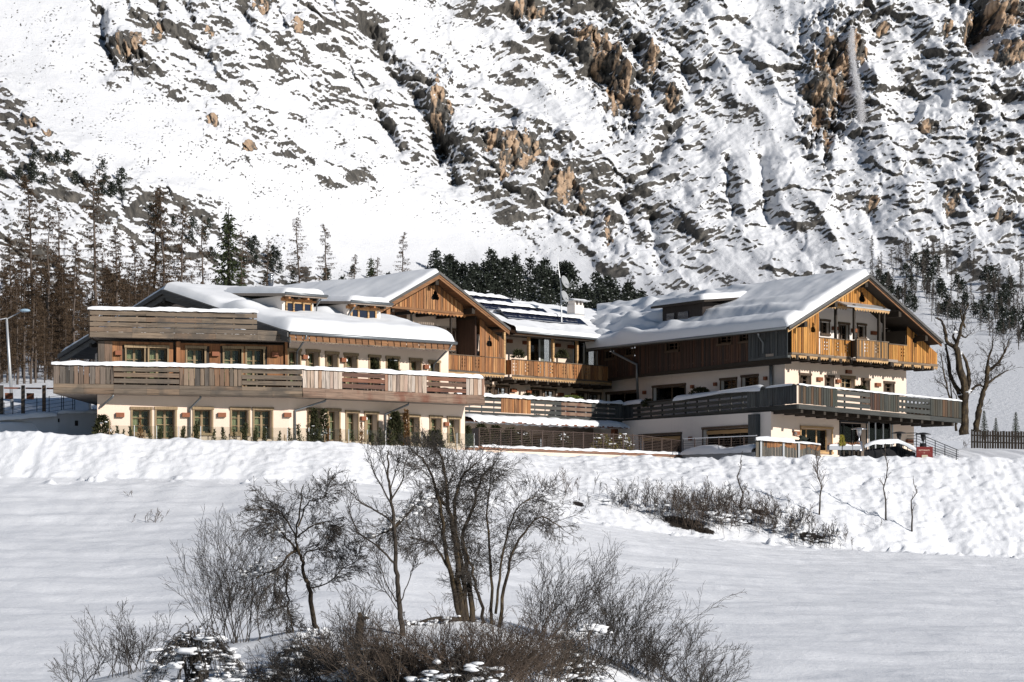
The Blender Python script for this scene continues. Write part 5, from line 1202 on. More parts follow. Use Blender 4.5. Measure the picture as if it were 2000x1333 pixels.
    mb = MB(); mb.prism([K.P(-.2, zb(0) - .21, .08), K.P(K.L, zb(K.L) - .21, .08), K.P(K.L, zb(K.L) - .04, .08), K.P(-.2, zb(0) - .04, .08)], -K.n3 * .5); mb.prism([K.P(-2.3, zb(0) - .27, .58), K.P(-.5, zb(0) - .27, .58), K.P(-.5, zb(0) - .1, .58), K.P(-2.3, zb(0) - .1, .58)], -K.n3 * .5); mb.build('coping', M['cap'], t)
    snow_strip('snow', t, [K.P(.1, zb(0) - .05, -.15), K.P(K.L, zb(K.L) - .05, -.15)], .55, .13, K.n3, 44, wav=.5); snow_strip('snow', t, [K.P(-2.2, zb(0) - .1, .4), K.P(-.6, zb(0) - .1, .4)], .5, .12, K.n3, 45)
    for s_ in (.3, 2.2, 4.4): fbox('drain_opening', t, M['black'], K, s_, s_ + .7, zb(s_) - .62, zb(s_) - .45, .004, .02)
    t = thing('metal_railing', 'brown metal terrace railing with many thin horizontal bars', 'railing', K.P(0, 4.4))
    Kr = K.off(-.12)
    n = 20
    for i in range(n + 1):
        s_ = K.L * i / n; hh = 1.02 - .28 * sstep(.75, 1.0, i / n); fbox('post', t, M['railmetal'], Kr, s_ - (.035 if i % 2 == 0 else .02), s_ + (.035 if i % 2 == 0 else .02), zb(s_) - .05, zb(s_) + hh, -.03, .03)
    for j in range(10):
        z_ = .08 + j * .1; mb = MB(); mb.tube([Kr.P(0, zb(0) + z_, .035), Kr.P(K.L * .8, zb(K.L * .8) + z_ * .97, .035), Kr.P(K.L, zb(K.L) + z_ * .76, .035)], .016 if j < 9 else .03, 5); mb.build('rail', M['railmetal'], t)
    fs = Face((Kr.P(0, 0) + Vector((-.95, 3.0, 0))).xy, Kr.P(0, 0).xy); fbox('side_panel', t, M['railmetal'], fs, 0, fs.L - .05, zb(0), zb(0) + 1, 0, .03)
    # railing going on along the snowy edge, before the shaded side
    K2 = Face(at(1334, 885, 141).xy, at(1478, 880, 133).xy); t = thing('metal_railing', 'thin brown railing with frosted top bar in front of the shaded dining windows', 'railing', K2.P(0, 4.3))
    z0, z1 = K2.z(1340, 884), K2.z(1470, 880)
    for i in range(7):
        s_ = K2.L * i / 6; z_ = z0 + (z1 - z0) * i / 6; mb = MB(); mb.tube([K2.P(s_, z_), K2.P(s_, z_ + .82)], .03, 6); mb.build('post', M['railmetal'], t)
    for j in range(6):
        mb = MB(); mb.tube([K2.P(0, z0 + .12 + j * .14), K2.P(K2.L, z1 + .12 + j * .14)], .012 if j < 5 else .028, 5); mb.build('rail', M['railmetal'] if j < 5 else M['snow'], t)
    t = thing('low_wall', 'low wall with a thick blue-shaded snow cover in front of dining windows', 'wall', K2.P(0, 3.9)); K2o = K2.off(.1)
    mb = MB(); mb.prism([K2o.P(0, 3.4), K2o.P(K2.L, 3.4), K2o.P(K2.L, z1 - .1), K2o.P(0, z0 - .1)], -K2.n3 * .5); mb.build('wall', M['plinth'], t); snow_strip('snow', t, [K2o.P(.1, z0 - .12, -.15), K2o.P(K2.L, z1 - .1, -.15)], .8, .36, K2.n3, 46, wav=.6)
    # ---- plank fence beside the sign
    L1 = Face(at(1476, 885, 132.6).xy, at(1602, 888, 132.9).xy); t = thing('plank_fence', 'weathered plank fence with orange top stains and snow along its top', 'fence', L1.P(0, 4))
    zt0, zt1 = L1.z(1476, 859), L1.z(1600, 868); zl = lambda s: zt0 + (zt1 - zt0) * s / L1.L
    boards(t, wood('stained_fence_boards', [(.13, .125, .105), (.10, .095, .085), (.16, .14, .11)], True, .5), L1, 0, L1.L, 3.6, zl, .17, .03, 0, seed=111, gap=.012, jit=.02, zj=.01)
    boards(t, M['wood_orange'], L1, L1.s(1492), L1.L, lambda s: zl(s) - .26 - .12 * math.sin(s * 2.1) ** 2, zl, .17, .012, .036, seed=112, gap=.02, jit=.006, zj=.06)
    for px in (1486, 1530, 1560): fbox('post', t, M['galv'], L1, L1.s(px) - .05, L1.s(px) + .05, 3.6, zl(L1.s(px)) + .05, .06, .11)
    snow_strip('snow', t, [L1.P(0, zl(0), .02), L1.P(L1.L * .6, zl(L1.L * .6), .02)], .4, .2, L1.n3, 47, wav=.4); snow_strip('snow', t, [L1.P(L1.L * .6, zl(L1.L * .6), .02), L1.P(L1.L, zl(L1.L), .02)], .25, .07, L1.n3, 48, wav=.4)
    # ---- planters on the terrace
    Pf = Face(at(1612, 880, 133.6).xy, at(1690, 882, 134.2).xy)
    for k, (x0, x1) in enumerate(((1620, 1644), (1646, 1665), (1666, 1682))):
        t = thing('planter', ('long grey planter box with snow, leftmost of three beside the heater', 'grey planter box holding a yellow-green dwarf conifer', 'short grey planter box nearest the black railing')[k], 'planter', Pf.P(Pf.s(x0), 4.2), 'planters on the terrace')
        a, b2 = Pf.s(x0), Pf.s(x1); fbox('box', t, M['plinth'], Pf, a, b2, Pf.z(x0, 879), Pf.z(x0, 871), -.35, 0); snow_strip('snow', t, [Pf.P(a + .02, Pf.z(x0, 871), -.17), Pf.P(b2 - .02, Pf.z(x0, 871), -.17)], .3, .12, Pf.n3, 50 + k)
        mb = MB(); g = random.Random(k)
        for i in range(60):
            p = Pf.P(g.uniform(a, b2), Pf.z(x0, 871) + g.uniform(0, .16), g.uniform(-.3, -.05)); d = Vector((g.uniform(-1, 1), g.uniform(-1, 1), g.uniform(.2, 1))).normalized() * .09; e = d.orthogonal().normalized() * .03; mb.add([p - e, p + e, p + d], [(0, 1, 2)], g.random())
        mb.build('dry_flowers', plain('dry_flowers', (.28, .12, .05), .9), t)
        for s_ in (a + .12, b2 - .12): fbox('foot', t, M['beam'], Pf, s_ - .05, s_ + .05, 4.1, Pf.z(x0, 879), -.2, -.1)
    # dwarf conifer in it
    c = Pf.P(Pf.s(1646), Pf.z(1646, 872), -.1); mb = MB(); g = random.Random(5)
    for i in range(420):
        h = g.random() ** 1.3; r_ = (.17 * (1 - h) + .02) * g.uniform(.3, 1.2); q = g.uniform(0, 6.28); p = c + Vector((r_ * math.cos(q) + g.gauss(0, .02), r_ * math.sin(q), h * .6)) ; d = Vector((math.cos(q), math.sin(q), .9)).normalized() * .11; e = d.orthogonal().normalized() * .03; mb.add([p - e, p + e, p + d], [(0, 1, 2)], g.random())
    one('dwarf_conifer', mb, plain('yellow_green_needles', (.30, .26, .04), .8), 'small yellow-green dwarf conifer standing in the middle planter', 'conifer')
    # ---- seated guest bending over the terrace table
    b = at(1582, 886, 133.9); t = thing('person', 'person in a dark green coat bending forward behind the plank fence', 'person', b)
    J = {'pelvis': (1586, 871, .16), 'belly': (1580, 864, .17), 'chest': (1570, 857, .185), 'neck': (1560, 852, .07), 'sh_l': (1566, 856, .09), 'sh_r': (1568, 854, .09), 'el_l': (1560, 863, .065), 'el_r': (1562, 862, .065), 'ha_l': (1551, 862, .045), 'ha_r': (1552, 860, .045), 'kn_l': (1571, 873, .10), 'kn_r': (1573, 873, .10), 'an_l': (1573, 886, .06), 'an_r': (1576, 886, .06)}
    dy = {'l': -.2, 'r': .2}; names = list(J); E = [('pelvis', 'belly'), ('belly', 'chest'), ('chest', 'neck'), ('chest', 'sh_l'), ('chest', 'sh_r'), ('sh_l', 'el_l'), ('sh_r', 'el_r'), ('el_l', 'ha_l'), ('el_r', 'ha_r'), ('pelvis', 'kn_l'), ('pelvis', 'kn_r'), ('kn_l', 'an_l'), ('kn_r', 'an_r')]
    me = bpy.data.meshes.new('body'); me.from_pydata([at(J[n][0], J[n][1], 133.9 + dy.get(n[-1] if '_' in n else '', 0)) - b for n in names], [(names.index(x), names.index(y)) for x, y in E], [])
    o = bpy.data.objects.new('body', me); COL.objects.link(o); o.modifiers.new('skin', 'SKIN'); o.modifiers.new('sub', 'SUBSURF').levels = 2
    for i, n in enumerate(names): me.skin_vertices[0].data[i].radius = (J[n][2], J[n][2]); me.skin_vertices[0].data[i].use_root = n == 'pelvis'
    dg = bpy.context.evaluated_depsgraph_get(); m2 = bpy.data.meshes.new_from_object(o.evaluated_get(dg)); bpy.data.objects.remove(o); m2.materials.clear(); m2.materials.append(plain('dark_green_coat', (.022, .028, .022), .9)); m2.polygons.foreach_set('use_smooth', [True] * len(m2.polygons)); link('body', m2, t, Matrix.Translation(b))
    hd = at(1553, 848.5, 133.9); mb = MB(); blob(mb, hd, .10, .085, .125, random.Random(4), 12, 9, 0); blob(mb, hd + Vector((-.10, -.0, -.02)), .025, .02, .03, random.Random(4), 6, 5, 0); mb.tube([at(1560, 852.5, 133.9), hd + Vector((.02, 0, -.06))], .055, 8); mb.build('head', plain('skin', (.42, .25, .18), .6), t, True)
    mb = MB(); blob(mb, hd + Vector((.02, 0, .035)), .108, .098, .105, random.Random(5), 12, 8, .04); mb.build('hair', plain('grey_hair', (.20, .17, .16), .8), t, True)
    # ---- patio heaters
    for k, (px, py0, py1, Y, mat, lab) in enumerate(((1678, 835, 872, 134.8, 'steel', 'shiny steel patio heater in front of the dark entrance'), (1756, 843, 876, 136, 'black', 'dark patio heater in the shade beside the cream wall end'), (1803, 845, 876, 133.4, 'black', 'black mushroom patio heater just behind the red sign'))):
        tp = at(px, py0, Y); bz = at(px, py1 + 9, Y).z; H = tp.z - bz; b = Vector((tp.x, tp.y, bz)); t = thing('patio_heater', lab, 'patio heater', b, 'patio heaters')
        mb = MB(); mb.tube([b, b + Vector((0, 0, H - .3))], .035, 8); mb.build('pole', M[mat], t, True)
        mb = MB(); lathe(mb, b, [(.0, H), (.16, H - .015), (.46, H - .1), (.46, H - .12), (.05, H - .09)], 20); mb.build('reflector', M[mat], t, True)
        mb = MB(); lathe(mb, b, [(.13, H - .12), (.15, H - .2), (.10, H - .42), (.04, H - .52)], 14); mb.build('burner', M[mat], t, True)
        mb = MB(); lathe(mb, b, [(.0, .55), (.18, .55), (.22, .05), (.24, .0)], 14); mb.build('base', M[mat], t, True)
    # ---- black railing with thick snow, stair rail, red sign
    pts = [at(1688, 873, 132.8), at(1704, 867, 132.7), at(1754, 864, 132.9), at(1764, 868, 132.8), at(1790, 881, 132.4)]
    t = thing('black_railing', 'black bench-like railing capped with thick rounded snow left of the red sign', 'railing', Vector((pts[1].x, pts[1].y, 4)))
    for a, b2 in zip(pts[:-1], pts[1:]):
        mb = MB(); mb.tube([a, b2], .04, 6); mb.build('handrail', M['black'], t)
    for i in range(13):
        q = i / 12 * 3.999; a = pts[int(q)].lerp(pts[int(q) + 1], q - int(q)); mb = MB(); mb.tube([a, Vector((a.x, a.y, 3.7))], .022, 5); mb.build('baluster', M['black'], t)
    mb = MB(); mb.prism([pts[0] + Vector((.1, .3, -.15)), pts[2] + Vector((0, .3, -.2)), pts[4] + Vector((0, .3, -.1)), Vector((pts[4].x, pts[4].y + .3, 3.7)), Vector((pts[0].x, pts[0].y + .3, 3.7))], (0, .05, 0)); mb.build('panel', M['black'], t)
    snow_strip('snow', t, [p + Vector((0, 0, .02)) for p in pts], .42, .16, Vector((0, -1, 0)), 53, droop=.08)
    Sf = Face(at(1790, 890, 131.8).xy, at(1822, 892, 131.9).xy); t = thing('sign', 'dark red restaurant sign standing in the snow bank below the hotel', 'sign', Sf.P(0, 3.9))
    a, b2, z0, z1 = 0, Sf.L, Sf.z(1800, 896), Sf.z(1800, 873)
    fbox('panel', t, M['red'], Sf, a, b2, z0 - .15, z1, -.06, 0); fbox('menu_plate', t, plain('pale_plate', (.42, .38, .28), .6), Sf, a + .30, a + .64, z0 + .02, z0 + .2, .004, .02)
    for px in (.05, Sf.L - .05): fbox('leg', t, M['black'], Sf, px - .03, px + .03, z0 - .7, z0 - .15, -.06, -.01)
    def text(body, w_, h_, cx, z_, nm):
        cu = bpy.data.curves.new(nm, 'FONT'); cu.body = body; cu.size = 1; cu.align_x = 'CENTER'; cu.extrude = .004
        o = bpy.data.objects.new(nm, cu); COL.objects.link(o); dg = bpy.context.evaluated_depsgraph_get(); me = bpy.data.meshes.new_from_object(o.evaluated_get(dg)); bpy.data.objects.remove(o)
        vx = [v.co.x for v in me.vertices]; vy = [v.co.y for v in me.vertices]; W = max(vx) - min(vx); H = max(vy) - min(vy)
        m = Sf.M(cx, z_, .006) @ Matrix(((w_ / W, 0, 0, 0), (0, 0, 1, 0), (0, h_ / H, 0, 0), (0, 0, 0, 1)))
        me.materials.clear(); me.materials.append(plain('cream_lettering', (.72, .52, .42), .6, var=.05)); link(nm, me, t, m)
    text('RISTORANTE', .62, .085, .44, z1 - .24, 'lettering'); text('- - - - - & - - - - -', .74, .05, .44, z1 - .36, 'lettering')
    b0 = at(1790, 846, 134); b1 = at(1872, 880, 131.9); t = thing('stair_rail', 'thin black stair railing running down the snow right of the hotel', 'railing', Vector((b0.x, b0.y, 4.2)))
    for j in range(6):
        o_ = Vector((0, 0, -.16 * j)); mb = MB(); mb.tube([b0 + o_ + Vector((-.5, .3, 0)), b0 + o_, b1 + o_ * .75], .014 if j else .022, 5); mb.build('rail', M['black'], t)
    for q in (0, .22, .45, .68, .95):
        a = b0.lerp(b1, q); mb = MB(); mb.tube([a, a + Vector((0, 0, -1.1 + .35 * q))], .024, 5); mb.build('post', M['black'], t)
    # ---- dark pale fence far right
    Fr = Face(at(1896, 843, 160).xy, at(2090, 858, 158).xy); t = thing('paling_fence', 'dark wooden paling fence at the edge of the flat snow', 'fence', Fr.P(0, 6.4))
    boards(t, M['beam'], Fr, 0, Fr.L, lambda s: 5.0, lambda s: Fr.z(1900, 840) - .05 * s, .19, .03, 0, seed=121, gap=.035, name='board', zj=.05)
    for j in (0, 1): mb = MB(); mb.prism([Fr.P(0, 5.75 + j * .45, -.02), Fr.P(Fr.L, 5.75 + j * .45 - .25, -.02), Fr.P(Fr.L, 5.84 + j * .45 - .25, -.02), Fr.P(0, 5.84 + j * .45, -.02)], Fr.n3 * -.05); mb.build('cross_rail', M['wood_black'], t)
    # ---- aerial mast with dishes
    b = at(1097, 612, 153.5); t = thing('aerial_mast', 'aerial mast with two satellite dishes on the middle roof', 'aerial', b)
    tp = at(1089, 500, 153.5); mb = MB(); mb.tube([b + Vector((0, 0, -1)), at(1096, 560, 153.5), at(1091, 525, 153.5), tp], [.05, .045, .03, .015], 8); mb.build('mast', M['galv'], t)
    for k, (px, py, r_) in enumerate(((1099, 552, .44), (1099, 580, .40))):
        c = at(px + 3, py, 153.3); ax = Vector((.8, -.5, .32)).normalized(); e1 = ax.orthogonal().normalized(); e2 = ax.cross(e1); vs = []; fs = []
        for j in range(5):
            rr = r_ * j / 4
            for i in range(18): q = 2 * math.pi * i / 18; vs.append(c + (e1 * math.cos(q) + e2 * math.sin(q)) * rr + ax * (.5 * rr * rr))
        for j in range(4):
            for i in range(18): fs.append((j * 18 + i, j * 18 + (i + 1) % 18, (j + 1) * 18 + (i + 1) % 18, (j + 1) * 18 + i))
        mb = MB(); mb.add(vs, fs); d = mb.build('satellite_dish', plain('dish_grey', (.34, .35, .36), .5), t, True)
        mb = MB(); mb.tube([c + e2 * -r_ * .9, c + ax * .55 + e2 * -.1], .015, 5); blob(mb, c + ax * .55 + e2 * -.1, .05, .05, .07, random.Random(2), 8, 5, 0); mb.build('feed_arm', M['galv'], d)
    mb = MB(); mb.tube([at(1064, 519, 153.5), at(1092, 522, 153.5)], .012, 5)
    for i in range(6): p = at(1066 + i * 4.5, 519.5 + i * .5, 153.5); mb.tube([p + Vector((0, 0, -.22)), p + Vector((0, 0, .22))], .007, 4)
    mb.build('yagi_aerial', M['galv'], t)
    mb = MB(); mb.tube([at(1108, 560, 153.4), at(1121, 553, 153.4)], .012, 5)
    for i in range(4): p = at(1110 + i * 3.3, 559 - i * 1.8, 153.4); mb.tube([p + Vector((0, 0, -.16)), p + Vector((0, 0, .16))], .007, 4)
    mb.build('yagi_aerial', M['galv'], t)
    # ---- dry snow pouring over the cliff
    mb = MB(); g = random.Random(3); path = [(1664, 58, 6), (1663, 90, 9), (1666, 120, 8), (1671, 150, 8), (1677, 180, 9), (1680, 205, 10), (1683, 238, 13)]
    ymin = min(mpoint(x_, y_).y for x_ in (1655, 1664, 1675, 1685) for y_ in range(50, 250, 12))
    for i in range(15000):
        q = g.random() * (len(path) - 1.001); k = int(q); f = q - k; a, b2 = path[k], path[k + 1]
        px = a[0] + (b2[0] - a[0]) * f + g.gauss(0, .42) * (a[2] + (b2[2] - a[2]) * f); py = a[1] + (b2[1] - a[1]) * f + g.gauss(0, 4)
        p = at(px, py, ymin - 2.5 + g.gauss(0, 1.0)); r_ = g.uniform(.03, .12)
        d = Vector((g.gauss(0, 1), g.gauss(0, 1), g.gauss(0, 1))).normalized() * r_; e = d.orthogonal().normalized() * r_; h = d.cross(e).normalized() * r_
        mb.add([p + d, p + e, p - d - e, p + h], [(0, 1, 2), (0, 1, 3), (1, 2, 3), (0, 2, 3)])
    t = NT('powder_snow'); t.out((.92, .92, .94), .9); tl = t.n('ShaderNodeBsdfTranslucent'); tl.inputs[0].default_value = (.95, .95, .97, 1); mx = t.n('ShaderNodeMixShader'); mx.inputs[0].default_value = .5; t.l(t.b.outputs[0], mx.inputs[1]); t.l(tl.outputs[0], mx.inputs[2]); t.l(mx.outputs[0], t.t.nodes['Material Output'].inputs[0])
    o = one('snow_slide', mb, t.m, 'plume of powder snow pouring down the tan cliff', None); o['kind'] = 'stuff'
things()
# ================================================================== TREES AND SHRUBS
M['bark'] = plain('dark_bark', (.045, .036, .028), .9, var=.5, scale=9)
M['bark_l'] = plain('larch_bark', (.105, .082, .068), .9, var=.5, scale=7)
M['twig'] = plain('dark_twigs', (.058, .050, .043), .9, var=.4)
M['twig_b'] = plain('brown_twigs', (.11, .084, .064), .9, var=.4)
M['twig_r'] = plain('reddish_stems', (.10, .074, .056), .9, var=.45)
M['larch'] = plain('bare_larch_twigs', (.072, .047, .028), .95, var=.45, scale=2)
M['spruce'] = plain('spruce_needles', (.030, .040, .014), .9, var=.5, scale=2)
M['pine'] = plain('dark_pine_needles', (.022, .028, .020), .9, var=.5, scale=2)
M['hedge'] = plain('dark_hedge_needles', (.040, .042, .016), .9, var=.5, scale=3)
M['hedge_b'] = plain('browned_hedge_needles', (.12, .06, .02), .9, var=.5, scale=3)
def bark_moss():
    t = NT('mossy_bark'); n = t.noise(6, 5, t.map((1, 1, .4)), .7); c = t.ramp(n, [(.3, (.018, .014, .011)), (.5, (.05, .04, .03)), (.62, (.10, .072, .04)), (.75, (.17, .145, .12))])
    t.bump(n, .6, .05); return t.out(c, .95, spec=.1)
M['bark_old'] = bark_moss()
Z3 = Vector((0, 0, 1))
def grow(mb, p, d, L, r, lv, P, g, mi=0, top=True):
    """recursive branch; P: per-level tuples (n children, ratio, angle, wander, tropism)"""
    nk, ratio, ang, wan, tro = P[lv]
    if top: L *= P.get('k', 1.0); r *= P.get('k', 1.0)
    n = max(3, min(9, int(L / P['seg']))); pts = [p.copy()]; ds = [d.copy()]
    for i in range(n):
        d = (d + Vector((g.gauss(0, wan), g.gauss(0, wan), g.gauss(0, wan))) + Z3 * tro).normalized(); p = p + d * (L / n); pts.append(p.copy()); ds.append(d.copy())
    rs = [max(P['rmin'], r * (1 - .72 * i / n)) for i in range(n + 1)]
    mb.tube(pts, rs, 6 if r > .03 else (4 if r > .012 else 3), 0, False, mi)
    if lv + 1 in P:
        for k in range(nk):
            t = (P['t0'][lv] + (1 - P['t0'][lv]) * (k + g.random()) / nk) * n; i = min(n - 1, int(t)); q = pts[i].lerp(pts[i + 1], t - i); dd = ds[i + 1]
            o = dd.orthogonal().normalized(); o.rotate(Matrix.Rotation(g.uniform(0, 6.283), 3, dd)); a = R(ang) * g.uniform(.6, 1.35)
            nd = (dd * math.cos(a) + o * math.sin(a)).normalized()
            grow(mb, q, nd, L * ratio * g.uniform(.6, 1.2) * (1.1 - .55 * t / n), max(P['rmin'], rs[i] * .55), lv + 1, P, g, mi, False)
def limb(mb, pts, r0, r1, n=8, mi=0):
    m = len(pts); mb.tube(pts, [r0 + (r1 - r0) * (i / (m - 1)) for i in range(m)], n, 0, True, mi)
def curve_pts(cps, n=5, g=None, j=0.0):
    """smooth polyline through control points (Catmull-Rom)"""
    c = [Vector(x) for x in cps]; c = [c[0] * 2 - c[1]] + c + [c[-1] * 2 - c[-2]]; out = []
    for i in range(1, len(c) - 2):
        for k in range(n):
            t = k / n; a, b, d, e = c[i - 1], c[i], c[i + 1], c[i + 2]
            q = .5 * ((2 * b) + (d - a) * t + (2 * a - 5 * b + 4 * d - e) * t * t + (-a + 3 * b - 3 * d + e) * t ** 3)
            if g: q = q + Vector((g.gauss(0, j), g.gauss(0, j), g.gauss(0, j)))
            out.append(q)
    out.append(c[-2]); return out
def snow_lumps(name, parent, spots, g, k_=1.0):
    """spots: (point, rx, ry, rz); joined soft lumps"""
    mb = MB()
    for p, rx, ry, rz in spots:
        rx, ry, rz = rx * k_, ry * k_, rz * k_
        for k in range(g.choice((2, 3, 4))):
            f = g.uniform(.35, .8); o = Vector((g.gauss(0, rx * .75), g.gauss(0, ry * .6), g.gauss(0, rz * .5))); blob(mb, Vector(p) + o, rx * f * g.uniform(.7, 1.6), ry * f, rz * f * g.uniform(.6, 1.3), g, 7, 5, .34)
    o = mb.build(name, M['snow'], parent, True); o['kind'] = 'stuff'; return o
# ---------------------------------------------------------------- forest tree models (built once, copied)
def larch_model(seed, H=17.0, dens=1.0, bare=.25):
    g = random.Random(seed); root = thing('larch_tree', 'bare larch', 'tree', (0, 0, 0)); mb = MB()
    lean = Vector((g.uniform(-.05, .05), g.uniform(-.03, .03), 0)); tr = [Vector((0, 0, -.6))] + [lean * (H * t) + Vector((g.gauss(0, .08), g.gauss(0, .08), H * t)) for t in (.15, .3, .45, .6, .75, .9, 1)]
    mb.tube(tr, [.19, .17, .145, .12, .10, .075, .045, .012], 7); mb.build('trunk', M['bark_l'], root, True)
    cb = MB(); nb = int(96 * dens)
    for k in range(nb):
        t = bare + (1 - bare) * ((k + g.random()) / nb) ** .9; i = t * 7; j = min(6, int(i)); p = tr[min(7, j)].lerp(tr[min(7, j + 1)], i - j) if j < 7 else tr[7]
        q = g.uniform(0, 6.283); L = (2.9 * (1 - t) ** .75 + .3) * g.uniform(.55, 1.15)
        d = Vector((math.cos(q), math.sin(q), -.12 + .35 * t)); pts = [p]
        for s in range(3): d = (d + Vector((g.gauss(0, .08), g.gauss(0, .08), -.10 + .10 * s))).normalized(); pts.append(pts[-1] + d * L / 3)
        cb.tube(pts, [.032, .024, .016, .008], 3, 0, False)
        for s in range(int(L * 13 * dens) + 4):
            u = g.uniform(.12, 1) * 3; a = min(2, int(u)); c = pts[a].lerp(pts[a + 1], u - a); w = g.uniform(.25, .62) * (.6 + .4 * (1 - t)); dd = Vector((g.gauss(0, .5), g.gauss(0, .5), -.85 + g.gauss(0, .3))).normalized()
            e = dd.orthogonal().normalized(); e.rotate(Matrix.Rotation(g.uniform(0, 6.28), 3, dd)); e *= g.uniform(.02, .042); cb.add([c - e, c + e, c + dd * w + e * .3], [(0, 1, 2)], g.random())
            c2 = c + dd * w * .4; d2 = (dd + Vector((g.gauss(0, .7), g.gauss(0, .7), .1))).normalized(); cb.add([c2 - e * .8, c2 + e * .8, c2 + d2 * w * .6], [(0, 1, 2)], g.random())
    cb.build('crown', M['larch'], root); return root
def spruce_model(seed, H=14.0):
    g = random.Random(seed); root = thing('spruce_tree', 'spruce', 'tree', (0, 0, 0)); mb = MB(); mb.tube([Vector((0, 0, -.6)), Vector((0, 0, H * .5)), Vector((0, 0, H))], [.24, .15, .02], 7); mb.build('trunk', M['bark'], root, True)
    cb = MB(); nw = 34
    for k in range(nw):
        t = .06 + .92 * k / nw; z = H * t; nb = 9
        for i in range(nb):
            q = 2 * math.pi * (i + g.random()) / nb; L = (3.0 * (1 - t) ** .85 + .25) * g.uniform(.65, 1.12); p0 = Vector((0, 0, z + g.uniform(-.2, .2))); dr = g.uniform(.25, .5)
            for s in range(int(L * 5.5) + 2):
                u = (s + g.random()) / (L * 5.5 + 2); c = p0 + Vector((math.cos(q) * L * u, math.sin(q) * L * u, -dr * L * u + .22 * L * u * u)); c += Vector((g.gauss(0, .1), g.gauss(0, .1), g.gauss(0, .06)))
                dd = Vector((math.cos(q) + g.gauss(0, .5), math.sin(q) + g.gauss(0, .5), -.55 + g.gauss(0, .3))).normalized(); e = dd.orthogonal().normalized(); e.rotate(Matrix.Rotation(g.uniform(0, 6.28), 3, dd)); w = g.uniform(.2, .42); e *= w * .30
                cb.add([c - e, c + e, c + dd * w], [(0, 1, 2)], g.random())
    cb.build('crown', M['spruce'], root); return root
def pine_model(seed, H=3.4):
    g = random.Random(seed); root = thing('pine_tree', 'pine', 'tree', (0, 0, 0)); mb = MB(); mb.tube([Vector((0, 0, -.5)), Vector((g.gauss(0, .1), 0, H * .6)), Vector((0, 0, H * .95))], [.10, .07, .02], 5); mb.build('trunk', M['bark'], root)
    cb = MB(); sb = MB(); n = 13
    for k in range(n):
        t = (k + .5) / n; q = k * 2.4 + g.random(); rr = (1 - t) ** .6 * 1.15 * g.uniform(.5, 1.1); c = Vector((math.cos(q) * rr, math.sin(q) * rr, H * (.16 + .84 * t)))
        for i in range(34):
            o = Vector((g.gauss(0, .36), g.gauss(0, .36), g.gauss(0, .24))) * (1.15 - .5 * t); dd = Vector((g.gauss(0, 1), g.gauss(0, 1), g.gauss(.35, .6))).normalized(); e = dd.orthogonal().normalized(); e.rotate(Matrix.Rotation(g.uniform(0, 6.28), 3, dd)); w = g.uniform(.2, .42); e *= w * .5
            cb.add([c + o - e, c + o + e, c + o + dd * w], [(0, 1, 2)], g.random())
        if g.random() < .62: blob(sb, c + Vector((g.uniform(-.1, .1), -.12, .2)), g.uniform(.1, .24), g.uniform(.1, .2), g.uniform(.05, .11), g, 6, 4, .3)
    cb.build('crown', M['pine'], root); sb.build('snow', M['snow'], root); return root
def thin_model(seed, H=5.5):
    g = random.Random(seed); root = thing('larch_sapling', 'thin larch', 'tree', (0, 0, 0)); mb = MB(); mb.tube([Vector((0, 0, -.5)), Vector((g.gauss(0, .1), 0, H * .5)), Vector((g.gauss(0, .15), 0, H))], [.085, .06, .012], 4); mb.build('trunk', M['bark'], root)
    cb = MB()
    for k in range(46):
        t = .3 + .68 * k / 46; q = g.uniform(0, 6.28); L = (1.15 * (1 - t) + .25) * g.uniform(.6, 1.1); p = Vector((0, 0, H * t)); d = Vector((math.cos(q), math.sin(q), -.1)); e = Vector((0, 0, .05)); cb.add([p - e, p + e, p + d * L], [(0, 1, 2)], g.random())
        for s in range(3):
            c = p + d * L * g.uniform(.3, 1); cb.add([c + Vector((-.05, 0, 0)), c + Vector((.05, 0, 0)), c + Vector((g.gauss(0, .1), g.gauss(0, .1), -.3))], [(0, 1, 2)], g.random())
    cb.build('crown', M['twig'], root); return root
def plant_tree(model, used, p, h, H, g, label, group, lean=0.0):
    s = h / H; Mx = Matrix.Translation(p) @ Matrix.Rotation(g.uniform(0, 6.28), 4, 'Z') @ Matrix.Scale(s, 4)
    if model.name in used: o = copy_thing(model, Mx, label, group)
    else: model.matrix_basis = Mx; WM[model.name] = Mx.copy(); used.add(model.name); o = model; o['label'] = label; o['group'] = group
    return o
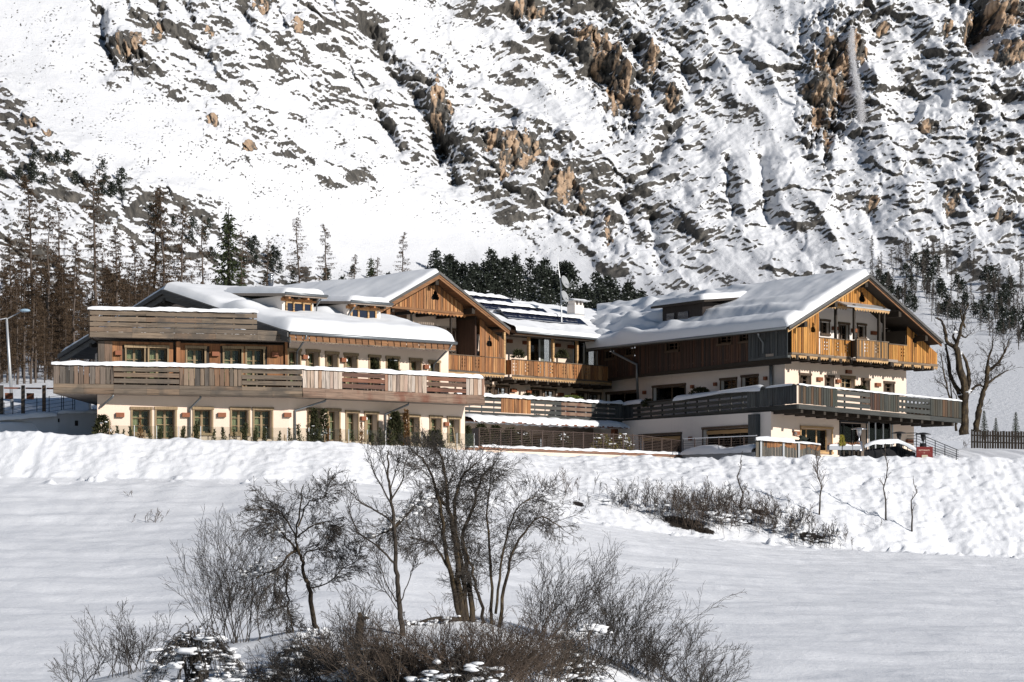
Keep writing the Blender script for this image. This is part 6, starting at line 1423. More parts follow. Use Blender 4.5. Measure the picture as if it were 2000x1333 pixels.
def forest():
    g = random.Random(21); used = set()
    LM = [larch_model(i, dens=d, bare=b) for i, (d, b) in enumerate(((1.0, .2), (1.15, .3), (.8, .35), (1.25, .15)))]
    big = [(70, 345, 738, 1, 'tall bare larch, leftmost of the high ones above the lamp'), (97, 415, 742, 0, 'bare larch with pale trunk just right of the tallest left larch'), (120, 395, 740, 2, 'slender bare larch between the pale trunks and the terrace corner'), (143, 470, 745, 3, 'brown bushy larch left of the upper terrace end'),
           (187, 330, 742, 2, 'tall dark-trunked larch rising above the upper terrace left end'), (228, 440, 738, 3, 'brown bushy larch above the left roof slope'), (302, 372, 722, 1, 'bare larch just left of the pair above the gable peak'), (327, 366, 724, 0, 'tallest bare larch above the left gable peak'), (350, 400, 728, 3, 'bushy larch right behind the left gable peak'),
           (398, 428, 716, 2, 'thin larch between the gable peak and the dark spruce'), (514, 470, 700, 2, 'thin larch right of the dark spruce by the flue'), (590, 425, 690, 2, 'bare larch above the left dormer, left of two'), (641, 440, 690, 2, 'bare larch above the gap between dormers, right of two'), (782, 455, 668, 2, 'lone bare larch left of the middle gable peak'),
           (20, 455, 745, 3, 'brown larch at the left picture edge behind the street lamp'), (48, 500, 750, 0, 'brown larch behind the street lamp head'), (270, 470, 735, 1, 'small larch over the left roof verge'), (735, 505, 660, 0, 'small larch above the right dormer roof'), (690, 500, 660, 0, 'small larch between the dormers and middle gable'), (470, 455, 712, 0, 'bare larch close behind the dark spruce')]
    for px, top, rt, m, lab in big:
        p = mpoint(px, rt); h = (rt - top) / F * p.y; plant_tree(LM[m], used, p - Vector((0, 0, .3)), h * 1.02, 17, g, lab, 'bare larches behind the hotel')
    for k in range(165):
        px = g.uniform(-60, 320) if k < 135 else g.uniform(300, 560); rt = g.uniform(690, 752) if k < 135 else g.uniform(660, 720); top = g.uniform(490, 640) if k < 135 else g.uniform(520, 600); p = mpoint(px, rt); h = (rt - top) / F * p.y
        plant_tree(LM[g.choice((0, 1, 3, 3))], used, p - Vector((0, 0, .3)), max(4, h), 17, g, ('tall ' if top < 560 else 'low ') + ('front-row ' if rt > 722 else 'back-row ') + 'brown larch crowding the wood ' + ('left of the street lamp' if px < 20 else 'between street lamp and terrace corner' if px < 110 else 'behind the terrace left end' if px < 200 else 'behind the upper terrace' if px < 300 else 'behind the left gable'), 'crowded larches of the left wood')
    S = spruce_model(3); p = mpoint(447, 715); plant_tree(S, used, p - Vector((0, 0, .3)), (715 - 400) / F * p.y, 14, g, 'dark green spruce between the left gable peak and the flue', 'spruces')
    for px, top, rt, lab in ((726, 498, 640, 'small dark spruce above the right dormer'), (1984, 803, 862, 'small dark spruce by the paling fence at the right edge'), (1945, 815, 862, 'low dark spruce behind the paling fence'), (1922, 800, 858, 'dark spruce just right of the leaning bare tree')):
        p = mpoint(px, rt) if px < 1000 else at(px, rt - 8, 172); h = (rt - top) / F * p.y; plant_tree(S, used, p - Vector((0, 0, .3)), h, 14, g, lab, 'spruces')
    PM = [pine_model(i) for i in range(4)]; TM = [thin_model(i) for i in range(3)]
    def band(n, f_top, x0, x1, dy0, dy1, hp, models, label, group, hb):
        for _ in range(n):
            px = g.uniform(x0, x1); py = f_top(px) + g.uniform(dy0, dy1); p = mpoint(px, py); hh = g.uniform(*hp); plant_tree(g.choice(models), used, p - Vector((0, 0, .1)), hh / F * p.y, hb, g, label(px, (py - f_top(px) - dy0) / (dy1 - dy0), hh > .5 * (hp[0] + hp[1])), group)
    mid = lambda x: np.interp(x, [860, 1000, 1100, 1180, 1260], [530, 534, 552, 578, 606])
    band(150, mid, 850, 1260, 2, 66, (30, 47), PM, lambda x, r, b: ('taller' if b else 'low') + ' snow-flecked pine in the dark belt, ' + ('front rows, ' if r > .5 else 'top row, ') + ('beside the middle gable peak', 'above the solar panels', 'just left of the aerial mast', 'just right of the aerial mast', 'where the belt tapers off right')[min(4, int((x - 855) / 80))], 'pine belt above the middle roof', 3.4)
    lf = lambda x: np.interp(x, [0, 150, 300, 480, 600, 860], [310, 305, 392, 480, 530, 545])
    band(80, lf, -30, 850, 0, 70, (18, 32), PM, lambda x, r, b: ('taller' if b else 'low') + ' dark pine on the ' + ('lower' if r > .5 else 'upper') + ' snowy edge ' + ('above the street lamp', 'above the upper terrace', 'above the left gable peak', 'above the dark spruce', 'above the dormers')[min(4, max(0, int((x + 30) / 176)))], 'pines scattered on the left slope', 3.4)
    rt_ = lambda x: np.interp(x, [1700, 1800, 1900, 2030], [520, 520, 545, 590])
    band(64, rt_, 1705, 2030, 0, 95, (20, 34), PM, lambda x, r, b: ('taller' if b else 'low') + ' dark pine in the ' + ('lower' if r > .5 else 'upper') + ' right-hand wood ' + ('over the gable slope', 'over the split pollard tree', 'at the right picture edge')[min(2, int((x - 1705) / 110))], 'pines of the right wood', 3.4)
    band(125, rt_, 1690, 2030, -24, 110, (36, 56), TM, lambda x, r, b: ('taller' if b else 'low') + ' thin bare larch in the ' + ('lower' if r > .5 else 'upper') + ' right-hand wood ' + ('over the gable slope', 'over the split pollard tree', 'at the right picture edge')[min(2, int((x - 1690) / 114))], 'thin larches of the right wood', 5.5)
forest()
# ---------------------------------------------------------------- the two pollarded trees right of the hotel
def pollards():
    Y = 151
    for lab, cps_list, twn, seed in (('old pollarded tree with thick split trunk beside the right balcony end',
        [([(1884, 850), (1884, 812), (1885, 775), (1878, 732), (1869, 686), (1864, 676)], .36, .2), ([(1866, 680), (1849, 668), (1844, 640), (1838, 626), (1827, 621)], .17, .05), ([(1866, 682), (1874, 658), (1880, 630), (1884, 612), (1892, 594)], .17, .05), ([(1884, 640), (1877, 618), (1877, 602)], .09, .04),
         ([(1886, 780), (1892, 745), (1889, 715), (1878, 690)], .22, .08), ([(1883, 785), (1870, 762), (1856, 729), (1851, 695), (1847, 672)], .2, .07), ([(1889, 772), (1903, 757), (1912, 753), (1924, 756)], .12, .05), ([(1868, 676), (1862, 655), (1866, 640)], .12, .05), ([(1876, 655), (1886, 660), (1890, 655)], .07, .03)], 110, 5),
        ('leaning bare pollarded tree right of the old split trunk', [([(1906, 842), (1910, 815), (1915, 790), (1922, 765), (1928, 740), (1929, 715)], .25, .15), ([(1929, 718), (1931, 698), (1938, 680), (1939, 658)], .11, .04), ([(1929, 724), (1943, 716), (1958, 698), (1966, 680), (1970, 664)], .13, .04), ([(1925, 752), (1936, 744), (1947, 736), (1970, 723)], .11, .04), ([(1933, 722), (1946, 714), (1958, 713)], .08, .03), ([(1958, 698), (1962, 676), (1955, 668)], .06, .03)], 100, 6),
        ('thin dark bare tree left of the split trunk behind the balcony', [([(1868, 842), (1862, 800), (1850, 760), (1842, 720), (1836, 690)], .10, .03), ([(1860, 800), (1856, 750), (1846, 700)], .06, .02), ([(1868, 830), (1870, 790), (1862, 760)], .07, .03), ([(1862, 790), (1845, 755), (1830, 745)], .06, .02)], 40, 7)):
        g = random.Random(seed); b = at(*cps_list[0][0][0], Y); t = thing('pollard_tree', lab, 'tree', b, 'bare pollarded trees'); mb = MB(); tips = []
        for cps, r0, r1 in cps_list:
            pts = curve_pts([at(x, y, Y + (i * .12 if k_ % 2 else -i * .1)) for k_ in [len(tips)] for i, (x, y) in enumerate(cps)], 4, g, .025); rr = [(r0 + (r1 - r0) * i / (len(pts) - 1)) * .84 * g.uniform(.86, 1.14) for i in range(len(pts))]; mb.tube(pts, rr, 9); tips.append(pts)
        mb.build('trunk', M['bark_old'], t, True); cb = MB()
        P = {0: (3, .5, 34, .10, .06), 1: (2, .5, 30, .1, .05), 2: (0, 0, 0, .1, .03), 'seg': .22, 'rmin': .009, 't0': [.2, .3, .3]}
        for i in range(twn):
            pts = g.choice(tips); j = int(len(pts) * g.uniform(.35, 1)) - 1; d = Vector((g.gauss(0, .7), g.gauss(0, .6), g.uniform(.1, 1.1))).normalized(); grow(cb, pts[j], d, g.uniform(.4, 1.2), .012, 0, P, g)
        cb.build('crown', M['twig'], t)
        if seed == 5: snow_lumps('snow', t, [(at(x, y, Y - .2), .25, .2, .12) for x, y in ((1885, 771), (1893, 768), (1900, 762), (1870, 650), (1873, 690), (1882, 765))], g)
pollards()
# ---------------------------------------------------------------- low clipped plants along the glass balustrade
def column_bush(seed, mat, w=.16, H=.8):
    g = random.Random(seed); root = thing('column_shrub', 'x', 'shrub', (0, 0, 0)); mb = MB(); n = g.choice((1, 2, 3))
    for j in range(n):
        o = Vector((g.uniform(-.13, .13), g.uniform(-.05, .05), 0)) * (n > 1); hh = H * g.uniform(.7, 1.1); ln = Vector((g.uniform(-.22, .22), 0, 0)); mb.tube([o, o + ln * hh * .5 + Vector((0, 0, hh * .9))], [.02, .008], 4)
        for i in range(150):
            h = g.random(); p = o + ln * hh * .5 * h + Vector((g.gauss(0, w * .42 * (1.15 - h)), g.gauss(0, w * .4), h * hh)); d = Vector((g.gauss(0, .5), g.gauss(0, .5), .9)).normalized() * g.uniform(.06, .14); e = d.orthogonal().normalized(); e.rotate(Matrix.Rotation(g.uniform(0, 6.28), 3, d)); e *= .022; mb.add([p - e, p + e, p + d], [(0, 1, 2)], g.random())
    mb.build('foliage', mat, root); return root
def hedge():
    g = random.Random(31); used = set(); mods = [column_bush(1, M['hedge']), column_bush(2, M['hedge']), column_bush(3, M['hedge_b']), column_bush(4, M['hedge'], .2), column_bush(5, M['hedge'], .13)]
    pxs = [231, 240, 256, 274, 293, 316, 335, 361, 388, 417, 437, 459, 482, 502, 520, 545, 567, 585, 604, 622, 641, 665, 690, 706, 727, 745, 770, 792, 812, 828, 842]; brown = {274, 665, 706, 792, 641}
    for px in pxs:
        Y = np.interp(px, [190, 500, 700, 842], [115.0, 116.6, 119.0, 122.3]); b = at(px, 866, Y); b.z = max(gz(b.x, b.y) - .06, at(px, np.interp(px, [190, 500, 700, 842], [861, 866, 868, 876]), Y).z); m = mods[2] if px in brown else g.choice((mods[0], mods[1], mods[3], mods[4]))
        Mx = Matrix.Translation(b) @ Matrix.Rotation(g.uniform(-.4, .4), 4, 'Z') @ Matrix.Scale(g.uniform(.85, 1.3), 4); lab = ('browned column shrub of the clipped row before the balustrade' if px in brown else 'dark column shrub of the clipped row before the balustrade')
        if m.name in used: copy_thing(m, Mx, lab, 'column shrubs, browned' if px in brown else 'column shrubs, dark')
        else: m.matrix_basis = Mx; used.add(m.name); m['label'] = lab; m['group'] = 'column shrubs, browned' if px in brown else 'column shrubs, dark'
    for m in mods:
        if m.name not in used: bpy.data.objects.remove(m)
    # planting stakes
    first = None
    for ki, (px, h) in enumerate(((214, 1.0), (283, .7), (377, .65), (471, .7), (556, .7), (634, .75), (679, .75), (718, .8), (802, .95))):
        Y = np.interp(px, [190, 500, 700, 842], [114.7, 116.2, 118.5, 121.8]); b = at(px, 866, Y); b.z = gz(b.x, b.y) - .1; mb = MB(); mb.tube([b, b + Vector((.0, 0, h))], .035, 6)
        one('stake', mb, M['trim'], 'pale wooden stake ' + ('beside the dark rounded conifer at the wall end', 'before the first window from the left', 'below the second down pipe', 'between the fourth and third windows', 'before the fifth window', 'beside the slim dark shrubs', 'before the second french window after the corner', 'before the third french window after the corner', 'beside the broad dark shrub')[ki], 'stake', 'wooden stakes')
    mb = MB(); b = at(893, 880, 123); b.z = gz(b.x, b.y) - .2; mb.tube([b, at(885, 835, 123.4)], .035, 6); one('pole', mb, M['trim'], 'pale leaning pole in front of the last french window', 'pole')
    def bush(name, lab, cps, r_, H, n, mat, Y, snow=0, seed=1):
        g = random.Random(seed); b = at(cps[0], cps[1], Y); t = thing(name, lab, 'shrub', b); mb = MB(); mb.tube([b, b + Vector((0, 0, H * .8))], [.04, .015], 5); mb.build('stem', M['bark'], t); mb = MB(); sp = []
        for i in range(n):
            h = g.random(); k = math.sqrt(g.random()); q = g.uniform(0, 6.28); rr = r_ * (1.05 - .8 * h ** 1.6) * k; p = b + Vector((math.cos(q) * rr, math.sin(q) * rr * .7, h * H)); d = Vector((math.cos(q) + g.gauss(0, .4), math.sin(q) + g.gauss(0, .4), .7)).normalized() * g.uniform(.1, .22); e = d.orthogonal().normalized(); e.rotate(Matrix.Rotation(g.uniform(0, 6.28), 3, d)); e *= .045; mb.add([p - e, p + e, p + d], [(0, 1, 2)], g.random())
            if i < snow: sp.append((p + Vector((0, -.1, .05)), g.uniform(.07, .15), g.uniform(.06, .11), g.uniform(.04, .08)))
        mb.build('foliage', mat, t)
        if sp: snow_lumps('snow', t, sp, g)
    bush('conifer_shrub', 'dark rounded conifer with snow on top at the left wall end', (200, 866), .55, 1.35, 900, M['hedge'], 116.3, 5, 1)
    for k, (px, w_) in enumerate(((614, .22), (633, .26))): bush('climbing_shrub', ('slim dark shrub before the first french window after the corner, left of two', 'slim dark shrub before the first french windows, right of two')[k], (px, 866), w_, 1.75, 520, M['hedge'], 120.6 + k * .3, 2, 3 + k)
    bush('climbing_shrub', 'broad dark shrub covering the fifth french window', (772, 870), .52, 1.7, 1300, M['hedge'], 123.0, 1, 6); bush('climbing_shrub', 'slim browned shrub beside the broad dark one', (793, 872), .18, 1.9, 420, M['hedge_b'], 123.3, 0, 7)
    bush('conifer_shrub', 'dark shrub left of the last french window by the railing', (850, 878), .5, .95, 700, M['hedge'], 123.0, 0, 8); bush('conifer_shrub', 'dark shrub in front of the terrace wall corner', (912, 872), .35, 1.1, 620, M['hedge'], 130.5, 0, 9)
    for k, (px, top) in enumerate(((940, 830), (968, 833), (996, 838), (1018, 842))): bush('conifer_shrub', ('bushy conifer under the snowy canopy, leftmost', 'bushy conifer under the snowy canopy, second from left', 'bushy conifer under the snowy canopy, third from left', 'bushy conifer under the snowy canopy, rightmost')[k], (px, 872), .6, (872 - top) / F * 135.5, 900, M['hedge'], 135 + k * .5, 9 if k == 3 else 0, 10 + k)
    for k, (px, lab) in enumerate(((1098, 'snowy shrub behind the metal railing, nearest its middle'), (1176, 'snowy yellowish shrub behind the metal railing'), (1216, 'snowy yellowish shrub behind the metal railing, further right'))): bush('snowy_shrub', lab, (px, 884), .75, 1.05, 520, M['hedge'] if k == 0 else plain('yellow_needles', (.16, .14, .03), .9), 139 + k, 16, 20 + k)
    bush('balcony_conifer', 'bushy potted conifer behind the long balcony rail, left of two', (728, 742), .45, 1.05, 700, M['hedge'], 123.6, 0, 31); bush('balcony_conifer', 'bushy potted conifer behind the long balcony rail, right of two', (764, 742), .5, 1.1, 800, M['hedge'], 124.3, 3, 32)
    bush('balcony_plant', 'light green potted plant on the middle terrace', (1116, 784), .75, .32, 500, plain('light_green', (.16, .2, .05), .9), 149, 0, 33); bush('balcony_plant', 'dark potted plant on the middle terrace by the lamps', (1032, 782), .5, .4, 400, M['hedge'], 145.5, 0, 34)
    bush('balcony_plant', 'yellow-green potted plant behind the carved balcony end', (957, 782), .4, .3, 300, plain('yellow_green', (.2, .2, .03), .9), 142, 0, 35); bush('balcony_plant', 'dark spiky potted plant on the dark balcony', (1368, 772), .7, .42, 500, M['hedge'], 143.5, 0, 36); bush('balcony_plant', 'round dark potted plant by the down pipe', (1266, 796), .35, .5, 350, M['hedge'], 147.5, 0, 37)
    for k, px in enumerate((1012, 1098)): bush('balcony_plant', ('dark potted plant behind the carved balcony rail, left', 'dark potted plant behind the carved balcony rail, right')[k], (px, 700), .45, .5, 350, M['hedge'], 148.5 + k, 0, 38 + k)
    bush('balcony_plant', 'green potted plants in front of the framed window above the dark balcony', (1680, 770), .5, .45, 420, M['hedge'], 141.5, 0, 41)
hedge()
KS = .66
def fbase(px, py):
    b = ghit(px, py)
    return b if b.y < 44.3 else gpt(px, 43.7)
# ---------------------------------------------------------------- foreground trees and brush
def fg():
    # --- middle: several mossy stems with a broad twiggy crown
    g = random.Random(2); b = fbase(905, 1225); Y = b.y; A = lambda x, y, dy=0: at(x, y, Y + dy)
    t = thing('bare_tree', 'bare many-stemmed tree, largest in the middle foreground', 'tree', b); tb = MB(KS); cb = MB(KS)
    PT = {0: (7, .48, 40, .10, .03), 1: (8, .55, 42, .12, -.01), 2: (5, .55, 40, .13, -.03), 3: (0, 0, 0, .12, -.03), 'k': KS, 'seg': .105, 'rmin': .0042, 't0': [.12, .15, .2, .2]}
    stems = [([(905, 1228), (898, 1150), (893, 1080), (880, 1010), (872, 950), (866, 905), (850, 872)], .10, .02, 0), ([(912, 1228), (906, 1150), (893, 1060), (888, 980), (905, 930), (930, 905)], .085, .02, .3), ([(900, 1228), (884, 1140), (868, 1060), (862, 1000), (850, 950), (836, 910), (812, 885)], .08, .018, -.3), ([(922, 1228), (918, 1150), (908, 1085), (905, 1040), (925, 985), (940, 935), (965, 905)], .085, .018, .5),
             ([(960, 1232), (960, 1150), (955, 1060), (952, 990), (958, 930)], .05, .015, .7), ([(975, 1232), (985, 1150), (1000, 1080), (1030, 1030), (1060, 1010), (1100, 1035)], .055, .012, .4), ([(945, 1220), (935, 1160), (920, 1110), (905, 1060)], .05, .03, 0), ([(880, 1120), (862, 1085), (840, 1060), (800, 1050)], .04, .015, -.4), ([(870, 985), (845, 970), (800, 1000), (770, 1030), (740, 1045)], .05, .02, -.6), ([(968, 1200), (978, 1110), (990, 1050), (1012, 990), (1045, 970)], .04, .012, .2)]
    for cps, r0, r1, dy in stems:
        n_ = len(cps); pts = curve_pts([A(x, y, dy * i / n_ * 2) for i, (x, y) in enumerate(cps)], 4, g, .012); m = len(pts); tb.tube(pts, [r0 + (r1 - r0) * i / (m - 1) for i in range(m)], 7)
        k = int(17 + 38 * r0 / .1)
        for i in range(k):
            j = int(g.uniform(.3, .99) * (m - 1)); d = (pts[min(m - 1, j + 1)] - pts[j]).normalized(); o = d.orthogonal().normalized(); o.rotate(Matrix.Rotation(g.uniform(0, 6.28), 3, d)); a = R(g.uniform(25, 65)); grow(cb, pts[j], d * math.cos(a) + o * math.sin(a), g.uniform(.45, 1.15), .014, 1, PT, g)
        grow(cb, pts[-1], (pts[-1] - pts[-3]).normalized(), g.uniform(.5, .8), r1, 1, PT, g)
    tb.build('trunk', M['bark_old'], t, True); cb.build('crown', M['twig'], t)
    sp = [(A(736 + i * 7.5, 1047 - i * 5.6 + g.uniform(-3, 3), -.6), g.uniform(.09, .17), .1, g.uniform(.05, .1)) for i in range(14)] + [(A(800 + i * 12, 1220 - i * 1.4, -.3), .14, .12, .07) for i in range(8)]
    snow_lumps('snow', t, sp, g, KS); mb = MB(KS); limb(mb, curve_pts([A(770, 1240, -.3), A(800, 1226, -.3), A(850, 1210, -.2), A(900, 1212, 0)], 5), .06, .08); mb.build('fallen_limb', M['bark'], t, True)
    # a branch thick with drooping twigs on the left side
    # --- slender tree left of it
    g = random.Random(4); b = fbase(790, 1235); Y = b.y - .8; A = lambda x, y, dy=0: at(x, y, Y + dy); t = thing('bare_tree', 'slender single-trunked bare tree left of the big many-stemmed one', 'tree', b); tb = MB(KS); cb = MB(KS)
    tr = curve_pts([A(800, 1290), A(783, 1220), A(778, 1150), A(772, 1090), A(769, 1020), A(762, 960), A(758, 915), A(757, 880)], 5, g, .01); m = len(tr); tb.tube(tr, [.085 * (1 - .82 * i / m) for i in range(m)], 7)
    PS = {0: (7, .38, 38, .07, .06), 1: (6, .5, 36, .08, .05), 2: (0, 0, 0, .08, .04), 'k': KS, 'seg': .105, 'rmin': .005, 't0': [.2, .2, .2]}
    for cps, r0 in (([(769, 1100), (740, 1070), (705, 1045), (690, 1020), (680, 985)], .032), ([(766, 1020), (740, 1000), (708, 985), (690, 965), (672, 952)], .028), ([(765, 985), (745, 950), (728, 915), (722, 890)], .026), ([(764, 975), (785, 940), (790, 910), (800, 880)], .025), ([(768, 1040), (795, 1005), (815, 985), (830, 960)], .024), ([(780, 1180), (755, 1140), (740, 1100), (728, 1075)], .02), ([(781, 1180), (800, 1130), (812, 1090), (830, 1070)], .018), ([(782, 1200), (760, 1165), (735, 1145)], .016), ([(760, 940), (748, 905), (742, 880)], .02), ([(762, 960), (775, 915), (778, 885)], .02)):
        pts = curve_pts([A(x, y, g.uniform(-.25, .25)) for x, y in cps], 4, g, .008); q = len(pts); tb.tube(pts, [r0 * (1 - .7 * i / q) for i in range(q)], 5)
        for i in range(13):
            j = int(g.uniform(.25, .99) * (q - 1)); d = (pts[min(q - 1, j + 1)] - pts[j]).normalized(); o = d.orthogonal().normalized(); o.rotate(Matrix.Rotation(g.uniform(0, 6.28), 3, d)); a = R(g.uniform(20, 50)); grow(cb, pts[j], (d * math.cos(a) + o * math.sin(a) + Z3 * .3).normalized(), g.uniform(.3, .75), .010, 1, PS, g)
        grow(cb, pts[-1], (pts[-1] - pts[-3]).normalized(), .5, r0 * .35, 1, PS, g)
    tb.build('trunk', M['bark'], t, True); cb.build('crown', M['twig'], t)
    # --- bent tree with hanging twigs
    g = random.Random(6); b = fbase(622, 1240); Y = b.y; A = lambda x, y, dy=0: at(x, y, Y + dy); t = thing('bare_tree', 'bent bare tree with drooping fine twigs, left foreground', 'tree', b); tb = MB(KS); cb = MB(KS)
    PB = {0: (7, .5, 40, .10, .0), 1: (8, .55, 42, .11, -.02), 2: (5, .6, 38, .12, -.05), 3: (0, 0, 0, .12, -.06), 'k': KS, 'seg': .10, 'rmin': .005, 't0': [.1, .15, .2, .2]}
    for cps, r0, r1 in (([(625, 1245), (612, 1210), (606, 1165), (603, 1140), (596, 1132), (590, 1100), (584, 1075), (578, 1050), (585, 1000), (592, 950)], .085, .014), ([(584, 1075), (566, 1082), (545, 1110), (520, 1120), (500, 1130)], .04, .012), ([(586, 1085), (566, 1060), (540, 1030), (515, 1020)], .035, .01), ([(580, 1055), (560, 1015), (540, 1000), (505, 992)], .03, .01), ([(580, 1050), (605, 1030), (640, 1020), (668, 1035)], .028, .009), ([(590, 1100), (605, 1075), (640, 1075), (670, 1080)], .024, .009), ([(604, 1150), (640, 1140), (670, 1110), (700, 1095)], .022, .008), ([(582, 1030), (600, 985), (625, 975), (640, 965)], .025, .008), ([(560, 1120), (560, 1170), (570, 1220), (575, 1262)], .03, .02), ([(545, 1110), (535, 1150), (545, 1200)], .02, .01)):
        pts = curve_pts([A(x, y, g.uniform(-.3, .3)) for x, y in cps], 4, g, .01); q = len(pts); tb.tube(pts, [r0 + (r1 - r0) * i / q for i in range(q)], 6)
        for i in range(23):
            j = int(g.uniform(.3, .99) * (q - 1)); d = (pts[min(q - 1, j + 1)] - pts[j]).normalized(); o = d.orthogonal().normalized(); o.rotate(Matrix.Rotation(g.uniform(0, 6.28), 3, d)); a = R(g.uniform(25, 65)); grow(cb, pts[j], (d * math.cos(a) + o * math.sin(a)).normalized(), g.uniform(.4, .95), .011, 1, PB, g)
    tb.build('trunk', M['bark_old'], t, True); cb.build('crown', M['twig'], t)
    snow_lumps('snow', t, [(A(g.uniform(480, 545), g.uniform(1090, 1125), -.2), g.uniform(.05, .12), .08, g.uniform(.03, .07)) for i in range(16)] + [(A(g.uniform(520, 570), g.uniform(1020, 1040), -.2), g.uniform(.05, .1), .08, .04) for i in range(8)], g, KS)
    # --- fan shrubs: (base px, base py, half width px, top py, stems, label, material)
    def fan(px, py, hw, top, n, lab, mat, seed, lean=0.0, dense=1.0, name='bare_shrub'):
        g = random.Random(seed); b = fbase(px, py) if py < 1356 else gpt(px, 40.4); t = thing(name, lab, 'shrub', b); mb = MB(KS); Hh = (py - top) / F * b.y; W = hw / F * b.y
        PF = {0: (int(9 * dense), .42, 30, .05, .02), 1: (int(5 * dense), .5, 34, .09, .02), 2: (0, 0, 0, .1, .0), 'k': KS, 'seg': .13, 'rmin': .0042, 't0': [.25, .2, .2]}
        for i in range(int(n * 1.55)):
            u = g.uniform(-1, 1); d = Vector((u * W * 1.0 + lean * Hh, g.gauss(0, .35) * W, Hh * (1 - .35 * u * u))); L = d.length * g.uniform(.38, 1.08); grow(mb, b + Vector((g.gauss(0, .30) * W, g.gauss(0, .25), -.05)), d.normalized(), L / KS, g.uniform(.012, .024), 0, PF, g)
        mb.build('stems', mat, t); return t
    T = M['twig']
    fan(458, 1262, 95, 1025, 26, 'upright bare shrub left of the bent tree', T, 41); fan(250, 1325, 85, 1190, 20, 'thin bare shrub at lower left, left of the snowy mound', T, 42); fan(150, 1350, 60, 1262, 10, 'low bare shrub at the left end of the brush', T, 43, 0, .8)
    fan(1075, 1262, 120, 1075, 24, 'leaning bare shrub right of the big tree', T, 44, .25); fan(1180, 1300, 110, 1110, 30, 'wide bare shrub spreading right in the foreground', T, 45, .2, 1.1); fan(1250, 1330, 130, 1225, 36, 'dense dark shrub right of the snow-laden branch', T, 46, .1, 1.2); fan(1370, 1350, 75, 1258, 22, 'low bare shrub at the right end of the brush', T, 47, .1)
    fan(1120, 1320, 100, 1215, 30, 'dense dark shrub below the snow-laden branch', T, 48, 0, 1.1); fan(700, 1290, 70, 1140, 18, 'thin bare shrub round the broken stump', T, 49)
    for k, (px, py, hw, top, n, lab) in enumerate(((640, 1333, 90, 1225, 34, 'brown brush below the bent tree'), (740, 1345, 90, 1230, 36, 'brown brush right below the broken stump'), (830, 1340, 80, 1225, 36, 'grey-brown brush under the slender tree'), (900, 1345, 80, 1215, 38, 'grey-brown brush at the foot of the big tree'), (975, 1340, 80, 1220, 36, 'grey-brown brush just right of the big tree foot'), (1045, 1345, 80, 1240, 34, 'brown brush left of the snow-laden branch'), (560, 1345, 80, 1250, 26, 'brown brush between the snowy mound and bent tree'))):
        fan(px, py, hw * 1.5, top - (k % 3) * 14, int(n * 1.35), lab, M['twig_r'] if 2 <= k <= 4 else M['twig' if k % 3 == 0 else 'twig_b'], 60 + k, 0, .9, 'brush')
    # --- snow-laden mounds of arching stems
    def mound(px, py, hw, h, n, lab, seed, nsnow, name='snowy_bush'):
        g = random.Random(seed); b = fbase(px, py) if py < 1356 else gpt(px, 40.6); t = thing(name, lab, 'shrub', b); W = hw / F * b.y; H = h / F * b.y; mb = MB(KS); sp = []
        P = {0: (5, .3, 45, .1, -.03), 1: (0, 0, 0, .1, -.05), 'k': KS, 'seg': .1, 'rmin': .005, 't0': [.2, .2]}
        for i in range(n):
            q = g.uniform(0, 6.28); rr = math.sqrt(g.uniform(.05, 1)); tip = b + Vector((math.cos(q) * W * rr, math.sin(q) * W * .6 * rr, H * (1 - rr ** 2.2) * g.uniform(.55, 1.05))); midp = b.lerp(tip, .45) + Vector((0, 0, H * .55)); pts = curve_pts([b + Vector((g.gauss(0, .1), g.gauss(0, .1), 0)), midp, tip, tip + (tip - midp) * .25 - Vector((0, 0, H * .22))], 4, g, .012); mb.tube(pts, [.016 - .0008 * j for j in range(len(pts))], 4, 0, False)
            for j in range(3): grow(mb, pts[g.randrange(4, len(pts))], Vector((g.gauss(0, .6), g.gauss(0, .6), g.gauss(.1, .5))).normalized(), g.uniform(.2, .5), .008, 0, P, g)
        for i in range(nsnow):
            q = g.uniform(0, 6.28); rr = math.sqrt(g.uniform(0, 1)); p = b + Vector((math.cos(q) * W * rr, math.sin(q) * W * .6 * rr, H * (1 - rr ** 2.2) * g.uniform(.35, .97) + .02)); s_ = g.choice((.45, .6, .8, 1.1, 1.7)); sp.append((p, .13 * s_, .11 * s_, .05 * s_))
        mb.build('stems', M['twig'], t); snow_lumps('snow', t, sp, g, KS)
    mound(385, 1340, 112, 122, 90, 'rounded thicket bent down under snow at lower left', 71, 150); mound(600, 1300, 80, 62, 50, 'snow-dusted thicket at the foot of the bent tree', 72, 50); mound(760, 1330, 90, 70, 40, 'snow-dusted thicket below the slender tree', 73, 60); mound(1130, 1340, 90, 70, 46, 'snow-dusted thicket right of the grey-brown brush', 74, 70); mound(520, 1350, 70, 50, 30, 'low snow-dusted thicket right of the rounded one', 75, 40); mound(900, 1350, 110, 60, 40, 'low snow-dusted thicket at the bottom middle', 76, 50)
    # snow-laden broken branches
    def laden(cps, lab, seed, w=.12):
        g = random.Random(seed); b0 = fbase(cps[0][0], cps[0][1]); Yb = b0.y - .5; pts = curve_pts([at(x, y, Yb) for x, y in cps], 5, g, .01); t = thing('snowy_branch', lab, 'branch', Vector(pts[0])); mb = MB(KS); mb.tube(pts, [.05 - .03 * i / len(pts) for i in range(len(pts))], 6); P = {0: (4, .4, 40, .1, -.02), 1: (0, 0, 0, .1, -.03), 'k': KS, 'seg': .1, 'rmin': .005, 't0': [.2, .2]}
        for i in range(14): grow(mb, g.choice(pts), Vector((g.gauss(0, .6), g.gauss(0, .4), g.gauss(-.1, .5))).normalized(), g.uniform(.2, .6), .01, 0, P, g)
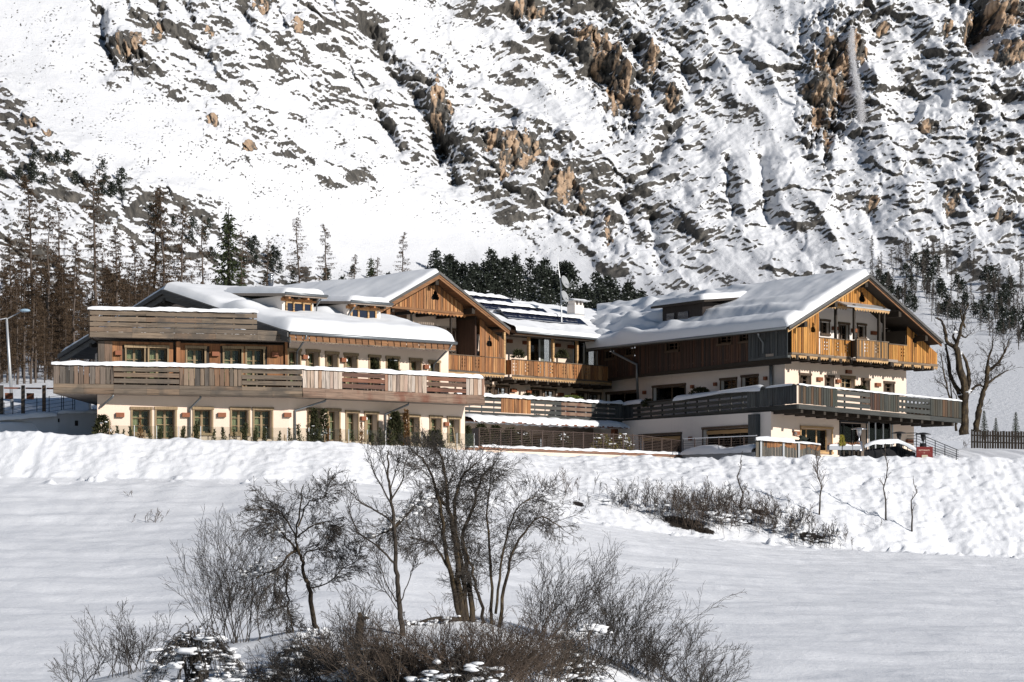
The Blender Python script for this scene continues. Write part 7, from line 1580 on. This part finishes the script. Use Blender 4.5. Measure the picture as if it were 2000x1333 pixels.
        mb.build('branch', M['bark'], t); snow_lumps('snow', t, [(p + Vector((0, 0, .05)), w * g.uniform(.7, 1.4), w, w * g.uniform(.5, .85)) for p in pts for _ in (0, 1)], g, KS)
    laden([(1075, 1262), (1100, 1250), (1130, 1240), (1160, 1230), (1172, 1238)], 'low branch carrying a thick roll of snow right of the big tree', 81); laden([(578, 1256), (600, 1245), (625, 1240), (642, 1246)], 'low branch carrying a thin roll of snow under the bent tree', 82, .1); laden([(660, 1330), (700, 1318), (740, 1326), (780, 1332)], 'low snow-covered branch at the bottom edge', 83, .13)
    # broken stump
    g = random.Random(9); b = fbase(700, 1275); Yb = b.y; t = thing('tree_stump', 'broken dark stump with a splintered top among the brush', 'stump', b); pts = [at(699, 1290, Yb), at(701, 1240, Yb), at(704, 1212, Yb), at(703, 1196, Yb)]; mb = MB(KS); mb.tube(pts, [.13, .115, .10, .03], 9); mb.tube([at(704, 1214, Yb), at(715, 1207, Yb - .1), at(722, 1208, Yb - .1)], [.05, .04, .02], 6); mb.tube([at(702, 1212, Yb), at(699, 1195, Yb)], [.04, .01], 5); mb.build('trunk', M['bark_old'], t, True); snow_lumps('snow', t, [(at(714, 1204, Yb - .1), .08, .07, .04)], g, KS)
fg()
# ---------------------------------------------------------------- snow bank: thin saplings and thicket
def bank():
    PS = {0: (9, .34, 38, .05, .05), 1: (3, .45, 34, .08, .05), 2: (0, 0, 0, .08, .03), 'seg': .25, 'rmin': .008, 't0': [.25, .2, .2]}
    for px, py, top, lab, sd, sp in ((1447, 996, 880, 'thin bare sapling standing in the twiggy thicket', 1, 1.0), (1600, 1007, 868, 'broad-crowned bare sapling on the snow bank below the plank fence', 2, 2.0), (1730, 1017, 862, 'slim bare sapling below the red sign', 3, .9), (1781, 1042, 930, 'thinnest bare sapling, rightmost on the snow bank', 4, .7)):
        g = random.Random(100 + sd); b = ghit(px, py, 100); t = thing('sapling', lab, 'sapling', b, 'saplings on the snow bank'); H = (py - top) / F * b.y; mb = MB(); n = 7; pts = [b + Vector((g.gauss(0, .03) * i + (.05 * sd - .1) * i / n, 0, H * i / n - .1)) for i in range(n + 1)]; mb.tube(pts, [.05 * (1 - .8 * i / n) for i in range(n + 1)], 6); mb.build('trunk', M['bark'], t, True); cb = MB()
        for i in range(int(20 * sp)):
            j = g.uniform(.25, .97) * n; p = pts[int(j)].lerp(pts[int(j) + 1], j - int(j)); q = g.uniform(0, 6.28); grow(cb, p, Vector((math.cos(q) * .6, math.sin(q) * .5, 1)).normalized(), H * (.34 if sp > 1.5 else .18) * (1.15 - j / n) * g.uniform(.6, 1.2), .016, 1, PS, g)
        cb.build('crown', M['twig_b'], t)
    g = random.Random(77); PF = {0: (6, .45, 32, .07, .02), 1: (4, .5, 34, .08, .02), 2: (0, 0, 0, .08, 0), 'seg': .3, 'rmin': .0065, 't0': [.3, .2, .2]}
    k = 0
    spots = [(1205, 985, 20, .7), (1240, 1000, 26, .9), (1275, 1005, 26, 1.0), (1310, 1012, 30, 1.1), (1335, 1022, 34, 1.2), (1360, 1030, 34, 1.3), (1385, 1020, 30, 1.1), (1410, 1028, 30, 1.2), (1440, 1018, 26, 1.0), (1470, 1026, 28, 1.1), (1500, 1034, 26, .9), (1530, 1040, 28, .8), (1560, 1052, 30, .8), (1590, 1062, 34, .8), (1610, 1055, 22, .6), (1345, 1000, 24, 1.0), (1390, 1000, 22, .9), (1425, 998, 20, .8), (1500, 1005, 18, .7), (1090, 962, 9, .9), (1065, 965, 6, .7), (1105, 968, 7, .8), (1120, 985, 12, .3), (1550, 1015, 14, .6)]
    for px, py, n, h in spots:
        b = ghit(px, py, 100); lab = ('upper ' if py < 1010 else 'lower ') + 'twiggy clump of the thicket ' + ('at its left end' if px < 1290 else 'over the bare earth patch' if px < 1400 else 'round the thin sapling' if px < 1490 else 'between the two larger saplings' if px < 1570 else 'below the broad-crowned sapling') if px > 1150 else 'sparse upright twigs on the snow bank left of the thicket'; t = thing('thicket_shrub', lab, 'shrub', b, 'thicket on the snow bank' if px > 1150 else 'sparse twigs on the snow bank'); mb = MB()
        for i in range(int(n * .9)): 
            o = Vector((g.gauss(0, .75), g.gauss(0, .6), 0)); o.z = gz(b.x + o.x, b.y + o.y) - b.z - .05; grow(mb, b + o, Vector((g.gauss(0, .3), g.gauss(0, .2), 1)).normalized(), g.uniform(.4, 1.6) * h, g.uniform(.008, .014), 0, PF, g)
        mb.build('stems', M['twig_r'] if g.random() < .35 else M['twig_b' if g.random() < .4 else 'twig'], t)
        if px > 1180 and g.random() < .7: snow_lumps('snow', t, [(b + Vector((g.gauss(0, .6), g.gauss(-.2, .3), g.uniform(.1, .5))), g.uniform(.12, .3), g.uniform(.1, .2), g.uniform(.06, .14)) for _ in range(5)], g)
    for px, py, n, h, lab in ((260, 968, 3, .45, 'single dry twig on the upper field'), (290, 1022, 9, .5, 'tuft of dry twigs poking through the field snow'), (310, 1010, 6, .35, 'smaller tuft of dry twigs beside the field tuft'), (1150, 1005, 5, .3, 'few low twigs at the foot of the snow bank'), (1718, 1030, 4, .4, 'small twig tuft left of the slim sapling'), (1888, 875, 8, .5, 'dry grass tuft on the snow right of the sign')):
        b = ghit(px, py, 60, 150); t = thing('twig_tuft', lab, 'twigs', b); mb = MB()
        for i in range(n): grow(mb, b + Vector((g.gauss(0, .25), g.gauss(0, .2), -.05)), Vector((g.gauss(0, .5), g.gauss(0, .3), 1)).normalized(), h * g.uniform(.6, 1.3), .008, 1, PF, g)
        mb.build('stems', M['twig_b'], t)
bank()
